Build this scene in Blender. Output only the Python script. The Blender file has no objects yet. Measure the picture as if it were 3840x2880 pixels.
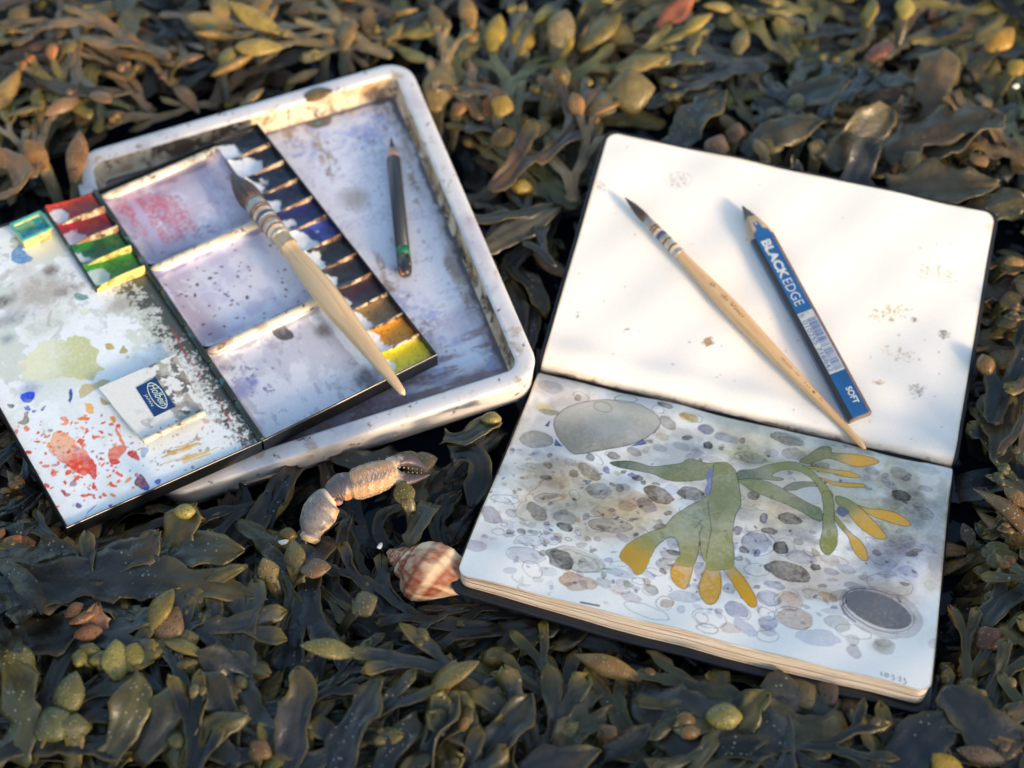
import bpy, math, random
import numpy as np
from mathutils import Matrix, Vector

# ------------------------------------------------------------------ camera, sky, sun, exposure
SC = bpy.context.scene
COL = SC.collection
FPX, PW, PH = 6000.0, 3840.0, 2880.0
TILT, DIST = math.radians(38), 0.80
CAM = np.array([0.0, -DIST * math.sin(TILT), DIST * math.cos(TILT)])
CR = np.array([[1, 0, 0], [0, math.cos(TILT), -math.sin(TILT)], [0, math.sin(TILT), math.cos(TILT)]])
cd = bpy.data.cameras.new('camera'); cam = bpy.data.objects.new('camera', cd); COL.objects.link(cam)
cam.location = CAM; cam.rotation_euler = (TILT, 0, 0)
cd.sensor_width = 36; cd.lens = 36 * FPX / PW; cd.clip_start = 0.02; cd.clip_end = 400
cd.dof.use_dof = True; cd.dof.focus_distance = 0.748; cd.dof.aperture_fstop = 5.4
SC.camera = cam

SUN_EL, SUN_AZ = math.radians(12.0), math.radians(-47)      # azimuth measured from +x towards +y
wd = bpy.data.worlds.new('World'); SC.world = wd; wd.use_nodes = True
wn = wd.node_tree; bg = wn.nodes['Background']
sky = wn.nodes.new('ShaderNodeTexSky'); sky.sky_type = 'NISHITA'; sky.sun_disc = False
sky.sun_elevation = SUN_EL; sky.sun_rotation = math.pi / 2 - SUN_AZ; sky.air_density = 1.0; sky.dust_density = 1.5; sky.ozone_density = 0.8
wn.links.new(sky.outputs[0], bg.inputs[0]); bg.inputs[1].default_value = 0.15
sl = bpy.data.lights.new('sun', 'SUN'); sun = bpy.data.objects.new('sun', sl); COL.objects.link(sun)
sdir = Vector((math.cos(SUN_EL) * math.cos(SUN_AZ), math.cos(SUN_EL) * math.sin(SUN_AZ), math.sin(SUN_EL)))
sun.rotation_euler = sdir.to_track_quat('Z', 'Y').to_euler()
sl.energy = 1.7; sl.angle = math.radians(10); sl.color = (1.0, 0.74, 0.50)
SC.view_settings.view_transform = 'Standard'; SC.view_settings.look = 'None'
SC.view_settings.gamma = 1; SC.view_settings.exposure = 1.34
SC.cycles.use_denoising = True

# ------------------------------------------------------------------ helpers
K = PW / 2212.0
def F(x, y): return (x * K, y * K)                                   # full view
def zoomer(x0, y0, s): return lambda x, y: (x0 + s * x, y0 + s * y)
ZA = zoomer(1650, 1250, 1100 / 2212); ZB = zoomer(2600, 1600, 1100 / 2212); ZC = zoomer(1650, 1950, 2000 / 2212)
ZD = zoomer(1900, 1900, 800 / 2212); ZL = zoomer(0, 900, 1000 / 2212); ZM = zoomer(0, 1200, 1100 / 2212)
ZT = zoomer(250, 150, 1800 / 2212); ZP = zoomer(1000, 850, 700 / 2212); ZK = zoomer(1000, 1650, 800 / 2042)
ZN = zoomer(2050, 450, 1780 / 2212); ZE = zoomer(700, 1150, 1300 / 2212)

def eul(ex, ey, ez):
    return np.array((Matrix.Rotation(ez, 3, 'Z') @ Matrix.Rotation(ey, 3, 'Y') @ Matrix.Rotation(ex, 3, 'X')))
def frame(pos, e):
    M = np.eye(4); M[:3, :3] = eul(*[math.radians(a) for a in e]); M[:3, 3] = pos; return M
def rays(p):
    p = np.atleast_2d(np.asarray(p, float))
    d = np.stack([(p[:, 0] - PW / 2) / FPX, -(p[:, 1] - PH / 2) / FPX, -np.ones(len(p))], 1)
    return d @ CR.T
def on(M, p, h=0.0):
    """photo pixels -> local xy on the plane z=h of a frame"""
    d = rays(p); R, t = M[:3, :3], M[:3, 3]
    o = R.T @ (CAM - t); dl = d @ R
    s = (h - o[2]) / dl[:, 2]
    return (o + dl * s[:, None])[:, :2]
def wpt(p, z):
    """photo pixel -> world point at height z"""
    d = rays(p); s = (z - CAM[2]) / d[:, 2]; return CAM + d * s[:, None]
def project(P):
    c = (np.asarray(P) - CAM) @ CR
    return np.stack([PW / 2 + FPX * c[..., 0] / -c[..., 2], PH / 2 - FPX * c[..., 1] / -c[..., 2]], -1)
def lin(c):
    c = np.asarray(c, float) / 255.0
    return np.where(c <= 0.04045, c / 12.92, ((c + 0.055) / 1.055) ** 2.4)
def tr(M, P): return np.asarray(P) @ M[:3, :3].T + M[:3, 3]
def itr(M, P): return (np.asarray(P) - M[:3, 3]) @ M[:3, :3]

def tag(o, label=None, cat=None, group=None, kind=None):
    if label: o['label'] = label
    if cat: o['category'] = cat
    if group: o['group'] = group
    if kind: o['kind'] = kind
    return o
def empty(name, M=None, loc=None):
    o = bpy.data.objects.new(name, None); COL.objects.link(o); o.empty_display_size = 0.01
    if M is not None: o.matrix_world = Matrix(M.tolist())
    if loc is not None: o.location = loc
    return o
def mesh(name, V, Fc, col=None, smooth=True, mats=None, mi=None):
    me = bpy.data.meshes.new(name)
    V = np.asarray(V, np.float32)
    if isinstance(Fc, np.ndarray):
        n, k = Fc.shape
        me.vertices.add(len(V)); me.vertices.foreach_set('co', V.ravel())
        me.loops.add(n * k); me.loops.foreach_set('vertex_index', Fc.astype(np.int32).ravel())
        me.polygons.add(n); me.polygons.foreach_set('loop_start', np.arange(0, n * k, k, dtype=np.int32))
    else:
        me.from_pydata(V.tolist(), [], Fc)
    if col is not None:
        a = me.attributes.new('Col', 'FLOAT_COLOR', 'POINT')
        c = np.ones((len(V), 4), np.float32); c[:, :3] = np.asarray(col, np.float32).reshape(-1, 3); a.data.foreach_set('color', c.ravel())
    if mats:
        for m in (mats if isinstance(mats, (list, tuple)) else [mats]): me.materials.append(m)
    me.update(calc_edges=True); me.validate()
    me.polygons.foreach_set('use_smooth', np.full(len(me.polygons), smooth, dtype=bool))
    if mi is not None: me.polygons.foreach_set('material_index', np.asarray(mi, np.int32))
    return me
def obj(name, me, parent=None, loc=None):
    o = bpy.data.objects.new(name, me); COL.objects.link(o)
    if parent is not None: o.parent = parent
    if loc is not None: o.location = loc
    return o
def gridfaces(ny, nx, closed=False):
    j, i = np.meshgrid(np.arange(ny - 1), np.arange(nx if closed else nx - 1), indexing='ij')
    a = j * nx + i; b = j * nx + (i + 1) % nx
    return np.stack([a, b, b + nx, a + nx], -1).reshape(-1, 4)
def gridmesh(name, P, C=None, mats=None, smooth=True):
    ny, nx = P.shape[:2]
    return mesh(name, P.reshape(-1, 3), gridfaces(ny, nx), None if C is None else C.reshape(-1, 3), smooth, mats)
def rrect(w, h, r, n=6, cx=0, cy=0):
    pts = []
    for k, (sx, sy) in enumerate(((1, 1), (-1, 1), (-1, -1), (1, -1))):
        for i in range(n + 1):
            a = math.pi / 2 * (k + i / n); pts.append((cx + sx * (w / 2 - r) + r * math.cos(a), cy + sy * (h / 2 - r) + r * math.sin(a)))
    return np.array(pts)
def rings(R, cap=True):
    """list of equal-length rings -> closed tube, optional end caps"""
    R = np.asarray(R, float); m, n = R.shape[:2]
    V = R.reshape(-1, 3); fs = [tuple(int(q) for q in f) for f in gridfaces(m, n, True)]
    if cap: fs += [tuple(range(n))[::-1], tuple(range((m - 1) * n, m * n))]
    return V, fs
def prism(out, z0, z1, bev=0.0):
    out = np.asarray(out, float); n = len(out); c = out.mean(0)
    def ring(z, ins):
        o = out
        if ins:
            d = out - c; l = np.linalg.norm(d, axis=1, keepdims=True); o = out - d / l * ins
        zz = z if np.ndim(z) else np.full(n, z)
        return np.column_stack([o, zz])
    if bev: R = [ring(z0, bev), ring(z0 + bev, 0), ring(z1 - bev, 0), ring(z1, bev)]
    else: R = [ring(z0, 0), ring(z1, 0)]
    return rings(R)
def box(x0, x1, y0, y1, z0, z1, bev=0.0003):
    return prism(np.array([(x1, y1), (x0, y1), (x0, y0), (x1, y0)]), z0, z1, min(bev, abs(z1 - z0) * .4))
def lathe(prof, A, B, n=24, flat=1.0, up=(0, 0, 1), roll=0):
    """prof: [(s 0..1 along A->B, radius)]"""
    A, B = np.asarray(A, float), np.asarray(B, float); d = B - A; L = np.linalg.norm(d); d /= L
    u = np.asarray(up, float); u = u - d * (u @ d); u /= np.linalg.norm(u); v = np.cross(d, u)
    a = np.linspace(0, 2 * math.pi, n, endpoint=False)
    R = [A + d * (s * L) + (np.outer(np.cos(a), v) + np.outer(np.sin(a), u) * flat) * r for s, r in prof]
    return rings(R)

def fbm_grid(ny, nx, cells, seed, octs=4, gain=.5, asp=1.0):
    """value-noise fbm in 0..1 on a ny x nx raster"""
    rg = np.random.default_rng(seed); out = np.zeros((ny, nx)); amp, tot = 1.0, 0.0
    for o in range(octs):
        cx = max(2, int(cells * 2 ** o)); cy = max(2, int(cells * asp * ny / nx * 2 ** o))
        g = rg.random((cy + 2, cx + 2))
        y = np.linspace(0, cy, ny); x = np.linspace(0, cx, nx); yi = y.astype(int); xi = x.astype(int)
        fy = (y - yi)[:, None]; fx = (x - xi)[None]; fy = fy * fy * (3 - 2 * fy); fx = fx * fx * (3 - 2 * fx)
        v = (g[np.ix_(yi, xi)] * (1 - fx) + g[np.ix_(yi, xi + 1)] * fx) * (1 - fy) + (g[np.ix_(yi + 1, xi)] * (1 - fx) + g[np.ix_(yi + 1, xi + 1)] * fx) * fy
        out += v * amp; tot += amp; amp *= gain
    return out / tot
def sst(a, b, x):
    t = np.clip((x - a) / (b - a), 0, 1); return t * t * (3 - 2 * t)

class Raster:
    """pigment laid on a surface: rows run along local y, columns along local x"""
    def __init__(s, x0, x1, y0, y1, nx, ny, base, seed=1):
        s.x = np.linspace(x0, x1, nx); s.y = np.linspace(y0, y1, ny); s.nx, s.ny = nx, ny
        s.X, s.Y = np.meshgrid(s.x, s.y); s.C = np.ones((ny, nx, 3)) * lin(base)
        s.px = (x1 - x0) / (nx - 1); n = (x1 - x0)
        s.n1 = fbm_grid(ny, nx, n / .02, seed) - .5; s.n2 = fbm_grid(ny, nx, n / .02, seed + 1) - .5
        s.f1 = fbm_grid(ny, nx, n / .004, seed + 2, 3) - .5; s.f2 = fbm_grid(ny, nx, n / .004, seed + 3, 3) - .5
        s.g = fbm_grid(ny, nx, n / .0012, seed + 4, 2) - .5; s.gn = np.random.default_rng(seed + 5).random((ny, nx)) - .5
    def sl(s, lo, hi, pad):
        i0 = np.searchsorted(s.x, lo[0] - pad); i1 = np.searchsorted(s.x, hi[0] + pad)
        j0 = np.searchsorted(s.y, lo[1] - pad); j1 = np.searchsorted(s.y, hi[1] + pad)
        return slice(max(j0, 0), max(j1, 0)), slice(max(i0, 0), max(i1, 0))
    def sdf(s, P, S, warp, fw):
        x = s.X[S] + s.n1[S] * warp + s.f1[S] * fw; y = s.Y[S] + s.n2[S] * warp + s.f2[S] * fw
        d2 = np.full(x.shape, 1e9); ins = np.zeros(x.shape, bool)
        for a, b in zip(P, np.roll(P, -1, 0)):
            e = b - a; l = e @ e + 1e-18
            t = np.clip(((x - a[0]) * e[0] + (y - a[1]) * e[1]) / l, 0, 1)
            d2 = np.minimum(d2, (x - a[0] - t * e[0]) ** 2 + (y - a[1] - t * e[1]) ** 2)
            c = ((a[1] > y) != (b[1] > y))
            if e[1] != 0: ins ^= c & (x < a[0] + (y - a[1]) / e[1] * e[0])
        d = np.sqrt(d2); return np.where(ins, -d, d)
    def blend(s, S, m, rgb, mode):
        m = np.clip(m, 0, 1)[..., None]; c = lin(rgb)
        if mode == 'glaze': s.C[S] *= 1 - m + m * c
        else: s.C[S] = s.C[S] * (1 - m) + c * m
    def poly(s, P, rgb, a=.8, warp=.002, fw=.0008, soft=None, edge=.5, ew=.0005, gran=.35, mode='glaze', rgb2=None, g2=None):
        P = np.asarray(P, float); soft = soft or s.px * .8
        S = s.sl(P.min(0), P.max(0), abs(warp) + fw + soft * 2)
        if s.X[S].size == 0: return
        d = s.sdf(P, S, warp, fw); m = sst(soft, -soft, d)
        m = m * a * (1 + edge * np.exp(-(d / ew) ** 2)) * (1 + gran * (s.g[S] * 1.2 + s.n1[S] * 1.4 + s.gn[S] * .25))
        if rgb2 is not None:
            t = np.clip((s.X[S] - g2[0][0]) * (g2[1][0] - g2[0][0]) + (s.Y[S] - g2[0][1]) * (g2[1][1] - g2[0][1]), 0, None) / ((np.subtract(g2[1], g2[0]) ** 2).sum())
            t = sst(0, 1, t + s.n1[S] * .5); s.blend(S, m * (1 - t), rgb, mode); s.blend(S, m * t, rgb2, mode)
        else: s.blend(S, m, rgb, mode)
    def line(s, P, rgb, w=.0002, a=.7, mode='glaze', fw=.0004, closed=False, taper=False):
        P = np.asarray(P, float); S = s.sl(P.min(0), P.max(0), w * 3 + fw + s.px * 2)
        x = s.X[S] + s.f1[S] * fw; y = s.Y[S] + s.f2[S] * fw
        if x.size == 0: return
        d2 = np.full(x.shape, 1e9); n = len(P)
        for k in range(n if closed else n - 1):
            p, q = P[k], P[(k + 1) % n]; e = q - p; l = e @ e + 1e-18
            t = np.clip(((x - p[0]) * e[0] + (y - p[1]) * e[1]) / l, 0, 1)
            ww = 1.0
            if taper: ww = .25 + .75 * math.sin(math.pi * (k + .7) / n)
            d2 = np.minimum(d2, ((x - p[0] - t * e[0]) ** 2 + (y - p[1] - t * e[1]) ** 2) / ww ** 2)
        wp = max(w, s.px * .75); s.blend(S, sst(wp, wp * .25, np.sqrt(d2)) * a * min(1, w / wp + .25), rgb, mode)
    def cloud(s, c, r, rgb, a=.6, mode='glaze', ry=None, thr=.0):
        """soft uneven wash"""
        ry = ry or r; S = s.sl((c[0] - r, c[1] - ry), (c[0] + r, c[1] + ry), r * .5)
        if s.X[S].size == 0: return
        q = np.hypot((s.X[S] - c[0]) / r, (s.Y[S] - c[1]) / ry) + s.n1[S] * 1.1 + s.f1[S] * .25
        s.blend(S, sst(1.15, .2 + thr, q) * a * (1 + .5 * s.g[S]), rgb, mode)
    def thresh(s, field, lo, hi, rgb, a=1, mode='over', mask=None):
        m = sst(lo, hi, field) * a
        if mask is not None: m = m * mask
        s.blend((slice(None), slice(None)), m, rgb, mode)
    def splat(s, c, r, rgb, a=.85, rg=None, n=14, mode='glaze', **kw):
        rg = rg or random; an = np.linspace(0, 2 * math.pi, n, endpoint=False)
        st = rg.uniform(.6, 1.5); th = rg.uniform(0, 3.14)
        rr = r * np.array([rg.uniform(.7, 1.25) for _ in an]); q = np.stack([np.cos(an) * rr * st, np.sin(an) * rr / st], 1)
        q = q @ np.array([[math.cos(th), math.sin(th)], [-math.sin(th), math.cos(th)]]); s.poly(q + np.asarray(c), rgb, a, mode=mode, **kw)

def ell(Z, cx, cy, rx, ry, ang=0, n=22):
    a = np.linspace(0, 2 * math.pi, n, endpoint=False); t = math.radians(ang)
    return [Z(cx + rx * math.cos(q) * math.cos(t) - ry * math.sin(q) * math.sin(t), cy + rx * math.cos(q) * math.sin(t) + ry * math.sin(q) * math.cos(t)) for q in a]
def smoothpts(P, it=2, closed=True):
    P = np.asarray(P, float)
    for _ in range(it):
        Q = np.roll(P, -1, 0)
        if closed: P = np.stack([P * .75 + Q * .25, P * .25 + Q * .75], 1).reshape(-1, 2)
        else:
            a = P[:-1]; b = P[1:]; P = np.concatenate([P[:1], np.stack([a * .75 + b * .25, a * .25 + b * .75], 1).reshape(-1, 2), P[-1:]])
    return P

# ------------------------------------------------------------------ materials
def nt(name):
    m = bpy.data.materials.new(name); m.use_nodes = True; t = m.node_tree; return m, t, t.nodes['Principled BSDF'], t.nodes, t.links
def mat(name, c, rough=.5, var=.25, scale=60, bump=.0, bscale=200, metal=0, coat=0, spec=.5, c2=None, thr=(.45, .6), srgb=True, ior=1.45):
    m, t, b, N, L = nt(name)
    base = lin(c) if srgb else np.array(c)
    tc = N.new('ShaderNodeTexCoord'); nz = N.new('ShaderNodeTexNoise'); nz.inputs['Scale'].default_value = scale; nz.inputs['Detail'].default_value = 6
    L.new(tc.outputs['Object'], nz.inputs['Vector'])
    rp = N.new('ShaderNodeValToRGB'); rp.color_ramp.elements[0].position = thr[0] if c2 is not None else .3; rp.color_ramp.elements[1].position = thr[1] if c2 is not None else .7
    d = lin(c2) if c2 is not None else base * (1 + var); a = base if c2 is not None else base * (1 - var)
    rp.color_ramp.elements[0].color = (*np.clip(a, 0, 1), 1); rp.color_ramp.elements[1].color = (*np.clip(d, 0, 1), 1)
    L.new(nz.outputs['Fac'], rp.inputs[0]); L.new(rp.outputs[0], b.inputs['Base Color'])
    b.inputs['Roughness'].default_value = rough; b.inputs['Metallic'].default_value = metal; b.inputs['Specular IOR Level'].default_value = spec
    if coat: b.inputs['Coat Weight'].default_value = coat; b.inputs['Coat Roughness'].default_value = .15
    if bump:
        n2 = N.new('ShaderNodeTexNoise'); n2.inputs['Scale'].default_value = bscale; n2.inputs['Detail'].default_value = 4; L.new(tc.outputs['Object'], n2.inputs['Vector'])
        bp = N.new('ShaderNodeBump'); bp.inputs['Strength'].default_value = 1; bp.inputs['Distance'].default_value = bump
        L.new(n2.outputs['Fac'], bp.inputs['Height']); L.new(bp.outputs[0], b.inputs['Normal'])
    return m
def mat_col(name, rough=.6, bump=.0, bscale=900, spec=.4, coat=0):
    """pigment stored per point of the surface, with fine procedural tooth"""
    m, t, b, N, L = nt(name)
    at = N.new('ShaderNodeAttribute'); at.attribute_name = 'Col'; tc = N.new('ShaderNodeTexCoord')
    nz = N.new('ShaderNodeTexNoise'); nz.inputs['Scale'].default_value = bscale; nz.inputs['Detail'].default_value = 5; L.new(tc.outputs['Object'], nz.inputs['Vector'])
    mx = N.new('ShaderNodeMix'); mx.data_type = 'RGBA'; mx.blend_type = 'MULTIPLY'; mx.inputs[0].default_value = .35
    rp = N.new('ShaderNodeValToRGB'); rp.color_ramp.elements[0].color = (.8, .8, .8, 1); rp.color_ramp.elements[0].position = .3; rp.color_ramp.elements[1].position = .6
    L.new(nz.outputs['Fac'], rp.inputs[0]); L.new(at.outputs['Color'], mx.inputs[6]); L.new(rp.outputs[0], mx.inputs[7]); L.new(mx.outputs[2], b.inputs['Base Color'])
    b.inputs['Roughness'].default_value = rough; b.inputs['Specular IOR Level'].default_value = spec
    if coat: b.inputs['Coat Weight'].default_value = coat; b.inputs['Coat Roughness'].default_value = .2
    if bump:
        bp = N.new('ShaderNodeBump'); bp.inputs['Distance'].default_value = bump; L.new(nz.outputs['Fac'], bp.inputs['Height']); L.new(bp.outputs[0], b.inputs['Normal'])
    return m
def text_mesh(body, size, M, mats, shear=0, offset=0, align='LEFT', space=1.0, extr=.00003, sx=1.0):
    cu = bpy.data.curves.new('lettering', 'FONT'); cu.body = body; cu.size = size; cu.shear = shear; cu.offset = offset; cu.align_x = align
    cu.space_character = space; cu.extrude = extr; cu.resolution_u = 4
    o = bpy.data.objects.new('lettering', cu); COL.objects.link(o); bpy.context.view_layer.update()
    me = bpy.data.meshes.new_from_object(o.evaluated_get(bpy.context.evaluated_depsgraph_get()))
    bpy.data.objects.remove(o); me.transform(Matrix.Diagonal((sx, 1, 1, 1))); me.transform(Matrix(M.tolist())); me.materials.clear(); me.materials.append(mats); me.name = 'lettering'
    return me
def text_fit(body, w, h, M, m, shear=0, offset=0, space=1.0):
    me = text_mesh(body, 1.0, np.eye(4), m, shear, offset, space=space, extr=0)
    co = np.empty(len(me.vertices) * 3, np.float32); me.vertices.foreach_get('co', co); co = co.reshape(-1, 3); lo, hi = co.min(0), co.max(0)
    me.transform(Matrix.Translation((-lo[0], -lo[1], 0))); me.transform(Matrix.Diagonal((w / (hi[0] - lo[0]), h / (hi[1] - lo[1]), 1, 1))); me.transform(Matrix(M.tolist())); return me
def basis(o, x, y):
    x = np.asarray(x, float); x = x / np.linalg.norm(x); y = np.asarray(y, float); y = y - x * (x @ y); y /= np.linalg.norm(y)
    M = np.eye(4); M[:3, 0] = x; M[:3, 1] = y; M[:3, 2] = np.cross(x, y); M[:3, 3] = o; return M

# ------------------------------------------------------------------ poses of the flat things (metres)
TOP = frame((.1352, .0578, .0054), (13.72, 2.54, -14.89)); BOT = frame((.0958, -.0805, .0027), (-11.62, .64, -15.93)); BW, BH = .21, .1475
PAL = frame((-.13126, .06736, .0105), (2.0, 0, 33.09)); QW, QH, QD = .09833, .19317, .0095
TRAY = frame((-.11535, .07681, .008), (3.0, -5.0, 18.574)); TW, TH, TD = .19734, .23613, .0125
LID = PAL @ np.array([[1, 0, 0, -QW / 2], [0, 1, 0, 0], [0, 0, 1, 0], [0, 0, 0, 1.0]])
_a = math.radians(4.5)                                                # lid opened a little past flat; local +x runs away from the hinge
LID = LID @ np.array([[-math.cos(_a), 0, math.sin(_a), 0], [0, -1, 0, 0], [math.sin(_a), 0, math.cos(_a), 0], [0, 0, 0, 1.0]])
LW = .1
# ------------------------------------------------------------------ sketchbook
M_page = mat_col('paper', rough=.85, bump=.00004, bscale=1400, spec=.2)
M_cover = mat('black_leatherette', (26, 28, 34), rough=.42, var=.3, scale=90, bump=.00012, bscale=900)
M_edges, _t, _b, _N, _L = nt('page_edges')
_tc = _N.new('ShaderNodeTexCoord'); _mp = _N.new('ShaderNodeMapping'); _mp.inputs['Scale'].default_value = (5, 5, 1500)
_nz = _N.new('ShaderNodeTexNoise'); _nz.inputs['Scale'].default_value = 1; _nz.inputs['Detail'].default_value = 3
_rp = _N.new('ShaderNodeValToRGB'); _e = _rp.color_ramp.elements
_e[0].position = .32; _e[0].color = (*lin((178, 140, 124)), 1); _e[1].position = .62; _e[1].color = (*lin((240, 232, 214)), 1)
_q = _e.new(.45); _q.color = (*lin((222, 202, 178)), 1)
_L.new(_tc.outputs['Object'], _mp.inputs[0]); _L.new(_mp.outputs[0], _nz.inputs['Vector']); _L.new(_nz.outputs['Fac'], _rp.inputs[0]); _L.new(_rp.outputs[0], _b.inputs['Base Color'])
_b.inputs['Roughness'].default_value = .9; _b.inputs['Specular IOR Level'].default_value = .1

G0 = (tr(TOP, (-BW / 2, -BH / 2, 0)) + tr(BOT, (-BW / 2, BH / 2, 0))) / 2
G1 = (tr(TOP, (BW / 2, -BH / 2, 0)) + tr(BOT, (BW / 2, BH / 2, 0))) / 2
BROOT = np.array([.1155, -.011, -.022])
book = tag(empty('sketchbook', loc=BROOT), 'open black sketchbook, one page blank and the other painted with seaweed and pebbles', 'sketchbook')
def page_pts(M, X, Y, side, z0=0.0):
    """page surface: flat in its frame, dipping into the gutter it shares with the facing page"""
    yg = side * BH / 2; d = np.abs(Y - yg); s = (X / BW + .5)[..., None]
    tgt = G0 * (1 - s) + G1 * s; cur = tr(M, np.stack([X, np.full_like(X, yg), np.zeros_like(X)], -1))
    w = np.exp(-(d / .028) ** 2)[..., None]
    z = -.0026 * np.exp(-(d / .0030) ** 2) + .0018 * np.exp(-((d - .011) / .008) ** 2) + .0009 * np.sin(X * 31 + .8) * np.sin(Y * 40 + .3) + .0005 * np.sin(X * 83 + Y * 61) + .0003 * np.sin(X * 140 - Y * 97 + 1) - .0012 * sst(.055, .0737, np.abs(Y - yg) - .0737) * sst(.02, -.105, X)
    return tr(M, np.stack([X, Y, np.zeros_like(X)], -1)) + (tgt - cur) * w + M[:3, 2] * (z + z0)[..., None] - BROOT
def corner_clip(X, Y, r, side):
    """pull the outer corners of a page grid onto a rounded outline"""
    X, Y = X.copy(), Y.copy()
    for sx in (-1, 1):
        cx, cy = sx * (BW / 2 - r), -side * (BH / 2 - r)
        m = ((X - cx) * sx > 0) & ((Y - cy) * -side > 0)
        dx, dy = np.abs(X - cx)[m], np.abs(Y - cy)[m]
        k = np.maximum(dx, dy) / np.maximum(np.hypot(dx, dy), 1e-9)
        X[m] = cx + (X[m] - cx) * k; Y[m] = cy + (Y[m] - cy) * k
    return X, Y

# blank page with its small marks
rt = Raster(-BW / 2, BW / 2, -BH / 2, BH / 2, 400, 282, (238, 234, 227), 11)
def T_(pts): return on(TOP, pts)
rg = random.Random(4)
for k in range(60):
    c = T_([ZN(rg.uniform(20, 2050), rg.uniform(100, 1500))])[0]; rt.splat(c, rg.uniform(.0002, .00045), (110, 105, 105), .55, rg, fw=.0002, warp=0)
def rub(Z, cx, cy, rx, ry, ang, col, n, a=.35):
    for _ in range(n):
        q, r = rg.uniform(0, 6.28), math.sqrt(rg.random()) * rg.uniform(.7, 1)
        p = ell(Z, cx, cy, rx * r, ry * r, ang, 8)[int(q / 6.29 * 8)]
        rt.splat(T_([p])[0] + np.array([rg.gauss(0, .0006), rg.gauss(0, .0006)]), rg.uniform(.00025, .0006), col, a * rg.uniform(.4, 1), rg, n=7, fw=.0003, warp=0)
rub(ZN, 615, 275, 60, 35, -5, (120, 110, 105), 60); rub(ZN, 1825, 710, 110, 40, 5, (125, 118, 112), 110); rub(ZN, 250, 305, 28, 30, 0, (150, 120, 100), 40)
rub(ZN, 1600, 900, 110, 45, -12, (196, 186, 120), 130, .5); rub(ZN, 1640, 1090, 110, 40, 15, (205, 180, 130), 70, .45); rub(ZN, 1725, 1260, 45, 35, 10, (130, 122, 118), 70, .4)
rub(ZN, 1850, 1000, 28, 18, 10, (120, 115, 110), 40, .5); rub(ZN, 1545, 1225, 30, 12, 10, (200, 170, 120), 25, .5); rub(ZN, 1715, 930, 18, 12, 0, (120, 115, 110), 16, .5)
rt.line(T_(ell(ZN, 1850, 1000, 26, 17, 10)), (110, 105, 100), .00018, .5, closed=True); rt.line(T_(ell(ZN, 1825, 715, 112, 40, 5))[2:11], (120, 112, 108), .0002, .5)
rt.line(T_(ell(ZN, 615, 275, 62, 36, -5)), (130, 122, 118), .00015, .35, closed=True)
c = T_([ZN(750, 1035)])[0]
an = np.linspace(0, 6.283, 25)[:-1]
rt.poly(c + np.stack([np.cos(an), np.sin(an)], 1) * (.0018 * (1 + .3 * (np.arange(24) % 2)))[:, None], (176, 142, 92), .85, warp=0, fw=.0008, edge=.6)
for k in range(10): q = rg.uniform(0, 6.28); rt.splat(c + .0028 * rg.uniform(.9, 1.2) * np.array([math.cos(q), math.sin(q)]), .0003, (150, 120, 80), .8, rg, warp=0, fw=.0001)
for p, r in (((375, 978), .0009), ((147, 900), .0005), ((143, 918), .0008), ((1655, 442), .0004)): rt.splat(T_([ZN(*p)])[0], r, (150, 150, 145), .7, rg, warp=0)
# grime along the gutter and the yellowed rim
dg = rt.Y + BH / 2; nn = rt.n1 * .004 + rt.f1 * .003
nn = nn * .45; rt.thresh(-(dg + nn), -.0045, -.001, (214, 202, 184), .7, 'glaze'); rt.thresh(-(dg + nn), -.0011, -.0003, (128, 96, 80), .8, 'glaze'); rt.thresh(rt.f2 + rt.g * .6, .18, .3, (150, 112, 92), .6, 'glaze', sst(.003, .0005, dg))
rim = np.minimum(np.minimum(BW / 2 - np.abs(rt.X), BH / 2 - rt.Y), 1)
rt.thresh(-(rim + rt.n1 * .002), -.0011, -.0002, (226, 208, 172), .6, 'glaze'); rt.cloud(T_([ZN(2060, 500)])[0], .004, (225, 205, 165), .5)
Xc, Yc = corner_clip(rt.X, rt.Y, .006, -1)
obj('blank_page', gridmesh('blank_page', page_pts(TOP, Xc, Yc, -1), rt.C, M_page), book)

# painted page
rp_ = Raster(-BW / 2, BW / 2, -BH / 2, BH / 2, 520, 366, (241, 238, 232), 21)
def B_(pts): return on(BOT, pts)
PC = {'g': (158, 154, 142), 'b': (172, 178, 208), 'd': (82, 78, 78), 'o': (214, 180, 104), 'br': (140, 122, 108), 'ol': (150, 150, 112), 'pk': (222, 184, 162),
      'lb': (206, 210, 226), 'bl': (112, 116, 176), 'pu': (168, 152, 176), 'gd': (118, 116, 110), 'lg': (198, 196, 190), 'or': (226, 176, 134), 'x': (100, 96, 98)}
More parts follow.
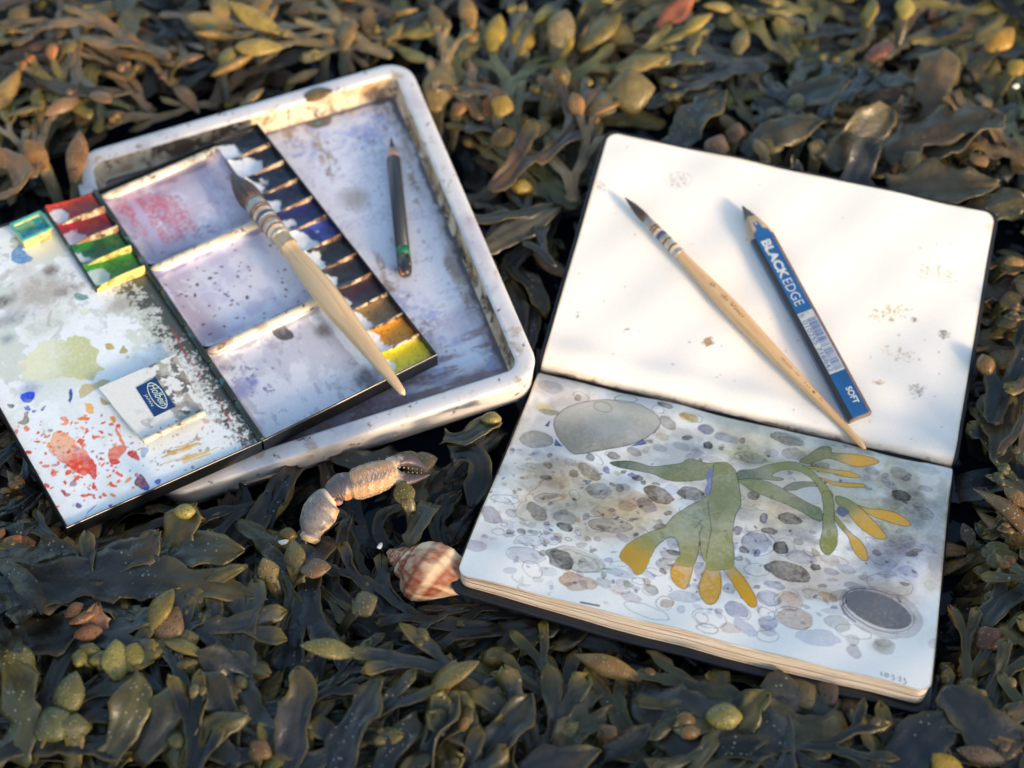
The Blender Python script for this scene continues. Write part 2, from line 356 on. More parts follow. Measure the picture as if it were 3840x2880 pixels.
# broad soft washes first
for Z, x, y, r, col, a, ry in [(ZA, 1250, 350, .050, (214, 216, 208), .95, .014), (ZB, 500, 60, .06, (216, 220, 208), .95, .02), (ZB, 1500, 420, .045, (214, 222, 216), .9, .03), (ZB, 1650, 700, .030, (212, 214, 222), .9, .035), (ZA, 500, 700, .020, (220, 218, 210), .8, .016),
        (ZB, 1250, 640, .030, (206, 208, 160), .75, .018), (ZB, 500, 250, .030, (206, 210, 170), .8, .008), (ZB, 500, 600, .03, (214, 210, 190), .8, .022), (ZA, 900, 1050, .03, (226, 212, 188), .7, .012), (ZA, 1200, 1280, .035, (224, 210, 180), .8, .012), (ZA, 1500, 1250, .02, (226, 200, 180), .7, .008),
        (ZA, 300, 980, .014, (220, 210, 214), .6, .010), (ZB, 1500, 1000, .03, (208, 208, 222), .8, .015), (ZB, 1450, 1250, .025, (216, 208, 208), .8, .012), (ZB, 700, 1150, .03, (220, 214, 208), .7, .01), (ZA, 780, 560, .006, (236, 216, 130), .7, .004), (ZA, 1850, 650, .007, (238, 210, 130), .7, .004),
        (ZB, 1600, 590, .012, (200, 202, 180), .6, .012), (ZB, 1500, 560, .008, (190, 188, 198), .6, .006), (ZA, 330, 1580, .010, (216, 208, 214), .6, .006), (ZB, 1650, 1450, .008, (214, 206, 206), .6, .006), (ZB, 1900, 1650, .006, (210, 204, 214), .6, .005), (ZB, 1400, 1650, .007, (206, 204, 196), .7, .005)]:
    rp_.cloud(B_([Z(x, y)])[0], r, col, a, ry=ry)
rp_.poly(smoothpts(B_([ZA(*p) for p in [(410, 1110), (560, 1105), (640, 1180), (700, 1150), (800, 1080), (1000, 1070), (1300, 1090), (1700, 1250), (1850, 1400), (1500, 1560), (1100, 1540), (900, 1420), (620, 1450), (580, 1350), (600, 1270)]])), (230, 218, 194), .40, edge=.3, ew=.0008, warp=.006, fw=.002)
rp_.line(B_([ZA(*p) for p in [(860, 1060), (760, 1120), (690, 1190), (610, 1280), (580, 1350), (600, 1400), (640, 1440)]]), (196, 160, 112), .0005, .5, fw=.003)
wm = sst(.020, .055, rp_.Y + BH / 2 + rp_.n1 * .03 + rp_.f1 * .008)
wa, wb = fbm_grid(366, 520, 7, 631, 5, .55), fbm_grid(366, 520, 9, 632, 5, .55)
rp_.thresh(wa, .40, .58, (226, 226, 233), .75, 'glaze', wm); rp_.thresh(wb, .46, .60, (234, 226, 212), .7, 'glaze', wm); rp_.thresh(wa - wb, .02, .16, (224, 228, 222), .5, 'glaze', wm); rp_.thresh(wb + rp_.f2 * .3, .60, .64, (214, 214, 226), .4, 'glaze', wm)
SH = []
def eL(Z, rows):
    for r in rows:
        cx, cy, rx, ry, ang, c = r[:6]; a = r[6] if len(r) > 6 else .8; SH.append((Z, cx, cy, rx, ry, ang, c, a))
eL(ZA, [(730, 790, 130, 62, 8, 'g', .8), (830, 425, 95, 45, 15, 'b', .6), (1030, 492, 26, 18, 0, 'br'), (820, 592, 75, 22, 6, 'ol'), (1700, 565, 62, 26, 18, 'gd'), (1720, 680, 75, 32, 25, 'g'), (1880, 650, 75, 28, 20, 'o', .7), (1690, 770, 55, 30, 15, 'o', .5), (2010, 735, 60, 28, 15, 'b', .6), (1865, 785, 40, 16, -5, 'd'), (2015, 845, 32, 26, 10, 'gd'),
        (2140, 800, 70, 28, 20, 'b', .5), (1820, 850, 65, 30, 20, 'b', .55), (1660, 860, 60, 28, 10, 'lb', .7), (1910, 920, 80, 24, -12, 'b', .7), (2030, 955, 90, 20, 5, 'b', .4), (1470, 880, 60, 28, 20, 'g', .8), (1310, 915, 50, 24, 10, 'gd', .8), (1130, 935, 38, 30, 30, 'gd', .8), (820, 907, 22, 16, 0, 'br'), (735, 905, 55, 40, 30, 'lb', .5), (975, 965, 55, 28, 15, 'b', .5), (805, 985, 36, 26, 25, 'br', .8), (1125, 1035, 110, 50, 32, 'o', .55), (1135, 1040, 100, 42, 32, 'g', .7), (1010, 1052, 36, 24, 25, 'gd'), (1270, 1028, 34, 22, 60, 'bl', .8), (1400, 1035, 20, 15, 0, 'br'), (1510, 1085, 38, 18, 5, 'br'), (785, 1085, 46, 17, 5, 'gd'), (790, 1088, 60, 24, 10, 'b', .5), (1065, 1110, 75, 36, 12, 'lb', .5), (1095, 1108, 14, 9, 0, 'bl', .9), (1205, 1188, 100, 64, 5, 'b', .7), (1170, 1205, 50, 20, 5, 'lg', .6), (1360, 1170, 34, 34, 20, 'gd'), (1310, 1135, 26, 14, 30, 'gd'), (1405, 1155, 45, 30, 10, 'b', .6), (1665, 1205, 112, 62, 20, 'br', .95), (1890, 1200, 92, 50, 14, 'gd', .95), (1760, 1165, 60, 40, 20, 'lb', .6),
        (1555, 1290, 85, 55, 15, 'b', .75), (1400, 1310, 70, 40, 0, 'o', .6), (730, 1345, 95, 52, 42, 'g', .9), (810, 1235, 105, 28, -3, 'pu', .35), (815, 1238, 75, 14, -3, 'br', .6), (940, 1390, 90, 50, 15, 'lg', .8), (1235, 1355, 95, 42, 5, 'pk', .5), (1285, 1455, 155, 52, 5, 'g', .55), (1245, 1470, 55, 14, 5, 'gd', .5), (945, 1460, 64, 30, 15, 'd', .95), (605, 1508, 36, 22, 0, 'd'), (1440, 1412, 18, 16, 0, 'd'), (1650, 1450, 52, 22, -8, 'd'), (1712, 1340, 26, 18, -10, 'd'), (500, 1620, 0, 0, 0, 'b'), (680, 1575, 110, 40, 5, 'lb', .35), (830, 1555, 85, 42, 10, 'lb', .4), (380, 1380, 90, 55, 35, 'pu', .85), (530, 1365, 45, 22, 15, 'lb', .6), (470, 1140, 22, 16, 20, 'br', .5), (350, 1545, 26, 14, 20, 'pu', .6), (520, 1520, 24, 14, 0, 'bl', .6), (670, 1500, 26, 12, -10, 'bl', .6), (1195, 1555, 34, 18, 10, 'gd', .6), (1070, 1600, 45, 22, -5, 'br', .5), (1380, 1545, 50, 26, 25, 'pu', .6), (1080, 1545, 60, 24, 12, 'lg', .5), (1465, 1520, 18, 14, 0, 'x', .7), (270, 1610, 90, 45, 10, 'pu', .5), (780, 1650, 0, 0, 0, 'b'), (670, 935, 24, 12, -10, 'or', .8), (545, 1065, 10, 14, 0, 'br', .5), (850, 1040, 14, 9, 0, 'bl', .8)])
eL(ZD, [(560, 555, 165, 95, 25, 'gd', .95), (740, 560, 290, 105, 15, 'ol', .45), (190, 520, 195, 75, 8, 'b', .5), (740, 780, 195, 85, 10, 'or', .85), (1010, 790, 90, 55, 20, 'lg', .75), (1210, 810, 75, 45, 30, 'lg', .6), (1485, 860, 78, 52, 15, 'gd', .7), (1660, 1000, 72, 50, 15, 'pk', .9), (1830, 930, 165, 60, 8, 'b', .6), (1940, 810, 60, 32, 20, 'b', .6), (1640, 600, 90, 55, 5, 'lg', .8), (1620, 675, 42, 32, 20, 'gd', .85), (1460, 715, 75, 35, 20, 'b', .6), (1720, 460, 75, 28, 12, 'd', .95), (1690, 490, 110, 60, 5, 'g', .7), (1010, 700, 40, 32, 60, 'gd', .7), (1060, 548, 48, 20, 5, 'pu', .7), (1180, 700, 170, 40, 20, 'lb', .7), (1280, 930, 110, 45, 25, 'pu', .6), (1140, 860, 75, 40, 25, 'pk', .5), (1700, 360, 70, 60, 40, 'b', .7), (1990, 640, 60, 90, 10, 'b', .7), (1330, 290, 26, 20, 0, 'gd', .7), (480, 840, 18, 26, 20, 'b', .5), (1015, 980, 22, 16, 20, 'pk', .6), (1810, 1070, 50, 40, 30, 'b', .5), (440, 690, 90, 50, 10, 'lb', .5), (330, 770, 60, 30, 10, 'lg', .4)])
eL(ZB, [(105, 140, 34, 28, 10, 'gd', .8), (360, 112, 24, 22, 0, 'd'), (245, 95, 95, 34, 15, 'b', .6), (700, 110, 130, 45, 18, 'g', .75), (720, 125, 80, 26, 15, 'gd', .4), (100, 30, 60, 28, 10, 'b', .7), (430, 238, 105, 34, 8, 'b', .6), (590, 200, 60, 28, 10, 'b', .5), (755, 215, 80, 40, 8, 'g', .6), (940, 300, 70, 24, 8, 'g', .7), (1335, 345, 62, 24, 12, 'b', .7), (1560, 370, 85, 35, 25, 'lg', .7), (1450, 380, 34, 20, 10, 'b', .6), (1480, 440, 75, 30, 25, 'b', .5), (1750, 462, 58, 20, 5, 'b', .6), (1570, 527, 78, 40, 10, 'd', .9), (1740, 640, 75, 35, 20, 'b', .45), (445, 527, 46, 38, 20, 'd'), (730, 685, 92, 44, 12, 'd', .92), (530, 690, 32, 34, 0, 'bl', .9), (575, 780, 62, 24, 3, 'd', .8), (335, 785, 40, 32, 30, 'd'), (390, 925, 48, 22, 20, 'd', .8), (480, 870, 112, 82, 10, 'b', .6), (800, 868, 44, 26, 15, 'br', .5), (665, 912, 62, 50, 5, 'd', 1.0), (350, 980, 34, 20, 5, 'gd', .7), (820, 985, 130, 55, 10, 'b', .65), (710, 1095, 172, 72, 16, 'gd', .98), (925, 1058, 40, 24, -5, 'd', .95), (1035, 995, 80, 36, 15, 'lg', .7), (895, 785, 34, 18, 15, 'b', .7), (1595, 860, 75, 45, 15, 'b', .5), (1755, 915, 62, 32, 25, 'b', .5), (1640, 958, 48, 25, 8, 'd', .85), (1375, 945, 30, 20, 30, 'd', .7), (1450, 1025, 90, 45, 8, 'b', .45), (1160, 1060, 70, 34, 15, 'b', .6), (1045, 1080, 58, 24, 8, 'b', .7), (1460, 1100, 74, 28, 5, 'b', .55), (1620, 1090, 80, 40, 20, 'b', .5), (1300, 1130, 55, 30, 20, 'lg', .6), (1050, 1145, 48, 16, 8, 'pu', .5), (968, 1196, 38, 18, 3, 'g', .8), (620, 1195, 80, 26, 18, 'b', .7), (495, 1195, 26, 14, 0, 'g', .8), (570, 1285, 80, 48, 15, 'b', .7), (720, 1310, 95, 60, 10, 'pk', .8), (1010, 1285, 80, 30, 15, 'o', .7), (960, 1270, 150, 50, 14, 'o', .3), (1230, 1210, 85, 40, 20, 'b', .7), (340, 1372, 100, 52, 22, 'b', .85), (565, 1460, 72, 46, 5, 'b', .9), (760, 1435, 140, 72, 18, 'pk', .95), (400, 1500, 95, 42, 28, 'b', .6), (290, 1510, 80, 34, 5, 'pk', .5), (560, 1510, 60, 40, 15, 'pu', .5), (1090, 1490, 100, 60, 15, 'lg', .7), (930, 1590, 185, 60, 14, 'b', .6), (1200, 1620, 60, 40, 20, 'lg', .7), (1440, 1635, 70, 40, 10, 'lg', .6), (1070, 1400, 110, 24, 8, 'pu', .35), (1100, 1280, 80, 45, -15, 'gd', .5), (280, 1210, 55, 40, 10, 'b', .7), (190, 1410, 45, 24, 40, 'b', .5), (30, 1000, 40, 60, 0, 'b', .5), (1760, 340, 110, 30, 12, 'lg', .35), (1810, 1650, 40, 40, 20, 'pu', .35), (30, 1270, 60, 40, 0, 'b', .35)])
eL(ZC, [(1325, 700, 0, 0, 0, 'b'), (1845, 530, 48, 34, 5, 'lg', .7), (1720, 550, 36, 22, 50, 'pu', .6)])
def lines():
    L = [(ZA, 1395, 505, 85, 32, 5), (ZA, 1225, 555, 70, 30, 12), (ZA, 485, 1258, 108, 34, 5), (ZA, 820, 1235, 110, 30, -3), (ZA, 1015, 1215, 45, 30, 40), (ZA, 540, 1365, 48, 24, 15), (ZA, 440, 1505, 42, 24, 5), (ZA, 480, 1450, 24, 18, 10), (ZA, 680, 1570, 110, 42, 5), (ZA, 830, 1555, 88, 44, 10), (ZA, 1285, 1455, 160, 55, 5), (ZA, 965, 1562, 30, 12, 10), (ZA, 1060, 490, 60, 26, 15), (ZA, 1640, 595, 45, 26, 25), (ZA, 1900, 650, 80, 30, 20),
         (ZD, 740, 550, 290, 115, 15), (ZD, 720, 570, 250, 95, 15), (ZD, 190, 520, 195, 78, 8), (ZD, 270, 660, 110, 75, 30), (ZD, 1640, 600, 95, 58, 5), (ZD, 1365, 783, 68, 32, 8), (ZD, 1640, 1000, 90, 75, 10), (ZD, 1485, 865, 80, 55, 15), (ZD, 1160, 600, 90, 30, 5), (ZD, 1450, 1080, 240, 60, 20), (ZD, 640, 350, 40, 12, 10), (ZD, 2090, 1260, 110, 45, 10),
         (ZB, 430, 238, 118, 40, 8), (ZB, 720, 125, 85, 28, 15), (ZB, 120, 1440, 130, 70, 10), (ZB, 110, 1520, 80, 40, 5), (ZB, 565, 1565, 85, 48, 8), (ZB, 1210, 1550, 140, 50, 12), (ZB, 1400, 1380, 285, 140, 21), (ZB, 490, 880, 125, 92, 10), (ZB, 680, 910, 80, 62, 0), (ZB, 570, 1285, 88, 52, 15), (ZB, 960, 1270, 135, 30, 18), (ZB, 1480, 1190, 180, 70, 14), (ZB, 760, 1435, 148, 78, 18), (ZB, 720, 1310, 110, 66, 12), (ZB, 560, 1400, 70, 40, 30), (ZB, 60, 1440, 50, 40, 20), (ZB, 340, 1372, 104, 56, 22), (ZB, 480, 1075, 95, 45, 10), (ZB, 1740, 640, 80, 40, 20)]
    for Z, cx, cy, rx, ry, an in L:
        q = B_(ell(Z, cx, cy, rx, ry, an, 26)); rp_.line(q, (140, 132, 144) if rg.random() < .6 else (150, 120, 112), .00022, .65, closed=True, fw=.0015)
for Z, cx, cy, rx, ry, ang, c, a in SH:
    if rx <= 0: continue
    q = np.array(ell(Z, cx, cy, rx, ry, ang, 16)); q = q + np.array([[rg.gauss(0, rx * .035), rg.gauss(0, ry * .05)] for _ in q]) * .5
    col = tuple(np.clip(np.array(PC[c]) + rg.uniform(-8, 8), 0, 255)); col2 = PC[rg.choice(['g', 'b', 'lb', 'br'])]
    P = B_(q); rp_.poly(smoothpts(P, 1), col, a * .85, warp=.0035, fw=.0016, edge=.35, ew=.00045, gran=.5, rgb2=tuple(np.array(col) * .75 + np.array(col2) * .25), g2=(P[0], P[8]))
lines()
# small scattered marks between the stones
for k in range(300):
    Z = rg.choice([ZA, ZB, ZB, ZD]); x, y = (rg.uniform(350, 2150), rg.uniform(820, 1640)) if Z is ZA else ((rg.uniform(0, 1700), rg.uniform(150, 1500)) if Z is ZB else (rg.uniform(0, 2100), rg.uniform(50, 900)))
    if Z is ZB and x > 1000 and rg.random() < .4: continue
    c = B_([Z(x, y)])[0]; kind = rg.random(); t = rg.gauss(-.25, .5); u = np.array([math.cos(t), math.sin(t)]); v = np.array([-u[1], u[0]])
    if kind < .42:
        r = rg.uniform(.0012, .0034); w = rg.uniform(.35, .6); an = np.linspace(0, 6.283, 13)[:-1]
        rp_.poly(c + np.outer(np.cos(an) * r, u) + np.outer(np.sin(an) * r * w, v), PC[rg.choice(['b', 'b', 'lb', 'g', 'pu', 'br', 'lg'])], rg.uniform(.2, .5), warp=.001, fw=.0006)
    elif kind < .72:
        r = rg.uniform(.0015, .005); an = np.linspace(0, rg.uniform(1.5, 4.5), 9) + rg.uniform(0, 6)
        rp_.line(c + np.outer(np.cos(an) * r, u) + np.outer(np.sin(an) * r * .45, v), rg.choice([(130, 134, 190), (150, 150, 190), (160, 136, 140), (120, 120, 130)]), rg.uniform(.0002, .0005), .65, taper=True)
    else: rp_.splat(c, rg.uniform(.0004, .0011), PC[rg.choice(['bl', 'b', 'x', 'br', 'bl', 'g'])], .6, rg, fw=.0008, warp=.001)
# blotches of wash between the stones, kept off the near margin
for k in range(170):
    Z = rg.choice([ZA, ZB, ZB]); x, y = (rg.uniform(450, 2150), rg.uniform(620, 1640)) if Z is ZA else (rg.uniform(0, 1750), rg.uniform(120, 1280))
    rp_.cloud(B_([Z(x, y)])[0], rg.uniform(.004, .011), rg.choice([(230, 228, 226), (222, 222, 230), (228, 228, 234), (218, 220, 228), (228, 230, 224), (234, 224, 214)]), rg.uniform(.3, .7), ry=rg.uniform(.003, .006))
for k in range(200):
    Z = rg.choice([ZA, ZB, ZD]); x, y = (rg.uniform(400, 2150), rg.uniform(800, 1640)) if Z is ZA else ((rg.uniform(0, 1650), rg.uniform(150, 1450)) if Z is ZB else (rg.uniform(0, 2100), rg.uniform(50, 820)))
    c = B_([Z(x, y)])[0]; rp_.splat(c, rg.uniform(.0005, .0022), PC[rg.choice(['b', 'lb', 'g', 'pu', 'bl', 'lg', 'br', 'o'])], rg.uniform(.25, .6), rg, n=9, warp=.003, fw=.002, edge=.6)
# big boulder and dark oval
P = smoothpts(B_([ZA(*p) for p in [(850, 660), (900, 590), (1000, 540), (1150, 512), (1320, 508), (1480, 540), (1620, 620), (1665, 675), (1640, 720), (1540, 790), (1400, 840), (1200, 880), (1030, 918), (985, 895), (930, 830), (880, 760)]]), 1)
rp_.poly(P, (182, 182, 170), .95, warp=.0006, fw=.0005, gran=.4, mode='over', rgb2=(150, 146, 132), g2=(B_([ZA(1200, 560)])[0], B_([ZA(1100, 860)])[0])); rp_.cloud(B_([ZA(1330, 600)])[0], .008, (196, 196, 186), .6, 'over', ry=.004)
rp_.line(P, (110, 108, 110), .00035, .8, closed=True, fw=.0006)
for Z, cx, cy, rx, ry, an in [(ZA, 1395, 505, 85, 32, 5), (ZA, 1225, 555, 70, 30, 12)]: rp_.line(B_(ell(Z, cx, cy, rx, ry, an)), (110, 108, 112), .0002, .7, closed=True)
for pts in ([(860, 840), (930, 850), (870, 790)], [(1440, 840), (1560, 820), (1530, 785)], [(790, 690), (830, 650), (820, 700)], [(1625, 740), (1640, 700), (1610, 760)]): rp_.poly(B_([ZA(*p) for p in pts]), (96, 104, 170), .8, warp=.0008)
rp_.poly(smoothpts(B_(ell(ZB, 1420, 1400, 330, 190, 20, 16))), (206, 202, 206), .6, warp=.004, fw=.0015, edge=.4)
P = smoothpts(B_(ell(ZB, 1395, 1378, 270, 118, 21, 18)), 1); rp_.poly(P, (112, 112, 116), .97, warp=.0006, fw=.0005, gran=.3, mode='over', edge=.15)
rp_.line(B_(ell(ZB, 1405, 1385, 295, 142, 21, 30))[4:22], (128, 130, 170), .0004, .75); rp_.line(B_([ZB(*p) for p in [(1160, 1310), (1120, 1350), (1140, 1410), (1220, 1470)]]), (104, 110, 170), .0008, .8, taper=True)
# the painted wrack
GREEN, GREEN2, OCH = (138, 142, 96), (96, 108, 86), (206, 158, 52)
def fr(Z, pts, c, a=.95, c2=None, g=None, ol=True, sm=2):
    P = smoothpts(B_([Z(*p) for p in pts]), sm)
    rp_.poly(P, c, a, warp=.0005, fw=.0004, gran=.3, mode='over', edge=.1, rgb2=c2, g2=None if g is None else (B_([Z(*g[0])])[0], B_([Z(*g[1])])[0]))
    if ol: rp_.line(P, (84, 92, 78), .00026, .75, closed=True, fw=.0005)
fr(ZA, [(1270, 962), (1400, 945), (1500, 962), (1590, 1000), (1720, 990), (1830, 985), (1850, 950), (1930, 960), (2010, 995), (2100, 980), (2180, 1010), (2120, 1060), (1990, 1110), (1920, 1110), (1800, 1120), (1700, 1100), (1600, 1050), (1500, 1030), (1400, 1010), (1310, 990)], (92, 104, 84), c2=(134, 138, 100), g=((1350, 980), (1800, 1050)))
fr(ZB, [(320, 335), (460, 330), (560, 288), (700, 262), (790, 275), (880, 330), (960, 400), (1020, 470), (1065, 530), (1000, 560), (940, 470), (900, 400), (800, 340), (680, 320), (560, 380), (700, 400), (640, 420), (480, 400), (330, 430)], GREEN2, c2=GREEN, g=((330, 380), (700, 320)))
fr(ZB, [(320, 410), (500, 400), (640, 460), (800, 540), (900, 590), (975, 620), (975, 730), (900, 690), (780, 620), (620, 560), (480, 520), (350, 440)], GREEN, c2=(112, 122, 96), g=((400, 430), (900, 650)))
fr(ZB, [(670, 470), (760, 420), (900, 420), (950, 450), (860, 480), (780, 480), (700, 490)], (124, 130, 112))
fr(ZB, [(780, 272), (850, 235), (930, 185), (1000, 170), (1035, 195), (1020, 225), (1150, 230), (1300, 235), (1400, 265), (1380, 295), (1240, 320), (1130, 290), (1010, 250), (900, 280), (860, 290)], (112, 118, 78), c2=OCH, g=((1000, 230), (1220, 270)))
fr(ZB, [(800, 300), (860, 305), (1060, 335), (1180, 345), (1280, 385), (1200, 397), (1080, 365), (960, 350)], (160, 146, 76), c2=OCH, g=((960, 340), (1120, 360)))
fr(ZB, [(930, 385), (1000, 400), (1040, 420), (1160, 430), (1300, 440), (1290, 465), (1180, 465), (1060, 450)], (200, 160, 70))
fr(ZB, [(1200, 590), (1330, 630), (1450, 635), (1560, 660), (1670, 745), (1560, 748), (1440, 710), (1350, 690)], (150, 146, 88), c2=(206, 160, 66), g=((1230, 610), (1420, 670)))
fr(ZB, [(1060, 520), (1150, 540), (1250, 610), (1330, 690), (1400, 760), (1475, 842), (1390, 852), (1320, 810), (1230, 750), (1170, 660), (1080, 590)], GREEN, c2=(204, 160, 64), g=((1150, 590), (1330, 770)))
fr(ZB, [(1040, 640), (1085, 690), (1180, 800), (1260, 850), (1310, 930), (1328, 1012), (1260, 995), (1200, 920), (1170, 830), (1080, 740)], (150, 146, 86), c2=(208, 162, 66), g=((1130, 770), (1230, 880)))
fr(ZB, [(960, 480), (1040, 490), (1062, 600), (1060, 720), (1090, 800), (1085, 890), (1045, 955), (1000, 968), (960, 930), (948, 870), (980, 780), (975, 700), (985, 600)], GREEN, c2=(140, 142, 78), g=((1000, 700), (1010, 900)))
ID = lambda x, y: (x, y)
TRK = [ZB(150, 290), ZB(240, 272), ZB(290, 310), ZB(322, 350), ZB(338, 420), ZB(357, 560), ZB(350, 620), ZB(312, 680), ZB(297, 760), ZB(292, 850), ZB(312, 940), ZB(307, 1050), ZB(230, 1065), ZB(165, 1070), ZB(90, 1060), ZD(2085, 590), ZD(2040, 520), ZD(2010, 430), ZD(2003, 330), ZD(1995, 420), ZD(1975, 520), ZD(1940, 600), ZD(1880, 620), ZD(1740, 590), ZD(1800, 510), ZD(1790, 430), ZD(1760, 340), ZD(1720, 300), ZD(1650, 330), ZD(1600, 365), ZD(1540, 430), ZD(1490, 530), ZD(1440, 660), ZD(1390, 715), ZD(1330, 720), ZD(1290, 640), ZD(1160, 545), ZD(1180, 480), ZD(1260, 380), ZD(1400, 300), ZD(1560, 235), ZD(1640, 200), ZD(1720, 100), ZD(1800, 30), ZA(1990, 1240), ZA(2040, 1200), ZA(2050, 1090), ZA(2060, 1010)]
fr(ID, TRK, GREEN, c2=(150, 150, 92), g=(ZB(200, 400), ZB(150, 1050)), sm=1)
fr(ZD, [(1160, 545), (1180, 480), (1260, 380), (1400, 305), (1480, 300), (1560, 400), (1490, 530), (1440, 660), (1390, 715), (1330, 720), (1290, 640)], (206, 158, 58), .92, c2=(156, 150, 88), g=((1330, 520), (1520, 330)), ol=False, sm=1)
fr(ZD, [(1790, 480), (1880, 470), (1960, 500), (1945, 590), (1905, 720), (1875, 830), (1830, 850), (1745, 805), (1698, 720), (1705, 630)], (150, 148, 92), c2=(212, 158, 44), g=((1830, 520), (1810, 690)), ol=False, sm=1)
fr(ZB, [(100, 1000), (165, 995), (195, 1050), (207, 1080), (220, 1180), (205, 1270), (150, 1342), (85, 1332), (45, 1250), (35, 1180), (75, 1085)], (150, 148, 92), c2=(212, 158, 44), g=((130, 1000), (130, 1140)), ol=False, sm=1)
fr(ZB, [(215, 990), (295, 980), (307, 1030), (405, 1150), (488, 1290), (482, 1350), (435, 1352), (365, 1280), (280, 1140)], (150, 148, 92), c2=(212, 158, 44), g=((260, 1000), (330, 1150)), ol=False, sm=1)
for Z, pts in ((ZD, [(1745, 590), (1705, 640), (1698, 720), (1745, 805), (1830, 850), (1875, 830), (1905, 720), (1945, 600)]), (ZB, [(85, 1075), (40, 1180), (48, 1250), (88, 1328), (150, 1338), (203, 1268), (217, 1180), (205, 1085)]), (ZB, [(235, 1065), (285, 1145), (368, 1282), (438, 1348), (480, 1345), (484, 1290), (402, 1152), (312, 1050)])): rp_.line(smoothpts(B_([Z(*p) for p in pts]), 2, False), (104, 96, 64), .00028, .7, fw=.0005)
for pts in ([(1068, 5), (1090, 25), (1075, 60), (1082, 110)], [(1085, 0), (1060, 30)], [(1110, -80), (1125, 40), (1105, 150)]): rp_.line(B_([ZC(*p) for p in pts]), (92, 104, 120), .0005, .55, taper=True)
rp_.poly(smoothpts(B_([ZA(*p) for p in [(1990, 1080), (2060, 1005), (2050, 1080), (2045, 1200), (2000, 1235), (1985, 1190), (2020, 1130)]])), (116, 124, 168), .8, warp=.0008, mode='over')
rp_.poly(smoothpts(B_([ZB(*p) for p in [(1075, 610), (1130, 600), (1185, 650), (1130, 690), (1090, 670)]])), (98, 108, 128), .85, warp=.0008, mode='over'); rp_.poly(smoothpts(B_([ZB(*p) for p in [(760, 490), (860, 460), (940, 455), (955, 580), (880, 570), (800, 530)]])), (176, 182, 188), .8, warp=.0006, mode='over')
# date in pencil: strokes laid on the page further down
DATE = [[(1828, 634), (1832, 651)], ell(lambda x, y: (x, y), 1851, 648, 7, 8, 10, 11) + [(1858, 648)], [(1867, 654), (1869, 656)], [(1873, 647), (1882, 646), (1877, 654), (1885, 659), (1881, 667), (1873, 666)], [(1893, 660), (1895, 662)], [(1901, 657), (1908, 653), (1911, 660), (1902, 672), (1915, 673)], [(1921, 661), (1930, 660), (1925, 668), (1933, 673), (1929, 682), (1920, 681)]]
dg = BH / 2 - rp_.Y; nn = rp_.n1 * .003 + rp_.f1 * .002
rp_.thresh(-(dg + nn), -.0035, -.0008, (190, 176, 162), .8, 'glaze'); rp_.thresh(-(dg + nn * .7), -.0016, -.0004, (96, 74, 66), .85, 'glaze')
rim = np.minimum(BW / 2 - np.abs(rp_.X), BH / 2 + rp_.Y)
rp_.thresh(-(rim + rp_.n1 * .0012), -.0009, -.0002, (220, 200, 168), .8, 'glaze'); rp_.line(B_([ZC(585, 338), (ZC(620, 345)), ZC(660, 352)]), (80, 40, 52), .0008, .9)
Xc, Yc = corner_clip(rp_.X, rp_.Y, .006, 1)
obj('painted_page', gridmesh('painted_page', page_pts(BOT, Xc, Yc, 1), rp_.C, M_page), book)

dv_, df_ = [], []
for st in DATE:
    q = B_([ZC(*p) for p in st]); t_ = np.gradient(q, axis=0); t_ /= np.maximum(np.linalg.norm(t_, axis=1, keepdims=True), 1e-9); nr_ = np.stack([-t_[:, 1], t_[:, 0]], 1) * .00016
    for sd in (-1, 1):
        e = q + nr_ * sd; dv_.append(page_pts(BOT, e[:, 0], e[:, 1], 1, np.full(len(e), .00012)))
    b0 = sum(len(v) for v in dv_[:-2]); m_ = len(q); df_ += [(b0 + i, b0 + i + 1, b0 + m_ + i + 1, b0 + m_ + i) for i in range(m_ - 1)]
obj('pencilled_date', mesh('pencilled_date', np.concatenate(dv_), df_, None, True, mat('graphite_line', (96, 92, 96), rough=.6, var=.3, scale=900)), book)

# page block under the painted page: stacked sections of leaves
NS = 15
def thick(x, y):
    s = x / BW + .5
    t = np.interp(s, [0, .08, .45, .8, 1], [.0068, .0085, .0118, .0108, .0098]); g = sst(.02, .12, BH / 2 - y)
    return t * (.75 + .25 * g)
blk = None
rb = np.random.default_rng(5)
for k in range(NS):
    o = rrect(BW - .0012, BH - .001, .0052, 6); o[:, 1] -= .0002
    o = np.concatenate([np.linspace(o[i], o[(i + 1) % len(o)], 13 if np.linalg.norm(o[i] - o[(i + 1) % len(o)]) > .05 else 2)[:-1] for i in range(len(o))])
    o[:, 1] = np.where(o[:, 1] < 0, o[:, 1] + rb.uniform(-.0002, .0007) + (.0004 * k / NS), o[:, 1]); o[:, 0] *= 1 - rb.uniform(0, .003)
    T = thick(o[:, 0], o[:, 1]); V0 = page_pts(BOT, o[:, 0], o[:, 1], 1) - BOT[:3, 2] * (T * (k + .95) / NS + .00012)[:, None]; V1 = page_pts(BOT, o[:, 0], o[:, 1], 1) - BOT[:3, 2] * (T * k / NS + .00012)[:, None]
    cm = V1.mean(0); V, fs = rings([V0 + (cm - V0) * .4 - BOT[:3, 2] * .009, V0 + (cm - V0) * .05 - BOT[:3, 2] * .0045, V0, V1, V1 + (cm - V1) * .05 - BOT[:3, 2] * .004, V1 + (cm - V1) * .4 - BOT[:3, 2] * .008]); me = mesh('page_section', V, fs, None, False, M_edges)
    if blk is None: blk = obj('page_section', me, book)
    else: obj('page_section', me, book)
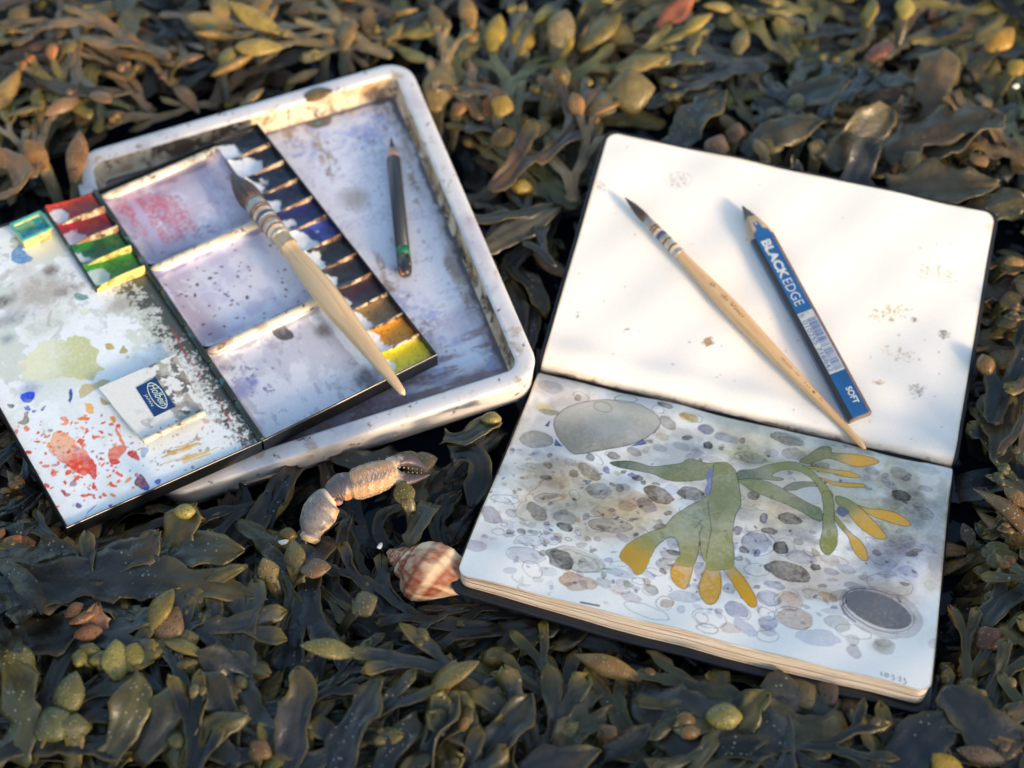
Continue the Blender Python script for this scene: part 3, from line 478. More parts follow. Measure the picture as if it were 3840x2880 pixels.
# covers
def cover(M, side, depth):
    o = rrect(BW + .005, BH + .004, .007, 6, 0, -side * .0012)
    o = np.concatenate([np.linspace(o[i], o[(i + 1) % len(o)], 13 if np.linalg.norm(o[i] - o[(i + 1) % len(o)]) > .05 else 2)[:-1] for i in range(len(o))])
    xx = np.clip(o[:, 0], -BW / 2, BW / 2); d = depth(xx, o[:, 1])
    P = page_pts(M, xx, np.clip(o[:, 1], -BH / 2 + (.0001 if side < 0 else -1), BH / 2), side); P += M[:3, 0] * (o[:, 0] - xx)[:, None] + M[:3, 1] * (o[:, 1] - np.clip(o[:, 1], -BH / 2 + (.0001 if side < 0 else -1), BH / 2))[:, None]
    n = M[:3, 2]; c = P.mean(0)
    def ring(z, ins):
        q = P - n * z[:, None]; v = q - c; return q - v / np.linalg.norm(v, axis=1, keepdims=True) * ins
    V, fs = rings([ring(d + .0026, .0008), ring(d + .0018, 0), ring(d + .0006, 0), ring(d, .0008), ring(d + .0002, .004), ring(d + .0035, .016)]); obj('cover', mesh('cover', V, fs, None, True, M_cover), book)
cover(TOP, -1, lambda x, y: np.full_like(x, .0022)); cover(BOT, 1, lambda x, y: thick(x, y) + .0004)
sp = [np.stack([G0 + (G1 - G0) * s - BROOT + np.array([.12 * a * math.cos(1.3), a, 0]) * .018 + np.array([0, 0, -.0055 - .0035 * math.cos(a * 1.4)]) for a in np.linspace(-1, 1, 9)]) for s in np.linspace(-.012, 1.012, 14)]
obj('spine', gridmesh('spine', np.array(sp), None, M_cover), book)
# ------------------------------------------------------------------ white plastic tray
def stain_mat(name, base, stains, rough=.35, coat=.3, bump=.00006):
    """enamel or plastic with dried paint specks: stains = [(colour, noise scale, lo, hi)]"""
    m, t, b, N, L = nt(name); tc = N.new('ShaderNodeTexCoord'); prev = None
    for i, (c, sc, lo, hi) in enumerate(stains):
        nz = N.new('ShaderNodeTexNoise'); nz.inputs['Scale'].default_value = sc; nz.inputs['Detail'].default_value = 7; nz.inputs['Roughness'].default_value = .6; nz.inputs['Distortion'].default_value = .4
        mp = N.new('ShaderNodeMapping'); mp.inputs['Location'].default_value = (i * 3.7, i * 1.9, i * 5.1); L.new(tc.outputs['Object'], mp.inputs[0]); L.new(mp.outputs[0], nz.inputs['Vector'])
        mr = N.new('ShaderNodeMapRange'); mr.inputs[1].default_value = lo; mr.inputs[2].default_value = hi; L.new(nz.outputs['Fac'], mr.inputs[0])
        mx = N.new('ShaderNodeMix'); mx.data_type = 'RGBA'; L.new(mr.outputs[0], mx.inputs[0]); mx.inputs[7].default_value = (*lin(c), 1)
        if prev is None: mx.inputs[6].default_value = (*lin(base), 1)
        else: L.new(prev, mx.inputs[6])
        prev = mx.outputs[2]
    L.new(prev, b.inputs['Base Color']); b.inputs['Roughness'].default_value = rough; b.inputs['Coat Weight'].default_value = coat; b.inputs['Coat Roughness'].default_value = .25
    nz = N.new('ShaderNodeTexNoise'); nz.inputs['Scale'].default_value = 500; L.new(tc.outputs['Object'], nz.inputs['Vector']); bp = N.new('ShaderNodeBump'); bp.inputs['Distance'].default_value = bump; L.new(nz.outputs['Fac'], bp.inputs['Height']); L.new(bp.outputs[0], b.inputs['Normal'])
    return m
M_tray = stain_mat('white_plastic', (222, 217, 214), [((190, 182, 190), 30, .50, .70), ((186, 164, 140), 80, .58, .68), ((204, 206, 156), 24, .66, .76), ((124, 98, 88), 150, .62, .68), ((140, 84, 90), 60, .68, .71)], .36)
M_trayin = stain_mat('grimy_inner_wall', (224, 200, 170), [((176, 138, 96), 45, .46, .60), ((104, 80, 60), 70, .52, .62), ((60, 54, 50), 140, .56, .64)], .5, .1)
tray = tag(empty('paint_tray', TRAY), 'white plastic watercolour tray with raised rim and smeared paint inside', 'paint tray')
def inset_ring(ins, z, r): return np.column_stack([rrect(TW - 2 * ins, TH - 2 * ins, max(r - ins, .004), 10), np.full(44, z)])
prof = [(.0045, -.0195), (.0028, -.0185), (.0018, -.012), (.0006, -.0035), (.0002, -.0012), (.0005, -.0003), (.0012, .0001), (.004, .0002), (.0084, .0001), (.0095, -.0002), (.0101, -.0012)]
V, fs = rings([inset_ring(i, z, .0165) for i, z in prof], False); fs.append(tuple(range(44))[::-1])
obj('rim', mesh('rim', V, fs, None, True, M_tray), tray)
V, fs = rings([inset_ring(i, z, .0165) for i, z in ((.0101, -.0012), (.0107, -.005), (.0116, -TD + .0012), (.0135, -TD + .0001))], False)
obj('inner_wall', mesh('inner_wall', V, fs, None, True, M_trayin), tray)
rf = Raster(-TW / 2 + .0128, TW / 2 - .0128, -TH / 2 + .0128, TH / 2 - .0128, 250, 306, (226, 227, 236), 31)
a1 = fbm_grid(rf.ny, rf.nx, 5, 71, 5, .66, 5.0); a2 = fbm_grid(rf.ny, rf.nx, 9, 72, 5, .64, .3); a3 = fbm_grid(rf.ny, rf.nx, 9, 73, 5, .65); a4 = fbm_grid(rf.ny, rf.nx, 4, 74, 4)
rf.thresh(a1, .48, .62, (188, 182, 206), .7); rf.thresh(a2, .50, .60, (184, 166, 148), .85); rf.thresh(a3 + (a4 - .5), .54, .72, (160, 158, 190), .65); rf.thresh(a1 + a2, 1.08, 1.22, (140, 130, 140), .6); rf.thresh(a3, .6, .68, (224, 228, 240), .9); rf.thresh(a2 + rf.f1 * .4, .60, .66, (150, 130, 122), .6)
rf.thresh(a4 + rf.f2 * .5, .58, .7, (166, 180, 222), .7); rf.thresh(rf.f1 + rf.g * .4, .24, .34, (110, 96, 112), .6); rf.thresh(a1 + rf.g * .5 - a4 * .3, .44, .5, (236, 236, 243), .65)
def R_(pts): return on(TRAY, pts, -TD)
rf.cloud(R_([ZT(1200, 340)])[0], .014, (226, 230, 240), .8, 'over', ry=.02); rf.cloud(R_([ZT(1330, 740)])[0], .010, (166, 156, 152), .8, 'over'); rf.cloud(R_([ZT(1850, 1300)])[0], .012, (186, 180, 200), .6, 'over')
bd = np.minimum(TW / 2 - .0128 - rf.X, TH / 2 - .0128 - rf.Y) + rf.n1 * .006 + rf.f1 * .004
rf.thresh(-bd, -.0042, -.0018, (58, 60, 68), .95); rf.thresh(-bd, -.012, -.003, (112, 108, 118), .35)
bn = rf.Y + TH / 2 - .0128 + rf.n2 * .012 + rf.f2 * .006; rf.thresh(-bn, -.016, -.004, (150, 122, 108), .55); rf.thresh(a1 - bn * 8, .34, .44, (120, 86, 74), .6)
for (x, y), r in (((1615, 965), .0020), ((1585, 1210), .0022), ((1545, 1180), .0013)): rf.splat(R_([ZT(x, y)])[0], r, (226, 226, 236), .95, rg, mode='over', warp=0, fw=.0004)
rf.poly(smoothpts(R_([ZT(*p) for p in [(1040, 330), (1100, 300), (1230, 350), (1210, 400), (1120, 410)]])), (96, 92, 88), .9, mode='over', warp=.002); rf.splat(R_([ZT(1160, 385)])[0], .0012, (60, 150, 140), .9, rg, mode='over')
for k in range(5): rf.line(R_([ZT(1500 + k * 40, 1560 - k * 20), ZT(1960 - k * 20, 1450 + k * 14)]), (214, 222, 240), .0008, .7, 'over', fw=.002)
Zf = -TD + .0001 + (a3 - .5) * .0004
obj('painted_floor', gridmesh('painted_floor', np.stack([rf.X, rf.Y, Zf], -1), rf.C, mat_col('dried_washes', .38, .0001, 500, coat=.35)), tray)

# ------------------------------------------------------------------ folding metal palette
M_blk = mat('black_enamel', (20, 21, 23), rough=.32, var=.3, scale=150, bump=.00005, bscale=500, coat=.3)
M_enam = mat_col('enamel_with_paint', .28, .00008, 700, coat=.5)
M_ridge = stain_mat('enamel_ridge', (228, 212, 184), [((186, 158, 132), 70, .50, .62), ((116, 88, 80), 130, .56, .63), ((60, 52, 56), 220, .60, .65)], .38)
M_div = stain_mat('cell_divider', (214, 194, 160), [((140, 106, 74), 120, .44, .56), ((64, 48, 44), 200, .50, .58)], .4)
M_cake = mat_col('dried_watercolour', .22, .00025, 420, coat=.7)
pal = tag(empty('watercolour_palette', PAL), 'folding black metal watercolour palette opened flat with paint cells and mixing wells', 'palette')
def tray_case(M, x0, x1, y0, y1, zb, zf, th):
    def r(x0, x1, y0, y1, z): return [(x1, y1, z), (x0, y1, z), (x0, y0, z), (x1, y0, z)]
    R = [r(x0 + .0006, x1 - .0006, y0 + .0006, y1 - .0006, zb), r(x0, x1, y0, y1, zb + .0008), r(x0, x1, y0, y1, -.0003), r(x0 + .0002, x1 - .0002, y0 + .0002, y1 - .0002, 0), r(x0 + th, x1 - th, y0 + th, y1 - th, 0), r(x0 + th, x1 - th, y0 + th, y1 - th, zf)]
    V, fs = rings([itr(PAL, tr(M, q)) for q in R]); return V, fs
V, fs = tray_case(PAL, -QW / 2, QW / 2, -QH / 2, QH / 2, -QD, -.0085, .0008); obj('case', mesh('case', V, fs, None, False, M_blk), pal)
def P_(pts, h=0): return on(PAL, pts, h)
XC = QW / 2 - .0275
yr = [P_([F(330, 572), F(560, 487)], -.002)[:, 1].mean(), P_([F(452, 750), F(705, 648)], -.002)[:, 1].mean()]
ys = [QH / 2 - .0075, yr[0], yr[1], -QH / 2 + .0008]
def ridge(y, w, x0, x1):
    a = np.linspace(math.pi, 0, 9); R = []
    for x in np.linspace(x0, x1, 12): R.append(np.stack([np.full(11, x), y + np.concatenate([[-w / 2], w / 2 * np.cos(a), [w / 2]]), np.concatenate([[-.008], -.0052 + .0044 * np.sin(a), [-.008]])], 1))
    V, f = rings(R); obj('divider_ridge', mesh('divider_ridge', V, f, None, True, M_ridge), pal)
for y in (QH / 2 - .0042, yr[0], yr[1]): ridge(y, .0064, -QW / 2 + .001, XC)
wells = [((204, 194, 208), 81), ((220, 219, 228), 82), ((224, 224, 230), 83)]
for k in range(3):
    y1, y0 = ys[k] - (.0031 if k else 0), ys[k + 1] + (.0031 if k < 2 else 0); x0, x1 = -QW / 2 + .0009, XC
    r = Raster(x0, x1, y0, y1, 150, 118, wells[k][0], wells[k][1]); n5 = fbm_grid(r.ny, r.nx, 6, 90 + k, 5, .6); n6 = fbm_grid(r.ny, r.nx, 12, 95 + k, 5, .66, .25)
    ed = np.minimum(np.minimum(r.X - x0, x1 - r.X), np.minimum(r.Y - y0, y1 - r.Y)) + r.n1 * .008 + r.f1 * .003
    if k == 0:
        r.thresh(n5, .42, .62, (222, 222, 234), .95); r.thresh(n6, .54, .68, (166, 160, 190), .6); r.thresh(r.f1 + n5 - .5, .16, .3, (112, 92, 128), .6)
        q = P_([ZT(*p) for p in [(225, 760), (330, 705), (480, 690), (520, 760), (620, 890), (560, 900), (420, 950), (330, 880)]], -.005); r.poly(smoothpts(q), (200, 104, 122), .62, mode='over', warp=.012, fw=.006, soft=.003, gran=1.6, edge=0)
        r.line(P_([ZT(300, 740), ZT(370, 850), ZT(430, 930)], -.005), (196, 186, 216), .0035, .8, 'over', fw=.004); r.line(P_([ZT(420, 730), ZT(520, 870)], -.005), (206, 120, 136), .002, .5, 'over', fw=.004)
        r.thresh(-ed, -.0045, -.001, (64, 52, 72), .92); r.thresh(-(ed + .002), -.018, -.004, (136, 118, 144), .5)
    elif k == 1:
        r.thresh(n5, .45, .65, (196, 192, 214), .8); gx = (r.X - x0) / (x1 - x0); r.thresh(1 - gx + r.n1 * .6, .6, 1.05, (170, 146, 158), .75); r.thresh(n6, .55, .7, (218, 222, 238), .8)
        for _ in range(60): r.splat((rg.uniform(x0, x1), rg.uniform(y0, y1)), rg.uniform(.0003, .0009), (112, 84, 108), .8, rg, mode='over', warp=0, fw=.0003)
        for px, py in ((590, 1170), (730, 1165), (830, 1180), (600, 1120), (660, 1090)): c = P_([ZT(px, py)], -.005)[0]; r.line([c, c + np.array([-.006, .007])], (226, 220, 228), .0011, .8, 'over'); r.splat(c, .0010, (92, 62, 84), .9, rg, mode='over', warp=0)
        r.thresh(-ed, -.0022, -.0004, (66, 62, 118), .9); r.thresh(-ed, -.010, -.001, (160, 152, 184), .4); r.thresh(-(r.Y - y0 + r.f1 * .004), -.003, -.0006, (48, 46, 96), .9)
    else:
        r.thresh(n5, .42, .62, (196, 196, 208), .85); r.thresh(r.f1 + n6 - .5, .12, .26, (160, 154, 168), .5); r.thresh(n6 + (x1 - r.X) * -6, .42, .6, (240, 243, 247), .9)
        for px, py, c, rr in ((1380, 1560, (92, 88, 100), .009), (820, 1590, (140, 146, 190), .008), (760, 1640, (120, 130, 186), .006), (860, 1570, (112, 124, 186), .003), (1180, 1330, (112, 100, 98), .006), (720, 1500, (176, 166, 164), .007)): r.cloud(P_([ZT(px, py)], -.005)[0], rr, c, .75, 'over')
        for _ in range(50): c = P_([ZT(rg.uniform(700, 960), rg.uniform(1500, 1680))], -.005)[0]; r.splat(c, rg.uniform(.0003, .0012), rg.choice([(150, 144, 176), (176, 160, 160), (110, 112, 176)]), .6, rg, mode='over', warp=.001)
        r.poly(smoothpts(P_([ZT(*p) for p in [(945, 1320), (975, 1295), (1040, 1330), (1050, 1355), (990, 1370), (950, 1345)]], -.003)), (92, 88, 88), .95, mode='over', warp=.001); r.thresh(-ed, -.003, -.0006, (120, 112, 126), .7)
    dx = np.minimum(r.X - x0, x1 - r.X); dy = np.minimum(r.Y - y0, y1 - r.Y); Zw = -.0062 + .0048 * np.exp(-dx / .0022) + .0030 * np.exp(-dy / .0018) + (n5 - .5) * .0003
    obj('mixing_well', gridmesh('mixing_well', np.stack([r.X, r.Y, Zw], -1), r.C, M_enam), pal)
# paint cells
def cake(M, x0, x1, y0, y1, col, col2, bare, seed, flip=1, zf=-.0046, barea=.9):
    """one dried paint cake; x1 side is the deep end, bare enamel shows on the shallow side"""
    r = Raster(x0, x1, y0, y1, 44, 26, col, seed); n = fbm_grid(26, 44, 4, seed + 9, 4); n2 = fbm_grid(26, 44, 8, seed + 10, 3)
    r.thresh(n, .45, .62, col2, .8); r.thresh(-np.abs(n2 - .5), -.03, -.008, tuple(np.array(col) * .45), .55)
    u = (r.X - x0) / (x1 - x0); v = (r.Y - y0) / (y1 - y0); v = v if flip > 0 else 1 - v
    if bare: r.thresh(bare - np.hypot(u * 1.0, (v - .42) * .9) + (n - .5) * .55, 0, .06, (236, 238, 240), barea)
    r.thresh(u + (n2 - .5) * .2, .95, 1.02, (40, 38, 40), .6)
    Zc = zf + .0030 * (1 - u) ** 2 + .0007 * (n - .5) + .0003 * (n2 - .5) + .0012 * np.exp(-np.minimum(v, 1 - v) / .12)
    return gridmesh('paint_cake', itr(PAL, tr(M, np.stack([r.X, r.Y, Zc], -1))), r.C, M_cake)
def divider(M, x0, x1, y, dirx=1, h0=-.0006, mat_=None):
    """thin curved wall between two cells, high at the deep end"""
    xs = np.linspace(x0, x1, 14); u = (xs - x0) / (x1 - x0); top = -.0056 + (h0 + .0056) * np.sqrt(np.clip(1 - (1 - u) ** 2.2, 0, 1)) ; yy = y + .0012 * np.sin(u * math.pi) * 0
    R = [np.array([(x, q - .00045, -.0082), (x, q - .0003, t), (x, q + .0003, t), (x, q + .00045, -.0082)]) for x, t, q in zip(xs, top, np.full_like(xs, y))]
    V, f = rings([itr(PAL, tr(M, q)) for q in R]); return mesh('cell_divider', V, f, None, False, mat_ or M_div)
cells = [((26, 25, 27), (40, 36, 38), .42), ((28, 27, 34), (46, 36, 42), .60), ((22, 26, 40), (36, 44, 66), .45), ((34, 38, 64), (50, 52, 78), .40), ((46, 44, 104), (40, 38, 88), .30), ((56, 66, 130), (76, 88, 176), .62),
         ((42, 40, 38), (66, 60, 56), .50), ((52, 42, 40), (76, 64, 60), .40), ((76, 44, 46), (58, 40, 38), .34), ((148, 116, 66), (112, 88, 50), .46), ((240, 158, 16), (214, 124, 18), .42), ((250, 222, 20), (222, 200, 26), .22)]
py = (QH - .0016) / 12
for i, (c, c2, b) in enumerate(cells):
    y1 = QH / 2 - .0008 - i * py; obj('paint_cake', cake(PAL, XC + .0002, QW / 2 - .0009, y1 - py, y1, c, c2, b, 200 + i * 13), pal)
    if i: obj('cell_divider', divider(PAL, XC, QW / 2 - .0009, y1), pal)
# hinge knuckles
M_hinge = mat('hinge_steel', (44, 52, 50), rough=.35, var=.4, scale=120, metal=.3, c2=(60, 120, 118), thr=(.58, .66))
nk = 7
for i in range(nk):
    y0 = QH / 2 - QH * i / nk - .0003; y1 = QH / 2 - QH * (i + 1) / nk + .0003
    V, f = lathe([(0, .0011), (.02, .0016), (.98, .0016), (1, .0011)], (-QW / 2 - .0002, y0, .0004), (-QW / 2 - .0002, y1, .0004), 12); obj('hinge_knuckle', mesh('hinge_knuckle', V, f, None, True, M_hinge), pal)

# lid
V, fs = tray_case(LID, .0008, LW, -QH / 2, QH / 2, -.0088, -.0040, .0007); lid = obj('lid', mesh('lid', V, fs, None, False, M_blk), pal)
LF = -.0016
def L_(pts, h=LF): return on(LID, pts, h)
rl = Raster(.0015, LW - .0003, -QH / 2 + .0003, QH / 2 - .0003, 216, 420, (238, 243, 244), 41)
n7 = fbm_grid(420, 216, 7, 301, 5, .6); n8 = fbm_grid(420, 216, 5, 302, 5, .62)
rl.thresh(n7, .5, .7, (226, 232, 228), .7); _v = (rl.Y + QH / 2) / QH; rl.thresh(n8 + rl.f1 * .3, .46, .56, (206, 214, 200), .85, mask=sst(.72, .5, _v)); rl.thresh(n7 + rl.f2 * .35, .54, .62, (182, 188, 178), .7, mask=sst(.55, .3, _v)); rl.thresh(n7 - rl.f1 * .4, .58, .62, (240, 244, 246), .9, mask=sst(.7, .5, _v))
for x, y, r, c, a, ry in [(300, 420, .020, (182, 176, 166), .95, .017), (20, 500, .010, (92, 88, 86), .9, .007), (120, 640, .013, (140, 148, 156), .8, .008), (420, 250, .006, (120, 104, 96), .85, .005), (560, 420, .008, (150, 142, 132), .85, .005), (180, 250, .010, (206, 204, 200), .9, .006), (430, 90, .011, (212, 212, 204), .9, .006), (1000, 540, .009, (176, 168, 158), .8, .006), (350, 720, .018, (206, 210, 196), .8, .010), (1400, 900, .008, (212, 212, 208), .8, .008), (60, 820, .007, (124, 140, 150), .7, .006)]: rl.cloud(L_([ZL(x, y)])[0], r, c, a, 'over', ry=ry)
for k in range(26): c = L_([ZL(rg.uniform(0, 620), rg.uniform(180, 700))])[0]; t = rg.uniform(.3, 1.2); q = rg.uniform(.004, .012); rl.line([c, c + q * np.array([math.cos(t), math.sin(t)])], rg.choice([(176, 170, 162), (226, 226, 220), (190, 184, 176), (206, 204, 198)]), rg.uniform(.0008, .0022), .55, 'over', fw=.006)
rl.poly(smoothpts(L_([ZL(*p) for p in [(90, 930), (250, 850), (430, 820), (620, 820), (720, 880), (770, 940), (750, 1000), (820, 1060), (700, 1140), (450, 1150), (200, 1160), (130, 1080)]])), (228, 231, 198), .85, mode='over', warp=.016, fw=.006, edge=.35, ew=.0008, gran=.9, rgb2=(204, 206, 152), g2=(L_([ZL(300, 1000)])[0], L_([ZL(760, 980)])[0]))
rl.cloud(L_([ZL(200, 1030)])[0], .006, (240, 228, 176), .6, 'over')
for pts, c in [([(170, 20), (230, 110), (290, 160), (180, 200), (90, 170), (110, 90)], (86, 140, 196)), ([(610, 440), (700, 440), (770, 480), (700, 500), (620, 480)], (96, 150, 136)), ([(860, 860), (910, 850), (960, 900), (910, 925), (865, 895)], (190, 172, 84)), ([(1040, 880), (1060, 910), (1105, 925), (1060, 960), (1000, 945), (1010, 910)], (184, 166, 84)), ([(1060, 970), (1110, 965), (1080, 995)], (204, 198, 140)), ([(560, 1240), (590, 1235), (585, 1360), (570, 1360)], (52, 84, 150)), ([(1320, 820), (1360, 870), (1300, 930), (1280, 900)], (190, 206, 212)), ([(100, 1340), (140, 1350), (120, 1385), (95, 1365)], (112, 106, 92)), ([(210, 1420), (260, 1410), (235, 1500), (190, 1530), (135, 1520), (200, 1480)], (140, 136, 112)),
               ([(640, 1210), (760, 1180), (900, 1130), (860, 1190), (760, 1230), (720, 1270), (680, 1320), (660, 1290)], (206, 192, 150)), ([(690, 1350), (740, 1370), (780, 1440), (740, 1460), (700, 1410)], (240, 186, 108)), ([(1755, 1275), (1800, 1275), (1770, 1305)], (60, 52, 140)), ([(790, 1290), (860, 1340), (920, 1360), (830, 1370)], (186, 170, 120)), ([(1660, 1460), (1720, 1470), (1720, 1505), (1670, 1510)], (214, 188, 186)), ([(1780, 1465), (1860, 1500), (1810, 1520), (1780, 1495)], (176, 146, 158)), ([(680, 580), (760, 570), (770, 600), (700, 640)], (222, 230, 196))]:
    rl.poly(smoothpts(L_([ZL(*p) for p in pts]), 1), c, .92, mode='over', warp=.005, fw=.003, edge=.35)
rl.cloud(L_([ZL(260, 1230)])[0], .0075, (150, 164, 200), .85, 'over', ry=.006); rl.poly(smoothpts(L_([ZL(*p) for p in [(170, 1290), (230, 1245), (290, 1260), (270, 1330), (200, 1340)]])), (24, 74, 214), .95, mode='over', warp=.003, fw=.002)
for k in range(7): c = L_([ZL(rg.uniform(200, 380), rg.uniform(1320, 1420))])[0]; rl.splat(c, rg.uniform(.0006, .0014), rg.choice([(116, 130, 176), (90, 110, 180), (150, 160, 190)]), .85, rg, mode='over')
ORG = [ZM(*p) for p in [(355, 940), (420, 820), (520, 860), (560, 930), (620, 980), (690, 1050), (712, 1150), (690, 1192), (640, 1130), (605, 1175), (520, 1130), (440, 1070), (380, 1010)]]
rl.poly(smoothpts(L_(ORG), 1), (242, 186, 146), .95, mode='over', warp=.005, fw=.003, edge=.25, rgb2=(228, 74, 40), g2=(L_([ZM(500, 960)])[0], L_([ZM(560, 1130)])[0]))
for pts, c in [([(800, 990), (870, 940), (960, 940), (930, 1000), (880, 1040), (910, 1080), (830, 1085)], (238, 132, 104)), ([(820, 1030), (905, 1040), (895, 1085), (825, 1085)], (230, 76, 44)), ([(950, 985), (1010, 965), (1055, 1030), (1040, 1050), (980, 1025)], (206, 48, 40)), ([(1040, 1150), (1075, 1160), (1100, 1210), (1120, 1250), (1080, 1280), (1015, 1235)], (140, 62, 84)), ([(1080, 1250), (1125, 1245), (1110, 1275), (1075, 1280)], (60, 96, 190)), ([(1155, 1215), (1200, 1195), (1225, 1215), (1195, 1245)], (74, 76, 190)), ([(455, 1280), (480, 1280), (505, 1325), (485, 1330)], (150, 70, 90)), ([(555, 1370), (625, 1395), (610, 1410), (570, 1400)], (120, 96, 150)), ([(690, 1200), (725, 1260), (680, 1275)], (226, 76, 56)), ([(815, 1205), (890, 1240), (860, 1258), (820, 1240)], (232, 96, 40)), ([(650, 1300), (720, 1315), (655, 1325)], (232, 84, 56)), ([(85, 820), (130, 850), (130, 930), (110, 890)], (222, 100, 70)), ([(730, 840), (770, 850), (755, 870)], (222, 60, 50)), ([(335, 800), (350, 900), (330, 880)], (232, 170, 120)), ([(640, 1500), (700, 1400), (735, 1385), (660, 1470), (620, 1505)], (150, 160, 214)), ([(805, 1395), (845, 1390), (830, 1420)], (130, 90, 150)), ([(525, 1385), (555, 1385), (545, 1405)], (176, 206, 214)), ([(590, 735), (660, 745), (680, 740), (650, 775), (570, 745)], (236, 130, 60)), ([(820, 735), (860, 740), (850, 790), (830, 770)], (238, 150, 60)), ([(860, 800), (900, 880), (935, 950), (900, 930), (860, 840)], (236, 140, 104)), ([(475, 770), (520, 740), (520, 780), (480, 795)], (238, 150, 80)), ([(600, 795), (645, 830), (620, 840)], (240, 176, 100)), ([(1050, 950), (1130, 960), (1090, 1020), (1060, 1030)], (170, 190, 220))]:
    rl.poly(smoothpts(L_([ZM(*p) for p in pts]), 1), c, .93, mode='over', warp=.003, fw=.0022, edge=.3)
for k in range(240):
    x = rg.gauss(560, 260); y = rg.gauss(1000, 190)
    if not (90 < x < 1040 and 640 < y < 1420): continue
    rl.splat(L_([ZM(x, y)])[0], abs(rg.gauss(.0003, .0005)) + .0002, rg.choice([(232, 96, 66), (236, 130, 100), (224, 70, 56), (240, 160, 110), (206, 120, 120), (176, 150, 170)]), .85, rg, n=8, mode='over', warp=0, fw=.0004)
for k in range(90): rl.splat(L_([ZM(rg.uniform(950, 1800), rg.uniform(700, 1150))])[0], abs(rg.gauss(.0002, .0004)) + .0002, rg.choice([(150, 140, 130), (190, 160, 160), (120, 110, 110), (176, 170, 150)]), .7, rg, n=8, mode='over', warp=0, fw=.0004)
for k in range(17):
    t = rg.random(); x, y = 1190 + 250 * rg.random(), 1110 - 40 * t - 130 * rg.random(); ln = rg.uniform(60, 260)
    rl.line(L_([ZM(x, y), ZM(x + ln * .5, y - ln * .16), ZM(x + ln, y - ln * .36)]), rg.choice([(216, 172, 66), (224, 190, 100), (204, 160, 60)]), rg.uniform(.0003, .0011), .85, 'over', fw=.0015, taper=True)
hx = rl.X + (n7 - .5) * .030 + rl.f1 * .010
vv = (rl.Y + QH / 2) / QH                                                  # 0 far .. 1 near
hx = rl.X + (n7 - .5) * .022 + rl.f1 * .012 + rl.g * .006; hx = hx + rl.g * .010; rl.thresh(-(hx - .010 * sst(1.1, .3, vv)), -.013, -.004, (168, 166, 154), .65); rl.thresh(-(hx - .0065 * sst(1.0, .3, vv)), -.0075, -.0030, (54, 60, 50), .92)
rl.thresh(-np.abs(rl.X - .0075 + rl.n1 * .004), -.0008, -.0002, (170, 60, 76), .8, mask=sst(.02, .16, n8 - .42) * sst(.5, .62, vv))
lr = np.minimum(LW - .0003 - rl.X, QH / 2 - rl.Y) + rl.f1 * .002; rl.thresh(-lr, -.0010, -.0003, (150, 150, 146), .6)
obj('enamel_floor', gridmesh('enamel_floor', itr(PAL, tr(LID, np.stack([rl.X, rl.Y, LF + (n7 - .5) * .0004 + .0012 * np.exp(-np.minimum(LW - rl.X, 1) / .001) * 0], -1))), rl.C, M_enam), lid)
# lid paint cells: two reds, two greens
Z6 = zoomer(0, 600, 700 / 2212)
cc = L_([Z6(555, 590), Z6(1095, 365), Z6(1165, 1605), Z6(1710, 1290)], -.001); SX = max(.026, (cc[0, 0] + cc[2, 0]) / 2); SY0, SY1 = -QH / 2 + .0008, (cc[2, 1] + cc[3, 1]) / 2
rows = [((196, 62, 34), (160, 52, 32), .32, .75), ((150, 26, 34), (176, 30, 40), .34, .5), ((30, 92, 44), (44, 128, 40), .26, .6), ((60, 140, 34), (80, 160, 40), .34, .6)]; ph = (SY1 - SY0) / 4
mirr = LID @ np.diag([-1., -1., 1., 1.])                                   # cell frame: x towards the hinge, y away from the viewer
for i, (c, c2, b, ba) in enumerate(rows):
    y1 = -(SY0 + i * ph); obj('paint_cake', cake(mirr, -SX, -.0018, y1 - ph, y1, c, c2, b, 400 + i * 11, zf=-.0012, barea=ba), lid)
M_div2 = stain_mat('ochre_divider', (222, 206, 120), [((120, 104, 40), 110, .46, .62), ((58, 50, 30), 170, .58, .66)], .4)
def ldiv(y, m):
    xs = np.linspace(-SX, -.0018, 12); u = (xs + SX) / (SX - .0018); top = .0005 + .0042 * np.sqrt(np.clip(1 - (1 - u) ** 2.2, 0, 1))
    V, f = rings([itr(PAL, tr(mirr, np.array([(x, y - .00045, -.003), (x, y - .0003, t), (x, y + .0003, t), (x, y + .00045, -.003)]))) for x, t in zip(xs, top)]); obj('cell_divider', mesh('cell_divider', V, f, None, False, m), lid)
for i in range(1, 5): ldiv(-(SY0 + i * ph), M_div2 if i >= 3 else M_div)
V, f = box(-SX - .0009, -SX, -SY1, -SY0, -.003, .0022); obj('cell_wall', mesh('cell_wall', itr(PAL, tr(mirr, V)), f, None, False, M_hinge), lid)
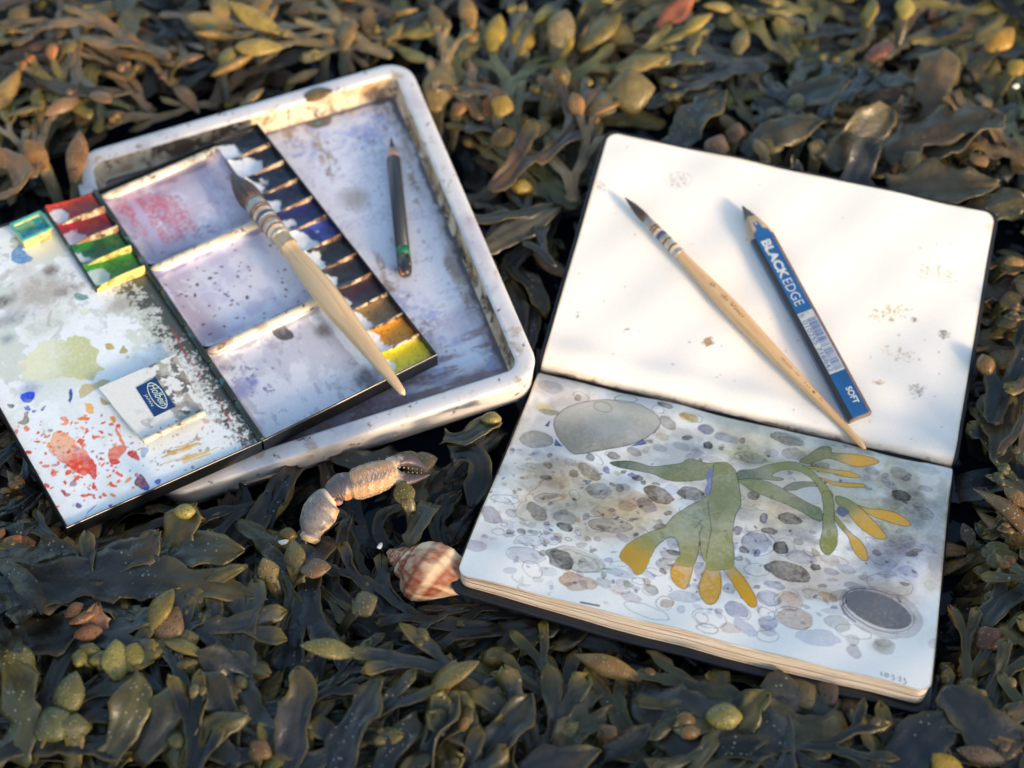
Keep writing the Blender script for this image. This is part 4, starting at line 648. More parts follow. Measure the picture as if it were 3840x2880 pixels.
# thumb plate with maker's badge
hz = .0022
cq = L_([ZM(745, 510), ZM(1322, 258), ZM(1545, 690), ZM(1062, 905)], hz)          # left, top, right, bottom
rk = Raster(0, 1, 0, 1, 90, 90, (232, 230, 222), 51); rk.px = .011
S, Tt = np.meshgrid(np.linspace(0, 1, 90), np.linspace(0, 1, 90))
XY = cq[0] * ((1 - S) * (1 - Tt))[..., None] + cq[1] * (S * (1 - Tt))[..., None] + cq[2] * (S * Tt)[..., None] + cq[3] * ((1 - S) * Tt)[..., None]
pn = fbm_grid(90, 90, 5, 311, 5, .6); pn2 = fbm_grid(90, 90, 12, 312, 4); pn3 = fbm_grid(90, 90, 9, 313, 3)
rk.thresh(pn2 + S * .22, .70, .76, (84, 74, 70), .9, mask=sst(.45, .75, S + pn * .3)); rk.thresh(pn3 + S * .15, .66, .72, (166, 156, 136), .8, mask=sst(.4, .7, S)); rk.thresh(pn2, .66, .70, (70, 62, 76), .8, mask=sst(.75, .95, Tt)); rk.thresh(pn, .6, .75, (206, 208, 200), .6); rk.thresh(pn3 - S * .1, .6, .64, (140, 130, 142), .5, mask=sst(.5, .8, Tt))
rk.thresh(-S, -.03, -.0, (96, 150, 126), .5, mask=sst(.55, .8, Tt))
def slab(name, XY, z, th, C, m, par):
    top = np.concatenate([XY, np.full(XY.shape[:2] + (1,), z)], -1); ny, nx = XY.shape[:2]
    V = np.concatenate([top.reshape(-1, 3), (top - [0, 0, th]).reshape(-1, 3)]); f = gridfaces(ny, nx); n = ny * nx
    b = np.concatenate([np.arange(nx), np.arange(1, ny) * nx + nx - 1, (ny - 1) * nx + np.arange(nx - 2, -1, -1), np.arange(ny - 2, 0, -1) * nx]); b2 = np.roll(b, -1)
    fa = np.concatenate([f, f[:, ::-1] + n, np.stack([b, b + n, b2 + n, b2], 1)])
    return obj(name, mesh(name, itr(PAL, tr(LID, V)), fa, None if C is None else np.concatenate([C.reshape(-1, 3)] * 2), False, m), par)
plate = slab('thumb_plate', XY, hz, .0009, rk.C, M_enam, pal)
cb = L_([ZM(1025, 512), ZM(1172, 434), ZM(1322, 655), ZM(1165, 731)], hz)          # far-left, far-right, near-right, near-left
s2, t2 = np.meshgrid(np.linspace(0, 1, 3), np.linspace(0, 1, 3))
XB = cb[0] * ((1 - s2) * (1 - t2))[..., None] + cb[1] * (s2 * (1 - t2))[..., None] + cb[2] * (s2 * t2)[..., None] + cb[3] * ((1 - s2) * t2)[..., None]
M_badge = mat('badge_blue', (20, 58, 112), rough=.35, var=.25, scale=300); M_silv = mat('badge_silver', (208, 222, 200), rough=.4, var=.2, scale=400)
badge = slab('badge', XB, hz + .00025, .0002, None, M_badge, plate)
bx = (cb[3] - cb[0]); by = (cb[1] - cb[0]); wv, hv = np.linalg.norm(bx), np.linalg.norm(by)
def inpal(Mloc): return np.linalg.inv(PAL) @ LID @ Mloc
def bpos(u, v): p = cb[0] + bx * u + by * v; return np.array([p[0], p[1], hz + .0003])
Mtx = basis(bpos(.13, .50), np.append(bx, 0), np.append(by, 0))
if Mtx[2, 2] < 0: Mtx[:3, 1] *= -1; Mtx[:3, 2] *= -1
obj('lettering', text_fit('Holbein', wv * .72, hv * .36, inpal(Mtx), M_silv, shear=.25, offset=.006), plate)
Mtx = basis(bpos(.30, .10), np.append(bx, 0), np.append(by, 0))
obj('lettering', text_fit('JAPAN', wv * .40, hv * .15, inpal(Mtx), M_silv), plate)
an = np.linspace(0, 2 * math.pi, 41)[:-1]
def ov(k): return np.array([bpos(.50 + k * .44 * math.cos(a), .62 + (k - .06 if k < 1 else k) * .31 * math.sin(a)) for a in an])
a_, b_ = ov(1.0), ov(.93); V = np.concatenate([a_, b_, a_ + [0, 0, .00005], b_ + [0, 0, .00005]]); f = []
for i in range(40):
    j = (i + 1) % 40; f += [(i + 80, j + 80, j + 120, i + 120), (i, i + 40, j + 40, j), (i, j, j + 80, i + 80), (i + 40, i + 120, j + 120, j + 40)]
obj('oval_outline', mesh('oval_outline', itr(PAL, tr(LID, V)), f, None, False, M_silv), plate)
pe = L_([ZM(1078, 912), ZM(1545, 695)], hz + .001)
V, f = lathe([(0, .0012), (.01, .0016), (.27, .0016), (.28, .0014), (.66, .0015), (.67, .0017), (.99, .0016), (1, .0011)], np.append(pe[0], hz + .0004), np.append(pe[1], hz + .0004), 12)
obj('rolled_edge', mesh('rolled_edge', itr(PAL, tr(LID, V)), f, None, True, M_ridge), plate)
# teal half pan standing in the lid
ph_ = .0072
pc4 = L_([Z6(125, 752), Z6(498, 590), Z6(622, 812), Z6(238, 950)], ph_)
cen = pc4.mean(0); pw_ = (np.linalg.norm(pc4[1] - pc4[0]) + np.linalg.norm(pc4[2] - pc4[3])) / 2; pl_ = (np.linalg.norm(pc4[3] - pc4[0]) + np.linalg.norm(pc4[2] - pc4[1])) / 2
vx = (pc4[1] - pc4[0]); vx /= np.linalg.norm(vx); vy = np.array([-vx[1], vx[0]])
if (pc4[0] - pc4[3]) @ vy < 0: vy = -vy
zdir = 1 if vx[0] * vy[1] - vx[1] * vy[0] > 0 else -1
PM = LID @ basis(np.array([cen[0], cen[1], LF]), np.append(vx, 0), np.append(vy, 0)); 
pan = tag(empty('paint_pan', PM), 'teal watercolour half pan standing loose in the palette lid', 'paint pan')
hh = ph_ - LF; w2, l2 = pw_ / 2, pl_ / 2
def rr(w, l, z): return np.column_stack([rrect(2 * w, 2 * l, .0012, 3), np.full(16, z)])
V, f = rings([rr(w2 - .0012, l2 - .0012, 0), rr(w2 - .001, l2 - .001, .0005), rr(w2 - .0004, l2 - .0004, hh - .0014), rr(w2, l2, hh - .0012), rr(w2, l2, hh), rr(w2 - .0011, l2 - .0011, hh), rr(w2 - .0014, l2 - .0014, hh - .005)])
obj('pan_box', mesh('pan_box', V, f, None, False, stain_mat('stained_pan', (206, 196, 130), [((150, 136, 70), 120, .5, .62), ((70, 150, 150), 60, .62, .7)], .4)), pan)
V, f = rings([rr(w2 + .0001, l2 + .0001, hh - .0011), rr(w2 + .0001, l2 + .0001, hh + .0001), rr(w2 - .0012, l2 - .0012, hh + .0001), rr(w2 - .0013, l2 - .0013, hh - .0011)], False); obj('pan_rim', mesh('pan_rim', V, f, None, False, stain_mat('teal_rim', (70, 160, 152), [((150, 176, 110), 120, .5, .62)], .4)), pan)
r = Raster(-w2 + .0013, w2 - .0013, -l2 + .0013, l2 - .0013, 44, 36, (30, 150, 160), 61); nq = fbm_grid(36, 44, 4, 612, 4)
r.thresh(nq, .48, .62, (50, 132, 110), .9); r.thresh(fbm_grid(36, 44, 5, 613, 4), .55, .66, (150, 186, 110), .8, mask=sst(0, .4, r.Y / l2)); r.thresh(nq, .62, .7, (16, 120, 150), .8)
obj('paint_cake', gridmesh('paint_cake', np.stack([r.X, r.Y, hh - .0018 + (nq - .5) * .002 - .0012 * np.exp(-((r.X / w2) ** 2 + (r.Y / l2) ** 2) * 3)], -1), r.C, M_cake), pan)
# ------------------------------------------------------------------ brushes and pencils
M_wood = None
def wood(name, c, c2, sc=(40, 260, 260), rough=.42, coat=.25):
    m, t, b, N, L = nt(name); tc = N.new('ShaderNodeTexCoord'); mp = N.new('ShaderNodeMapping'); mp.inputs['Scale'].default_value = sc
    nz = N.new('ShaderNodeTexNoise'); nz.inputs['Scale'].default_value = 1; nz.inputs['Detail'].default_value = 6; nz.inputs['Distortion'].default_value = .8
    rp = N.new('ShaderNodeValToRGB'); rp.color_ramp.elements[0].position = .35; rp.color_ramp.elements[1].position = .65
    rp.color_ramp.elements[0].color = (*lin(c), 1); rp.color_ramp.elements[1].color = (*lin(c2), 1)
    L.new(tc.outputs['Object'], mp.inputs[0]); L.new(mp.outputs[0], nz.inputs['Vector']); L.new(nz.outputs['Fac'], rp.inputs[0]); L.new(rp.outputs[0], b.inputs['Base Color'])
    b.inputs['Roughness'].default_value = rough; b.inputs['Coat Weight'].default_value = coat; return m
M_hand = wood('varnished_birch', (196, 156, 110), (216, 180, 134), (16, 560, 560)); M_hand2 = wood('pale_varnished_wood', (196, 162, 120), (214, 184, 144), (12, 420, 420))
M_hair = wood('dark_hair', (34, 27, 28), (92, 76, 70), (25, 2200, 2200), .5, 0)
M_quill = mat('quill_ferrule', (150, 146, 138), rough=.22, var=.3, scale=200, coat=.6); M_quill2 = mat('quill_over_wood', (206, 186, 160), rough=.22, var=.12, scale=200, coat=.6)
M_wire = mat('copper_wire', (122, 84, 62), rough=.35, var=.3, scale=300, metal=.6); M_blueband = mat('blue_band', (64, 78, 110), rough=.3, var=.2, scale=300)
M_ink = mat('worn_black_print', (70, 56, 46), rough=.6, var=.3, scale=900); M_silver = mat('silver_print', (186, 192, 196), rough=.45, var=.18, scale=600)
def brush(FR, pts, hs, br, fr0, fr1, hprof, label, m_handle, quill_split):
    """pts: tip, hair/ferrule, ferrule/handle, tail in photo pixels; hs: axis height at tip and tail"""
    tipL = np.append(on(FR, [pts[0]], hs[0])[0], hs[0]); talL = np.append(on(FR, [pts[3]], hs[1])[0], hs[1])
    ax = talL - tipL; L = np.linalg.norm(ax); d = ax / L
    s1 = (np.append(on(FR, [pts[1]], hs[0])[0], hs[0]) - tipL) @ d / L; s2 = (np.append(on(FR, [pts[2]], hs[0])[0], hs[0]) - tipL) @ d / L
    o0 = tipL + ax * .42; o0[2] = 0; an_ = math.atan2(d[1], d[0]); Rz = np.array([[math.cos(an_), -math.sin(an_), 0], [math.sin(an_), math.cos(an_), 0], [0, 0, 1]]); Mr = FR.copy(); Mr[:3, 3] = tr(FR, o0); Mr[:3, :3] = FR[:3, :3] @ Rz
    root = tag(empty('paint_brush', Mr), label, 'paint brush'); A, B = (tipL - o0) @ Rz, (talL - o0) @ Rz; d = d @ Rz
    def part(nm, prof, m, par=root, n=24):
        V, f = lathe(prof, A, B, n); return obj(nm, mesh(nm, V, f, None, True, m), par)
    part('bristles', [(s1 * t * 1.02, br * r) for t, r in ((0, .05), (.06, .16), (.2, .42), (.4, .74), (.6, .93), (.8, 1.0), (1, .93))], M_hair)
    fe = part('ferrule', [(s1 * .985, fr0 * .9), (s1, fr0), (s1 + (s2 - s1) * quill_split, (fr0 + fr1) / 2)], M_quill)
    part('ferrule_sleeve', [(s1 + (s2 - s1) * quill_split, (fr0 + fr1) / 2 * .995), (s2, fr1), (s2 + .002, fr1 * .93)], M_quill2)
    for q, m in ((.24, M_wire), (.31, M_wire), (.47, M_blueband), (.64, M_wire), (.82, M_wire), (.98, M_quill)):
        s = s1 + (s2 - s1) * q; r = fr0 + (fr1 - fr0) * q; w = .0035 if m is M_wire else .008
        part('binding', [(s - w, r * .98), (s - w * .6, r * 1.06), (s + w * .6, r * 1.06), (s + w, r * .98)], m)
    part('handle', [(s2 - .004, fr1 * .9)] + [(s2 + (1 - s2) * t, r) for t, r in hprof], m_handle)
    return root, A, B, s2, d
hp = [(0, .0028), (.08, .0031), (.16, .0037), (.24, .0042), (.30, .0044), (.38, .0042), (.5, .0036), (.65, .0029), (.8, .0023), (.92, .0018), (.97, .0016), (.99, .0012), (1, .0004)]
root, A, B, s2, d = brush(TOP, [(2343.5, 740), (2421, 828), (2543, 951), (3246, 1684)], (.0046, .0034), .0025, .0025, .0031, hp, 'slim wooden paint brush with bound quill ferrule lying on the blank sketchbook page', M_hand, .5)
Lb = np.linalg.norm(B - A); up = np.cross((0, 0, 1), d); nrm = np.cross(d, up); nrm /= np.linalg.norm(nrm)
def hr(s): t = (s - s2) / (1 - s2); return np.interp(t, [a for a, b in hp], [b for a, b in hp])
def onhandle(px0, px1, body, h, shear=0, off=0):
    a = np.append(on(TOP, [px0], .008)[0], 0); b = np.append(on(TOP, [px1], .008)[0], 0); loc = np.array(root.matrix_world.inverted() @ Vector(tr(TOP, np.append(a[:2], .008))))
    s = (loc - A) @ d / Lb; w = np.linalg.norm(b - a); sm = s + w / Lb / 2; r = max(hr(s), hr(sm), hr(s + w / Lb)); o = A + d * s * Lb + nrm * (r + .00006) - up / np.linalg.norm(up) * h * .5
    obj('lettering', text_fit(body, w, h, basis(o, d, up), M_ink, shear, off), root)
ZQ = zoomer(2280, 680, 620 / 1805); Z3 = zoomer(2900, 1180, 500 / 1595)
onhandle(ZQ(1070, 1150), ZQ(1115, 1180), '0', .0019, .2, -.01); onhandle(ZQ(1180, 1290), ZQ(1440, 1510), 'da Vinci', .0022, .2, -.015)
onhandle(Z3(55, 540), Z3(185, 660), 'illaill', .0013, 0, -.02); onhandle(Z3(225, 720), Z3(265, 750), ',,', .0008, 0, -.01); onhandle(Z3(340, 830), Z3(400, 895), 'lii', .0012, 0, -.025); onhandle(Z3(430, 930), Z3(460, 960), 'i', .0010); onhandle(Z3(505, 1020), Z3(550, 1050), '-.', .0007)
hp2 = [(0, .0048), (.07, .0049), (.072, .0052), (.078, .0046), (.13, .0048), (.2, .0055), (.28, .0060), (.36, .0064), (.42, .0064), (.5, .0060), (.6, .0051), (.72, .0043), (.84, .0032), (.93, .0024), (.98, .0018), (1, .0006)]
brush(PAL, [(866, 652), (952, 760), (1035, 892), (1517, 1480)], (.0078, .0058), .0066, .0060, .0052, hp2, 'thick pale wooden mop brush lying across the palette', M_hand2, .55)

# blue carpenter's pencil on the blank page
PHt = .0076
p1 = on(TOP, [(3024, 1180)], PHt)[0]; p2 = on(TOP, [(3229, 1557)], PHt)[0]; tp = on(TOP, [(2784, 772)], .004)[0]
dv = (p2 - p1) / np.linalg.norm(p2 - p1); uu0 = (tp - p2) @ dv; LEN = -uu0
o0 = np.append(p2 - dv * LEN / 2, 0.0); Mr = TOP.copy(); Mr[:3, 3] = tr(TOP, o0); Mr[:3, :3] = TOP[:3, :3] @ np.array([[dv[0], -dv[1], 0], [dv[1], dv[0], 0], [0, 0, 1]])
cp = tag(empty('carpenter_pencil', Mr), 'flat blue carpenter pencil with silver lettering on the blank sketchbook page', 'pencil')
X0, X1 = -LEN / 2, LEN / 2; tipy = (tp - p2) @ np.array([-dv[1], dv[0]])
OCT = np.array([(-.0044, .0076), (.0044, .0076), (.0058, .0069), (.0066, .0054), (.0066, .0024), (.0058, .0007), (.0044, .0001), (-.0044, .0001), (-.0058, .0007), (-.0066, .0024), (-.0066, .0054), (-.0058, .0069)])
M_cblue = stain_mat('blue_lacquer', (34, 90, 146), [((26, 76, 128), 40, .4, .7), ((150, 146, 140), 260, .70, .73)], .3, .35); M_cblk = stain_mat('black_lacquer', (46, 50, 54), [((84, 84, 84), 160, .62, .7)], .35, .2); M_cbr = mat('scuffed_edge', (104, 84, 76), rough=.5, var=.3, scale=300)
def ring(x, k=1.0, cy=0.0, cz=.0038): return np.column_stack([np.full(12, x), OCT[:, 0] * k + cy, (OCT[:, 1] - .0038) * k + cz])
xs_ = X0 + .022
V, f = rings([ring(xs_ - .0002, .99), ring(xs_), ring(X1 - .0006), ring(X1 - .0001, .97)])
mi = []
for q in range(3): mi += [0, 2, 2, 0, 0, 0, 1, 0, 0, 0, 1, 1]
mi += [2, 2]
obj('lacquered_body', mesh('lacquered_body', V, f, None, False, [M_cblue, M_cblk, M_cbr], mi), cp)
V, f = rings([ring(X1 - .0002, .94), ring(X1 + .0003, .92)]); obj('end_grain', mesh('end_grain', V, f, None, False, mat('grey_wood_end', (120, 110, 100), rough=.8, var=.3, scale=400)), cp)
# sharpened part, finely divided so the scalloped lacquer edge can follow it
nu, na = 46, 72; tt = np.linspace(0, 1, nu); R = []; CC = []
OF = np.concatenate([np.linspace(OCT[i], OCT[(i + 1) % 12], na // 12 + 1)[:-1] for i in range(12)]); ks = fbm_grid(nu, na, 5, 77, 4)
for j, t in enumerate(tt):
    k = np.interp(t, [0, .12, .3, .5, .72, .9, 1], [.05, .16, .36, .58, .80, .95, 1.0]) ; cy = tipy * (1 - t) ** 1.5; x = X0 + .022 * t + (.0003 if t == 1 else 0)
    kz = np.interp(t, [0, .12, .3, .5, .7, 1], [.10, .30, .60, .82, .96, 1.0]); q = np.column_stack([np.full(na, x), OF[:, 0] * k + cy, (OF[:, 1] - .0038) * kz + .0038 + .0002 * (ks[j] - .5)])
    R.append(q); c = np.ones((na, 3)) * lin((182, 158, 130)); c = c * (.75 + .5 * ks[j])[:, None]; c[t < .40 + .16 * (ks[j] - .5)] = lin((92, 86, 84)); 
    edge = np.where(OF[:, 1] > .0070, .60 + .28 * (np.abs(OF[:, 0]) / .0044) ** 1.6 + .08 * np.cos(OF[:, 0] * 2400), .97 + .0 * OF[:, 0]); c[t > edge] = lin((34, 90, 146)); CC.append(c)
V, f = rings(R); obj('sharpened_point', mesh('sharpened_point', V, f, np.array(CC).reshape(-1, 3), True, mat_col('graphite_and_cedar', .6, .0001, 500)), cp)
def xof(px): q = on(TOP, [px], PHt)[0]; return (q - p2) @ dv + LEN / 2, (q - p2) @ np.array([-dv[1], dv[0]])
Z2 = zoomer(2650, 700, 700 / 2212)
xa, xb, xc_ = xof(Z2(672, 640))[0], xof(Z2(925, 1085))[0], xof(Z2(1112, 1400))[0]; yl = xof(Z2(640, 720))[1]
zt = PHt + .00008
def Mt(x, y): return basis(np.array([x, y, zt]), (1, 0, 0), (0, 1, 0))
YB = -.0030
obj('lettering', text_fit('BLACK', xb - xa, .0052, Mt(xa, YB), M_silver, offset=.045), cp); obj('lettering', text_fit('EDGE', xc_ - xb - .0008, .0052, Mt(xb + .0008, YB), M_silver, offset=-.003), cp)
l0, l1 = xof(Z3(330, -20))[0], xof(Z3(770, 680))[0]
rbx = Raster(l0, l1, -.0042, .0042, 236, 40, (176, 182, 186), 91); rbx.thresh(rbx.n1 + rbx.f1 * .7, .1, .3, (146, 154, 162), .6); x = l0 + .0045; rgb = random.Random(8)
while x < l1 - .0012:
    w = rgb.choice([.00022, .00036, .00036, .0006]); gsel = (rbx.X > x) & (rbx.X < x + w) & (rbx.Y > -.0010) & (rbx.Y < .0037); rbx.C[gsel] = lin((34, 86, 140)); x += w + rgb.choice([.00022, .0003, .0005])
obj('barcode_label', gridmesh('barcode_label', np.stack([rbx.X, rbx.Y, np.full_like(rbx.X, PHt + .00005)], -1), rbx.C, mat_col('silver_label', .45, 0)), cp)
M_bprint = mat('blue_print', (30, 78, 132), rough=.5, var=.2, scale=500)
obj('lettering', text_fit('5', .0016, .0024, Mt(l0 + .0010, -.0036), M_bprint), cp); obj('lettering', text_fit('010255 716842', l1 - l0 - .0058, .0024, Mt(l0 + .0046, -.0038), M_bprint), cp)
sa, sb = xof(Z3(880, 870))[0], xof(Z3(1000, 1055))[0]; obj('lettering', text_fit('SOFT', sb - sa, .0034, Mt(sa, -.0006), M_silver, offset=.03), cp)

# black pencil in the tray
Zc = zoomer(700, 200, 1400 / 2212); rc = .0038; zc = -TD + .0006 + rc
a3 = np.append(on(TRAY, [Zc(1212, 500)], zc)[0], zc); b3 = np.append(on(TRAY, [Zc(1297, 1318)], zc)[0], zc); o0 = (a3 + b3) / 2; o0[2] = -TD; Mr = TRAY.copy(); Mr[:3, 3] = tr(TRAY, o0)
bp_ = tag(empty('pencil', Mr), 'short black pencil with a green band lying in the white tray', 'pencil'); A, B = a3 - o0, b3 - o0; L3 = np.linalg.norm(B - A)
def cprt(nm, prof, m, n=16): V, f = lathe(prof, A, B, n); return obj(nm, mesh(nm, V, f, None, True, m), bp_)
cprt('lead', [(0, .0003), (.03, .0008), (.085, .0019), (.09, .0019)], mat('charcoal_lead', (58, 56, 60), rough=.7, var=.3, scale=400))
cprt('sharpened_wood', [(.085, .0019), (.16, .0035), (.163, .0035)], wood('cedar_cone', (190, 138, 110), (206, 156, 128)))
M_pb = stain_mat('black_paint', (44, 48, 54), [((80, 84, 88), 120, .62, .7)], .42, .15)
cprt('painted_body', [(.158, .0033), (.166, rc), (.815, rc)], M_pb); cprt('green_band', [(.815, rc * 1.004), (.868, rc * 1.004)], mat('green_paint', (16, 110, 78), rough=.4, var=.2, scale=200, c2=(150, 110, 80), thr=(.68, .72)))
cprt('rounded_end', [(.868, rc), (.95, rc), (.975, rc * .93), (.99, rc * .78), (1, rc * .45)], stain_mat('chipped_black', (40, 42, 46), [((190, 130, 96), 230, .58, .64)], .4, .2))

# ------------------------------------------------------------------ crab claw
def spine_loft(P, rw, rv, n=40, m=44, seed=0, bump=.06, up=(0, 0, 1)):
    P = np.asarray(P, float); t = np.linspace(0, 1, len(P)); T = np.linspace(0, 1, m)
    def cr(v):                                                         # Catmull-Rom through the knots
        v = np.asarray(v, float); x = T * (len(v) - 1); i = np.clip(x.astype(int), 0, len(v) - 2); f = (x - i).reshape((-1,) + (1,) * (v.ndim - 1))
        g = lambda k: v[np.clip(i + k, 0, len(v) - 1)]; p0, p1, p2, p3 = g(-1), g(0), g(1), g(2)
        return .5 * (2 * p1 + (p2 - p0) * f + (2 * p0 - 5 * p1 + 4 * p2 - p3) * f ** 2 + (3 * p1 - p0 - 3 * p2 + p3) * f ** 3)
    C, W, H = cr(P), np.maximum(cr(rw), 1e-4), np.maximum(cr(rv), 1e-4); D = np.gradient(C, axis=0); D /= np.linalg.norm(D, axis=1, keepdims=True)
    a = np.linspace(0, 2 * math.pi, n, endpoint=False); ns = fbm_grid(m, n + 1, 9, seed, 3)[:, :n]; ns[:, -3:] = ns[:, -3:] * np.array([.75, .5, .25]) + ns[:, :1] * np.array([.25, .5, .75])
    u = np.asarray(up, float); R = []
    for j in range(m):
        s = np.cross(D[j], u); s /= np.linalg.norm(s); w = np.cross(s, D[j]); k = 1 + bump * (ns[j] - .5) * 2
        R.append(C[j] + np.outer(np.cos(a) * W[j] * k, s) + np.outer(np.sin(a) * H[j] * k, w))
    V, f = rings(R); return V, f, np.repeat(T, n), np.tile(a, m), ns.ravel()
ZKm = 800 / 2042 / 8000.
croot = wpt([ZK(760, 520)], .0)[0]
def granule(T, a): return ((np.sin(T * 120 + 2 * np.sin(a * 4)) > .1) & (np.abs(np.sin(a * 3.5 + .5)) < .30)).astype(float)
crab = tag(empty('crab_claw', loc=croot), 'orange and grey crab claw with jointed arm lying on the seaweed', 'crab claw')
M_crab = mat_col('crab_shell', .45, .00018, 900, coat=.15)
def cseg(nm, pts, rw, zs, flat, seed, colf, bump=.06, par=crab, gran=0):
    P = np.array([wpt([ZK(x, y)], z)[0] for (x, y), z in zip(pts, zs)]) - croot; rw = np.array(rw) * ZKm * .97
    V, f, T, a, ns = spine_loft(P, rw, rw * flat, n=64, m=84, seed=seed, bump=bump)
    if gran: gq = granule(T, a) * gran; nc_ = V.reshape(84, 64, 3).mean(1).repeat(64, 0); V = V + (V - nc_) * gq[:, None]
    return obj(nm, mesh(nm, V, f, colf(T, a, ns), True, M_crab), par)
def mixc(a, b, t): t = np.clip(t, 0, 1)[:, None]; return lin(a) * (1 - t) + lin(b) * t
rn = np.random.default_rng(3)
def c_merus(T, a, ns):
    c = mixc((234, 196, 150), (128, 120, 116), sst(.42, .80, ns * .8 + .35 * np.sin(a) * (T > .2) + .1) * sst(.12, .3, T)); sp = rn.random(len(T)) < .25; c[sp & (T > .15)] *= .62; k = sst(.84, .95, T)[:, None]; return c * (1 - k) + lin((236, 214, 184)) * k
def c_carpus(T, a, ns): c = mixc((196, 140, 92), (84, 78, 82), sst(.3, .6, ns + .35 * np.sin(a) - .1)); sp = rn.random(len(T)) < .2; c[sp] = c[sp] * 1.5; return c
def c_palm(T, a, ns):
    st = np.cos(a * 5 + .6); c = mixc((194, 146, 102), (126, 112, 106), sst(.2, .9, st + (ns - .5) * 1.2)); sp = (rn.random(len(T)) < .22) & (st > -.2); c[sp] = lin((200, 170, 140)); gm = (granule(T, a) > 0) & (rn.random(len(T)) < .5); c[gm] = lin((216, 190, 160)); c *= (.75 + .5 * rn.random(len(T)))[:, None]; k = sst(.88, 1, T)[:, None]; return c * (1 - k) + lin((206, 180, 150)) * k
def c_fing(T, a, ns): return mixc((214, 190, 160), (84, 70, 74), sst(.05, .45, T + (ns - .5) * .4))
cseg('arm_segment', [(400, 975), (415, 935), (430, 890), (455, 800), (510, 690), (585, 580), (628, 545)], [74, 104, 98, 150, 178, 150, 78], [.003, .004, .005, .007, .009, .012, .013], .82, 1, c_merus)
cseg('wrist_segment', [(590, 548), (640, 495), (700, 455), (765, 442), (805, 438)], [60, 112, 140, 148, 122], [.012, .013, .014, .014, .0135], .85, 2, c_carpus, .10)
cseg('joint_knob', [(650, 590), (690, 596), (730, 590)], [22, 34, 10], [.011, .012, .012], .9, 3, lambda T, a, ns: mixc((206, 130, 90), (116, 122, 140), sst(.4, .8, T)))
palm = cseg('claw_palm', [(782, 452), (810, 440), (860, 425), (960, 388), (1080, 345), (1180, 305), (1235, 295)], [86, 138, 164, 180, 170, 140, 86], [.0135, .014, .0145, .015, .015, .0145, .014], .72, 4, c_palm, .09, gran=.012)
cseg('fixed_finger', [(1190, 340), (1270, 368), (1360, 376), (1450, 362), (1560, 332)], [100, 80, 60, 38, 8], [.0135, .013, .0125, .012, .0115], .7, 5, c_fing, .10)
cseg('movable_finger', [(1160, 236), (1240, 204), (1330, 194), (1430, 216), (1545, 290)], [64, 66, 58, 42, 8], [.0155, .016, .0155, .014, .0120], .8, 6, c_fing, .08)
M_tooth = mat('claw_tooth', (150, 128, 114), rough=.4, var=.2, scale=300)
for i in range(6):
    t = i / 5; x = 1270 + 210 * t
    for yy, zz, dy in ((258 + 22 * t * t, .0135, 14), (312 + 8 * t, .0130, -14)):
        p = wpt([ZK(x, yy)], zz)[0] - croot; q = wpt([ZK(x, yy + dy)], zz)[0] - croot; V, f = lathe([(0, .0006 - .0003 * t), (.6, .0005 - .0003 * t), (1, .00015)], p, q, 8); obj('tooth', mesh('tooth', V, f, None, True, M_tooth), crab)
cseg('torn_stump', [(395, 985), (370, 1010), (350, 1040), (380, 1065)], [52, 46, 40, 12], [.0025, .001, -.001, -.003], .6, 8, lambda T, a, ns: mixc((232, 220, 200), (190, 130, 104), sst(.45, .7, ns)), .3)

# ------------------------------------------------------------------ whelk shell
ap, en = wpt([ZK(1112, 1040)], .0055)[0], wpt([ZK(1935, 1500)], -.003)[0]
sroot = wpt([ZK(1520, 1200)], -.010)[0]; ax = en - ap; SL = np.linalg.norm(ax); ax /= SL; e1 = np.cross(ax, (0, 0, 1)); e1 /= np.linalg.norm(e1); e2 = np.cross(e1, ax)
turns, per, nph = 4.4, 110, 44; th = np.linspace(0, turns * 2 * math.pi, int(turns * per)); kk = math.log(1.78) / (2 * math.pi); g = np.exp(kk * (th - th[-1])) ; ph0 = 2.2 - th[-1]
Vs, Cs = [], []; rr_ = np.random.default_rng(12); na_ = fbm_grid(len(th), nph, 8, 500, 4, .6, 1.0); phi = np.linspace(0, 2 * math.pi, nph, endpoint=False)
for j, (t, gg) in enumerate(zip(th, g)):
    rib = 1 + .10 * abs(math.sin(t * 10)) ** .8 * min(1, (1.2 - gg) * 5) + .028 * np.sin(phi * 17)
    a_r, b_r, Rc = .0100 * gg, (.0104 + .0050 * sst(.7, 1, gg)) * gg, .0075 * gg
    rad = Rc + a_r * np.cos(phi) * rib; axp = SL * (.02 + .625 * gg) + b_r * np.sin(phi) - .0016 * gg * np.cos(phi); axp = np.where(np.sin(phi) > .2, axp + (np.sin(phi) - .2) * .0050 * gg * np.clip(1 - np.cos(phi) * .6, 0, 2), axp); rad = rad * np.where(np.sin(phi) > 0, 1 - .28 * np.sin(phi) ** 2, 1 - .06 * np.sin(phi) ** 2)
    an_ = t + ph0; u = e1 * math.cos(an_) + e2 * math.sin(an_)
    Vs.append(ap - sroot + np.outer(axp, ax) + np.outer(np.maximum(rad, .0001), u))
    s = np.sin(phi); band = sst(-.62, -.45, s) * sst(.12, -.02, s) + .9 * sst(.25, .35, s) * sst(.72, .6, s); streak = .5 + .5 * math.sin(t * 20 + 1.2); v = np.clip(.75 * band + .30 + (na_[j] - .5) * 2.4 - .4 * sst(.94, 1.0, gg), 0, 1)
    c = lin((226, 196, 158)) * (1 - v)[:, None] + lin((140, 64, 30)) * v[:, None]; w = (np.abs(np.sin(phi * 11)) < .28) & (streak > .45); c[w] = c[w] * .82 + lin((240, 224, 200)) * .18; Cs.append(c)
V, f = rings(Vs)
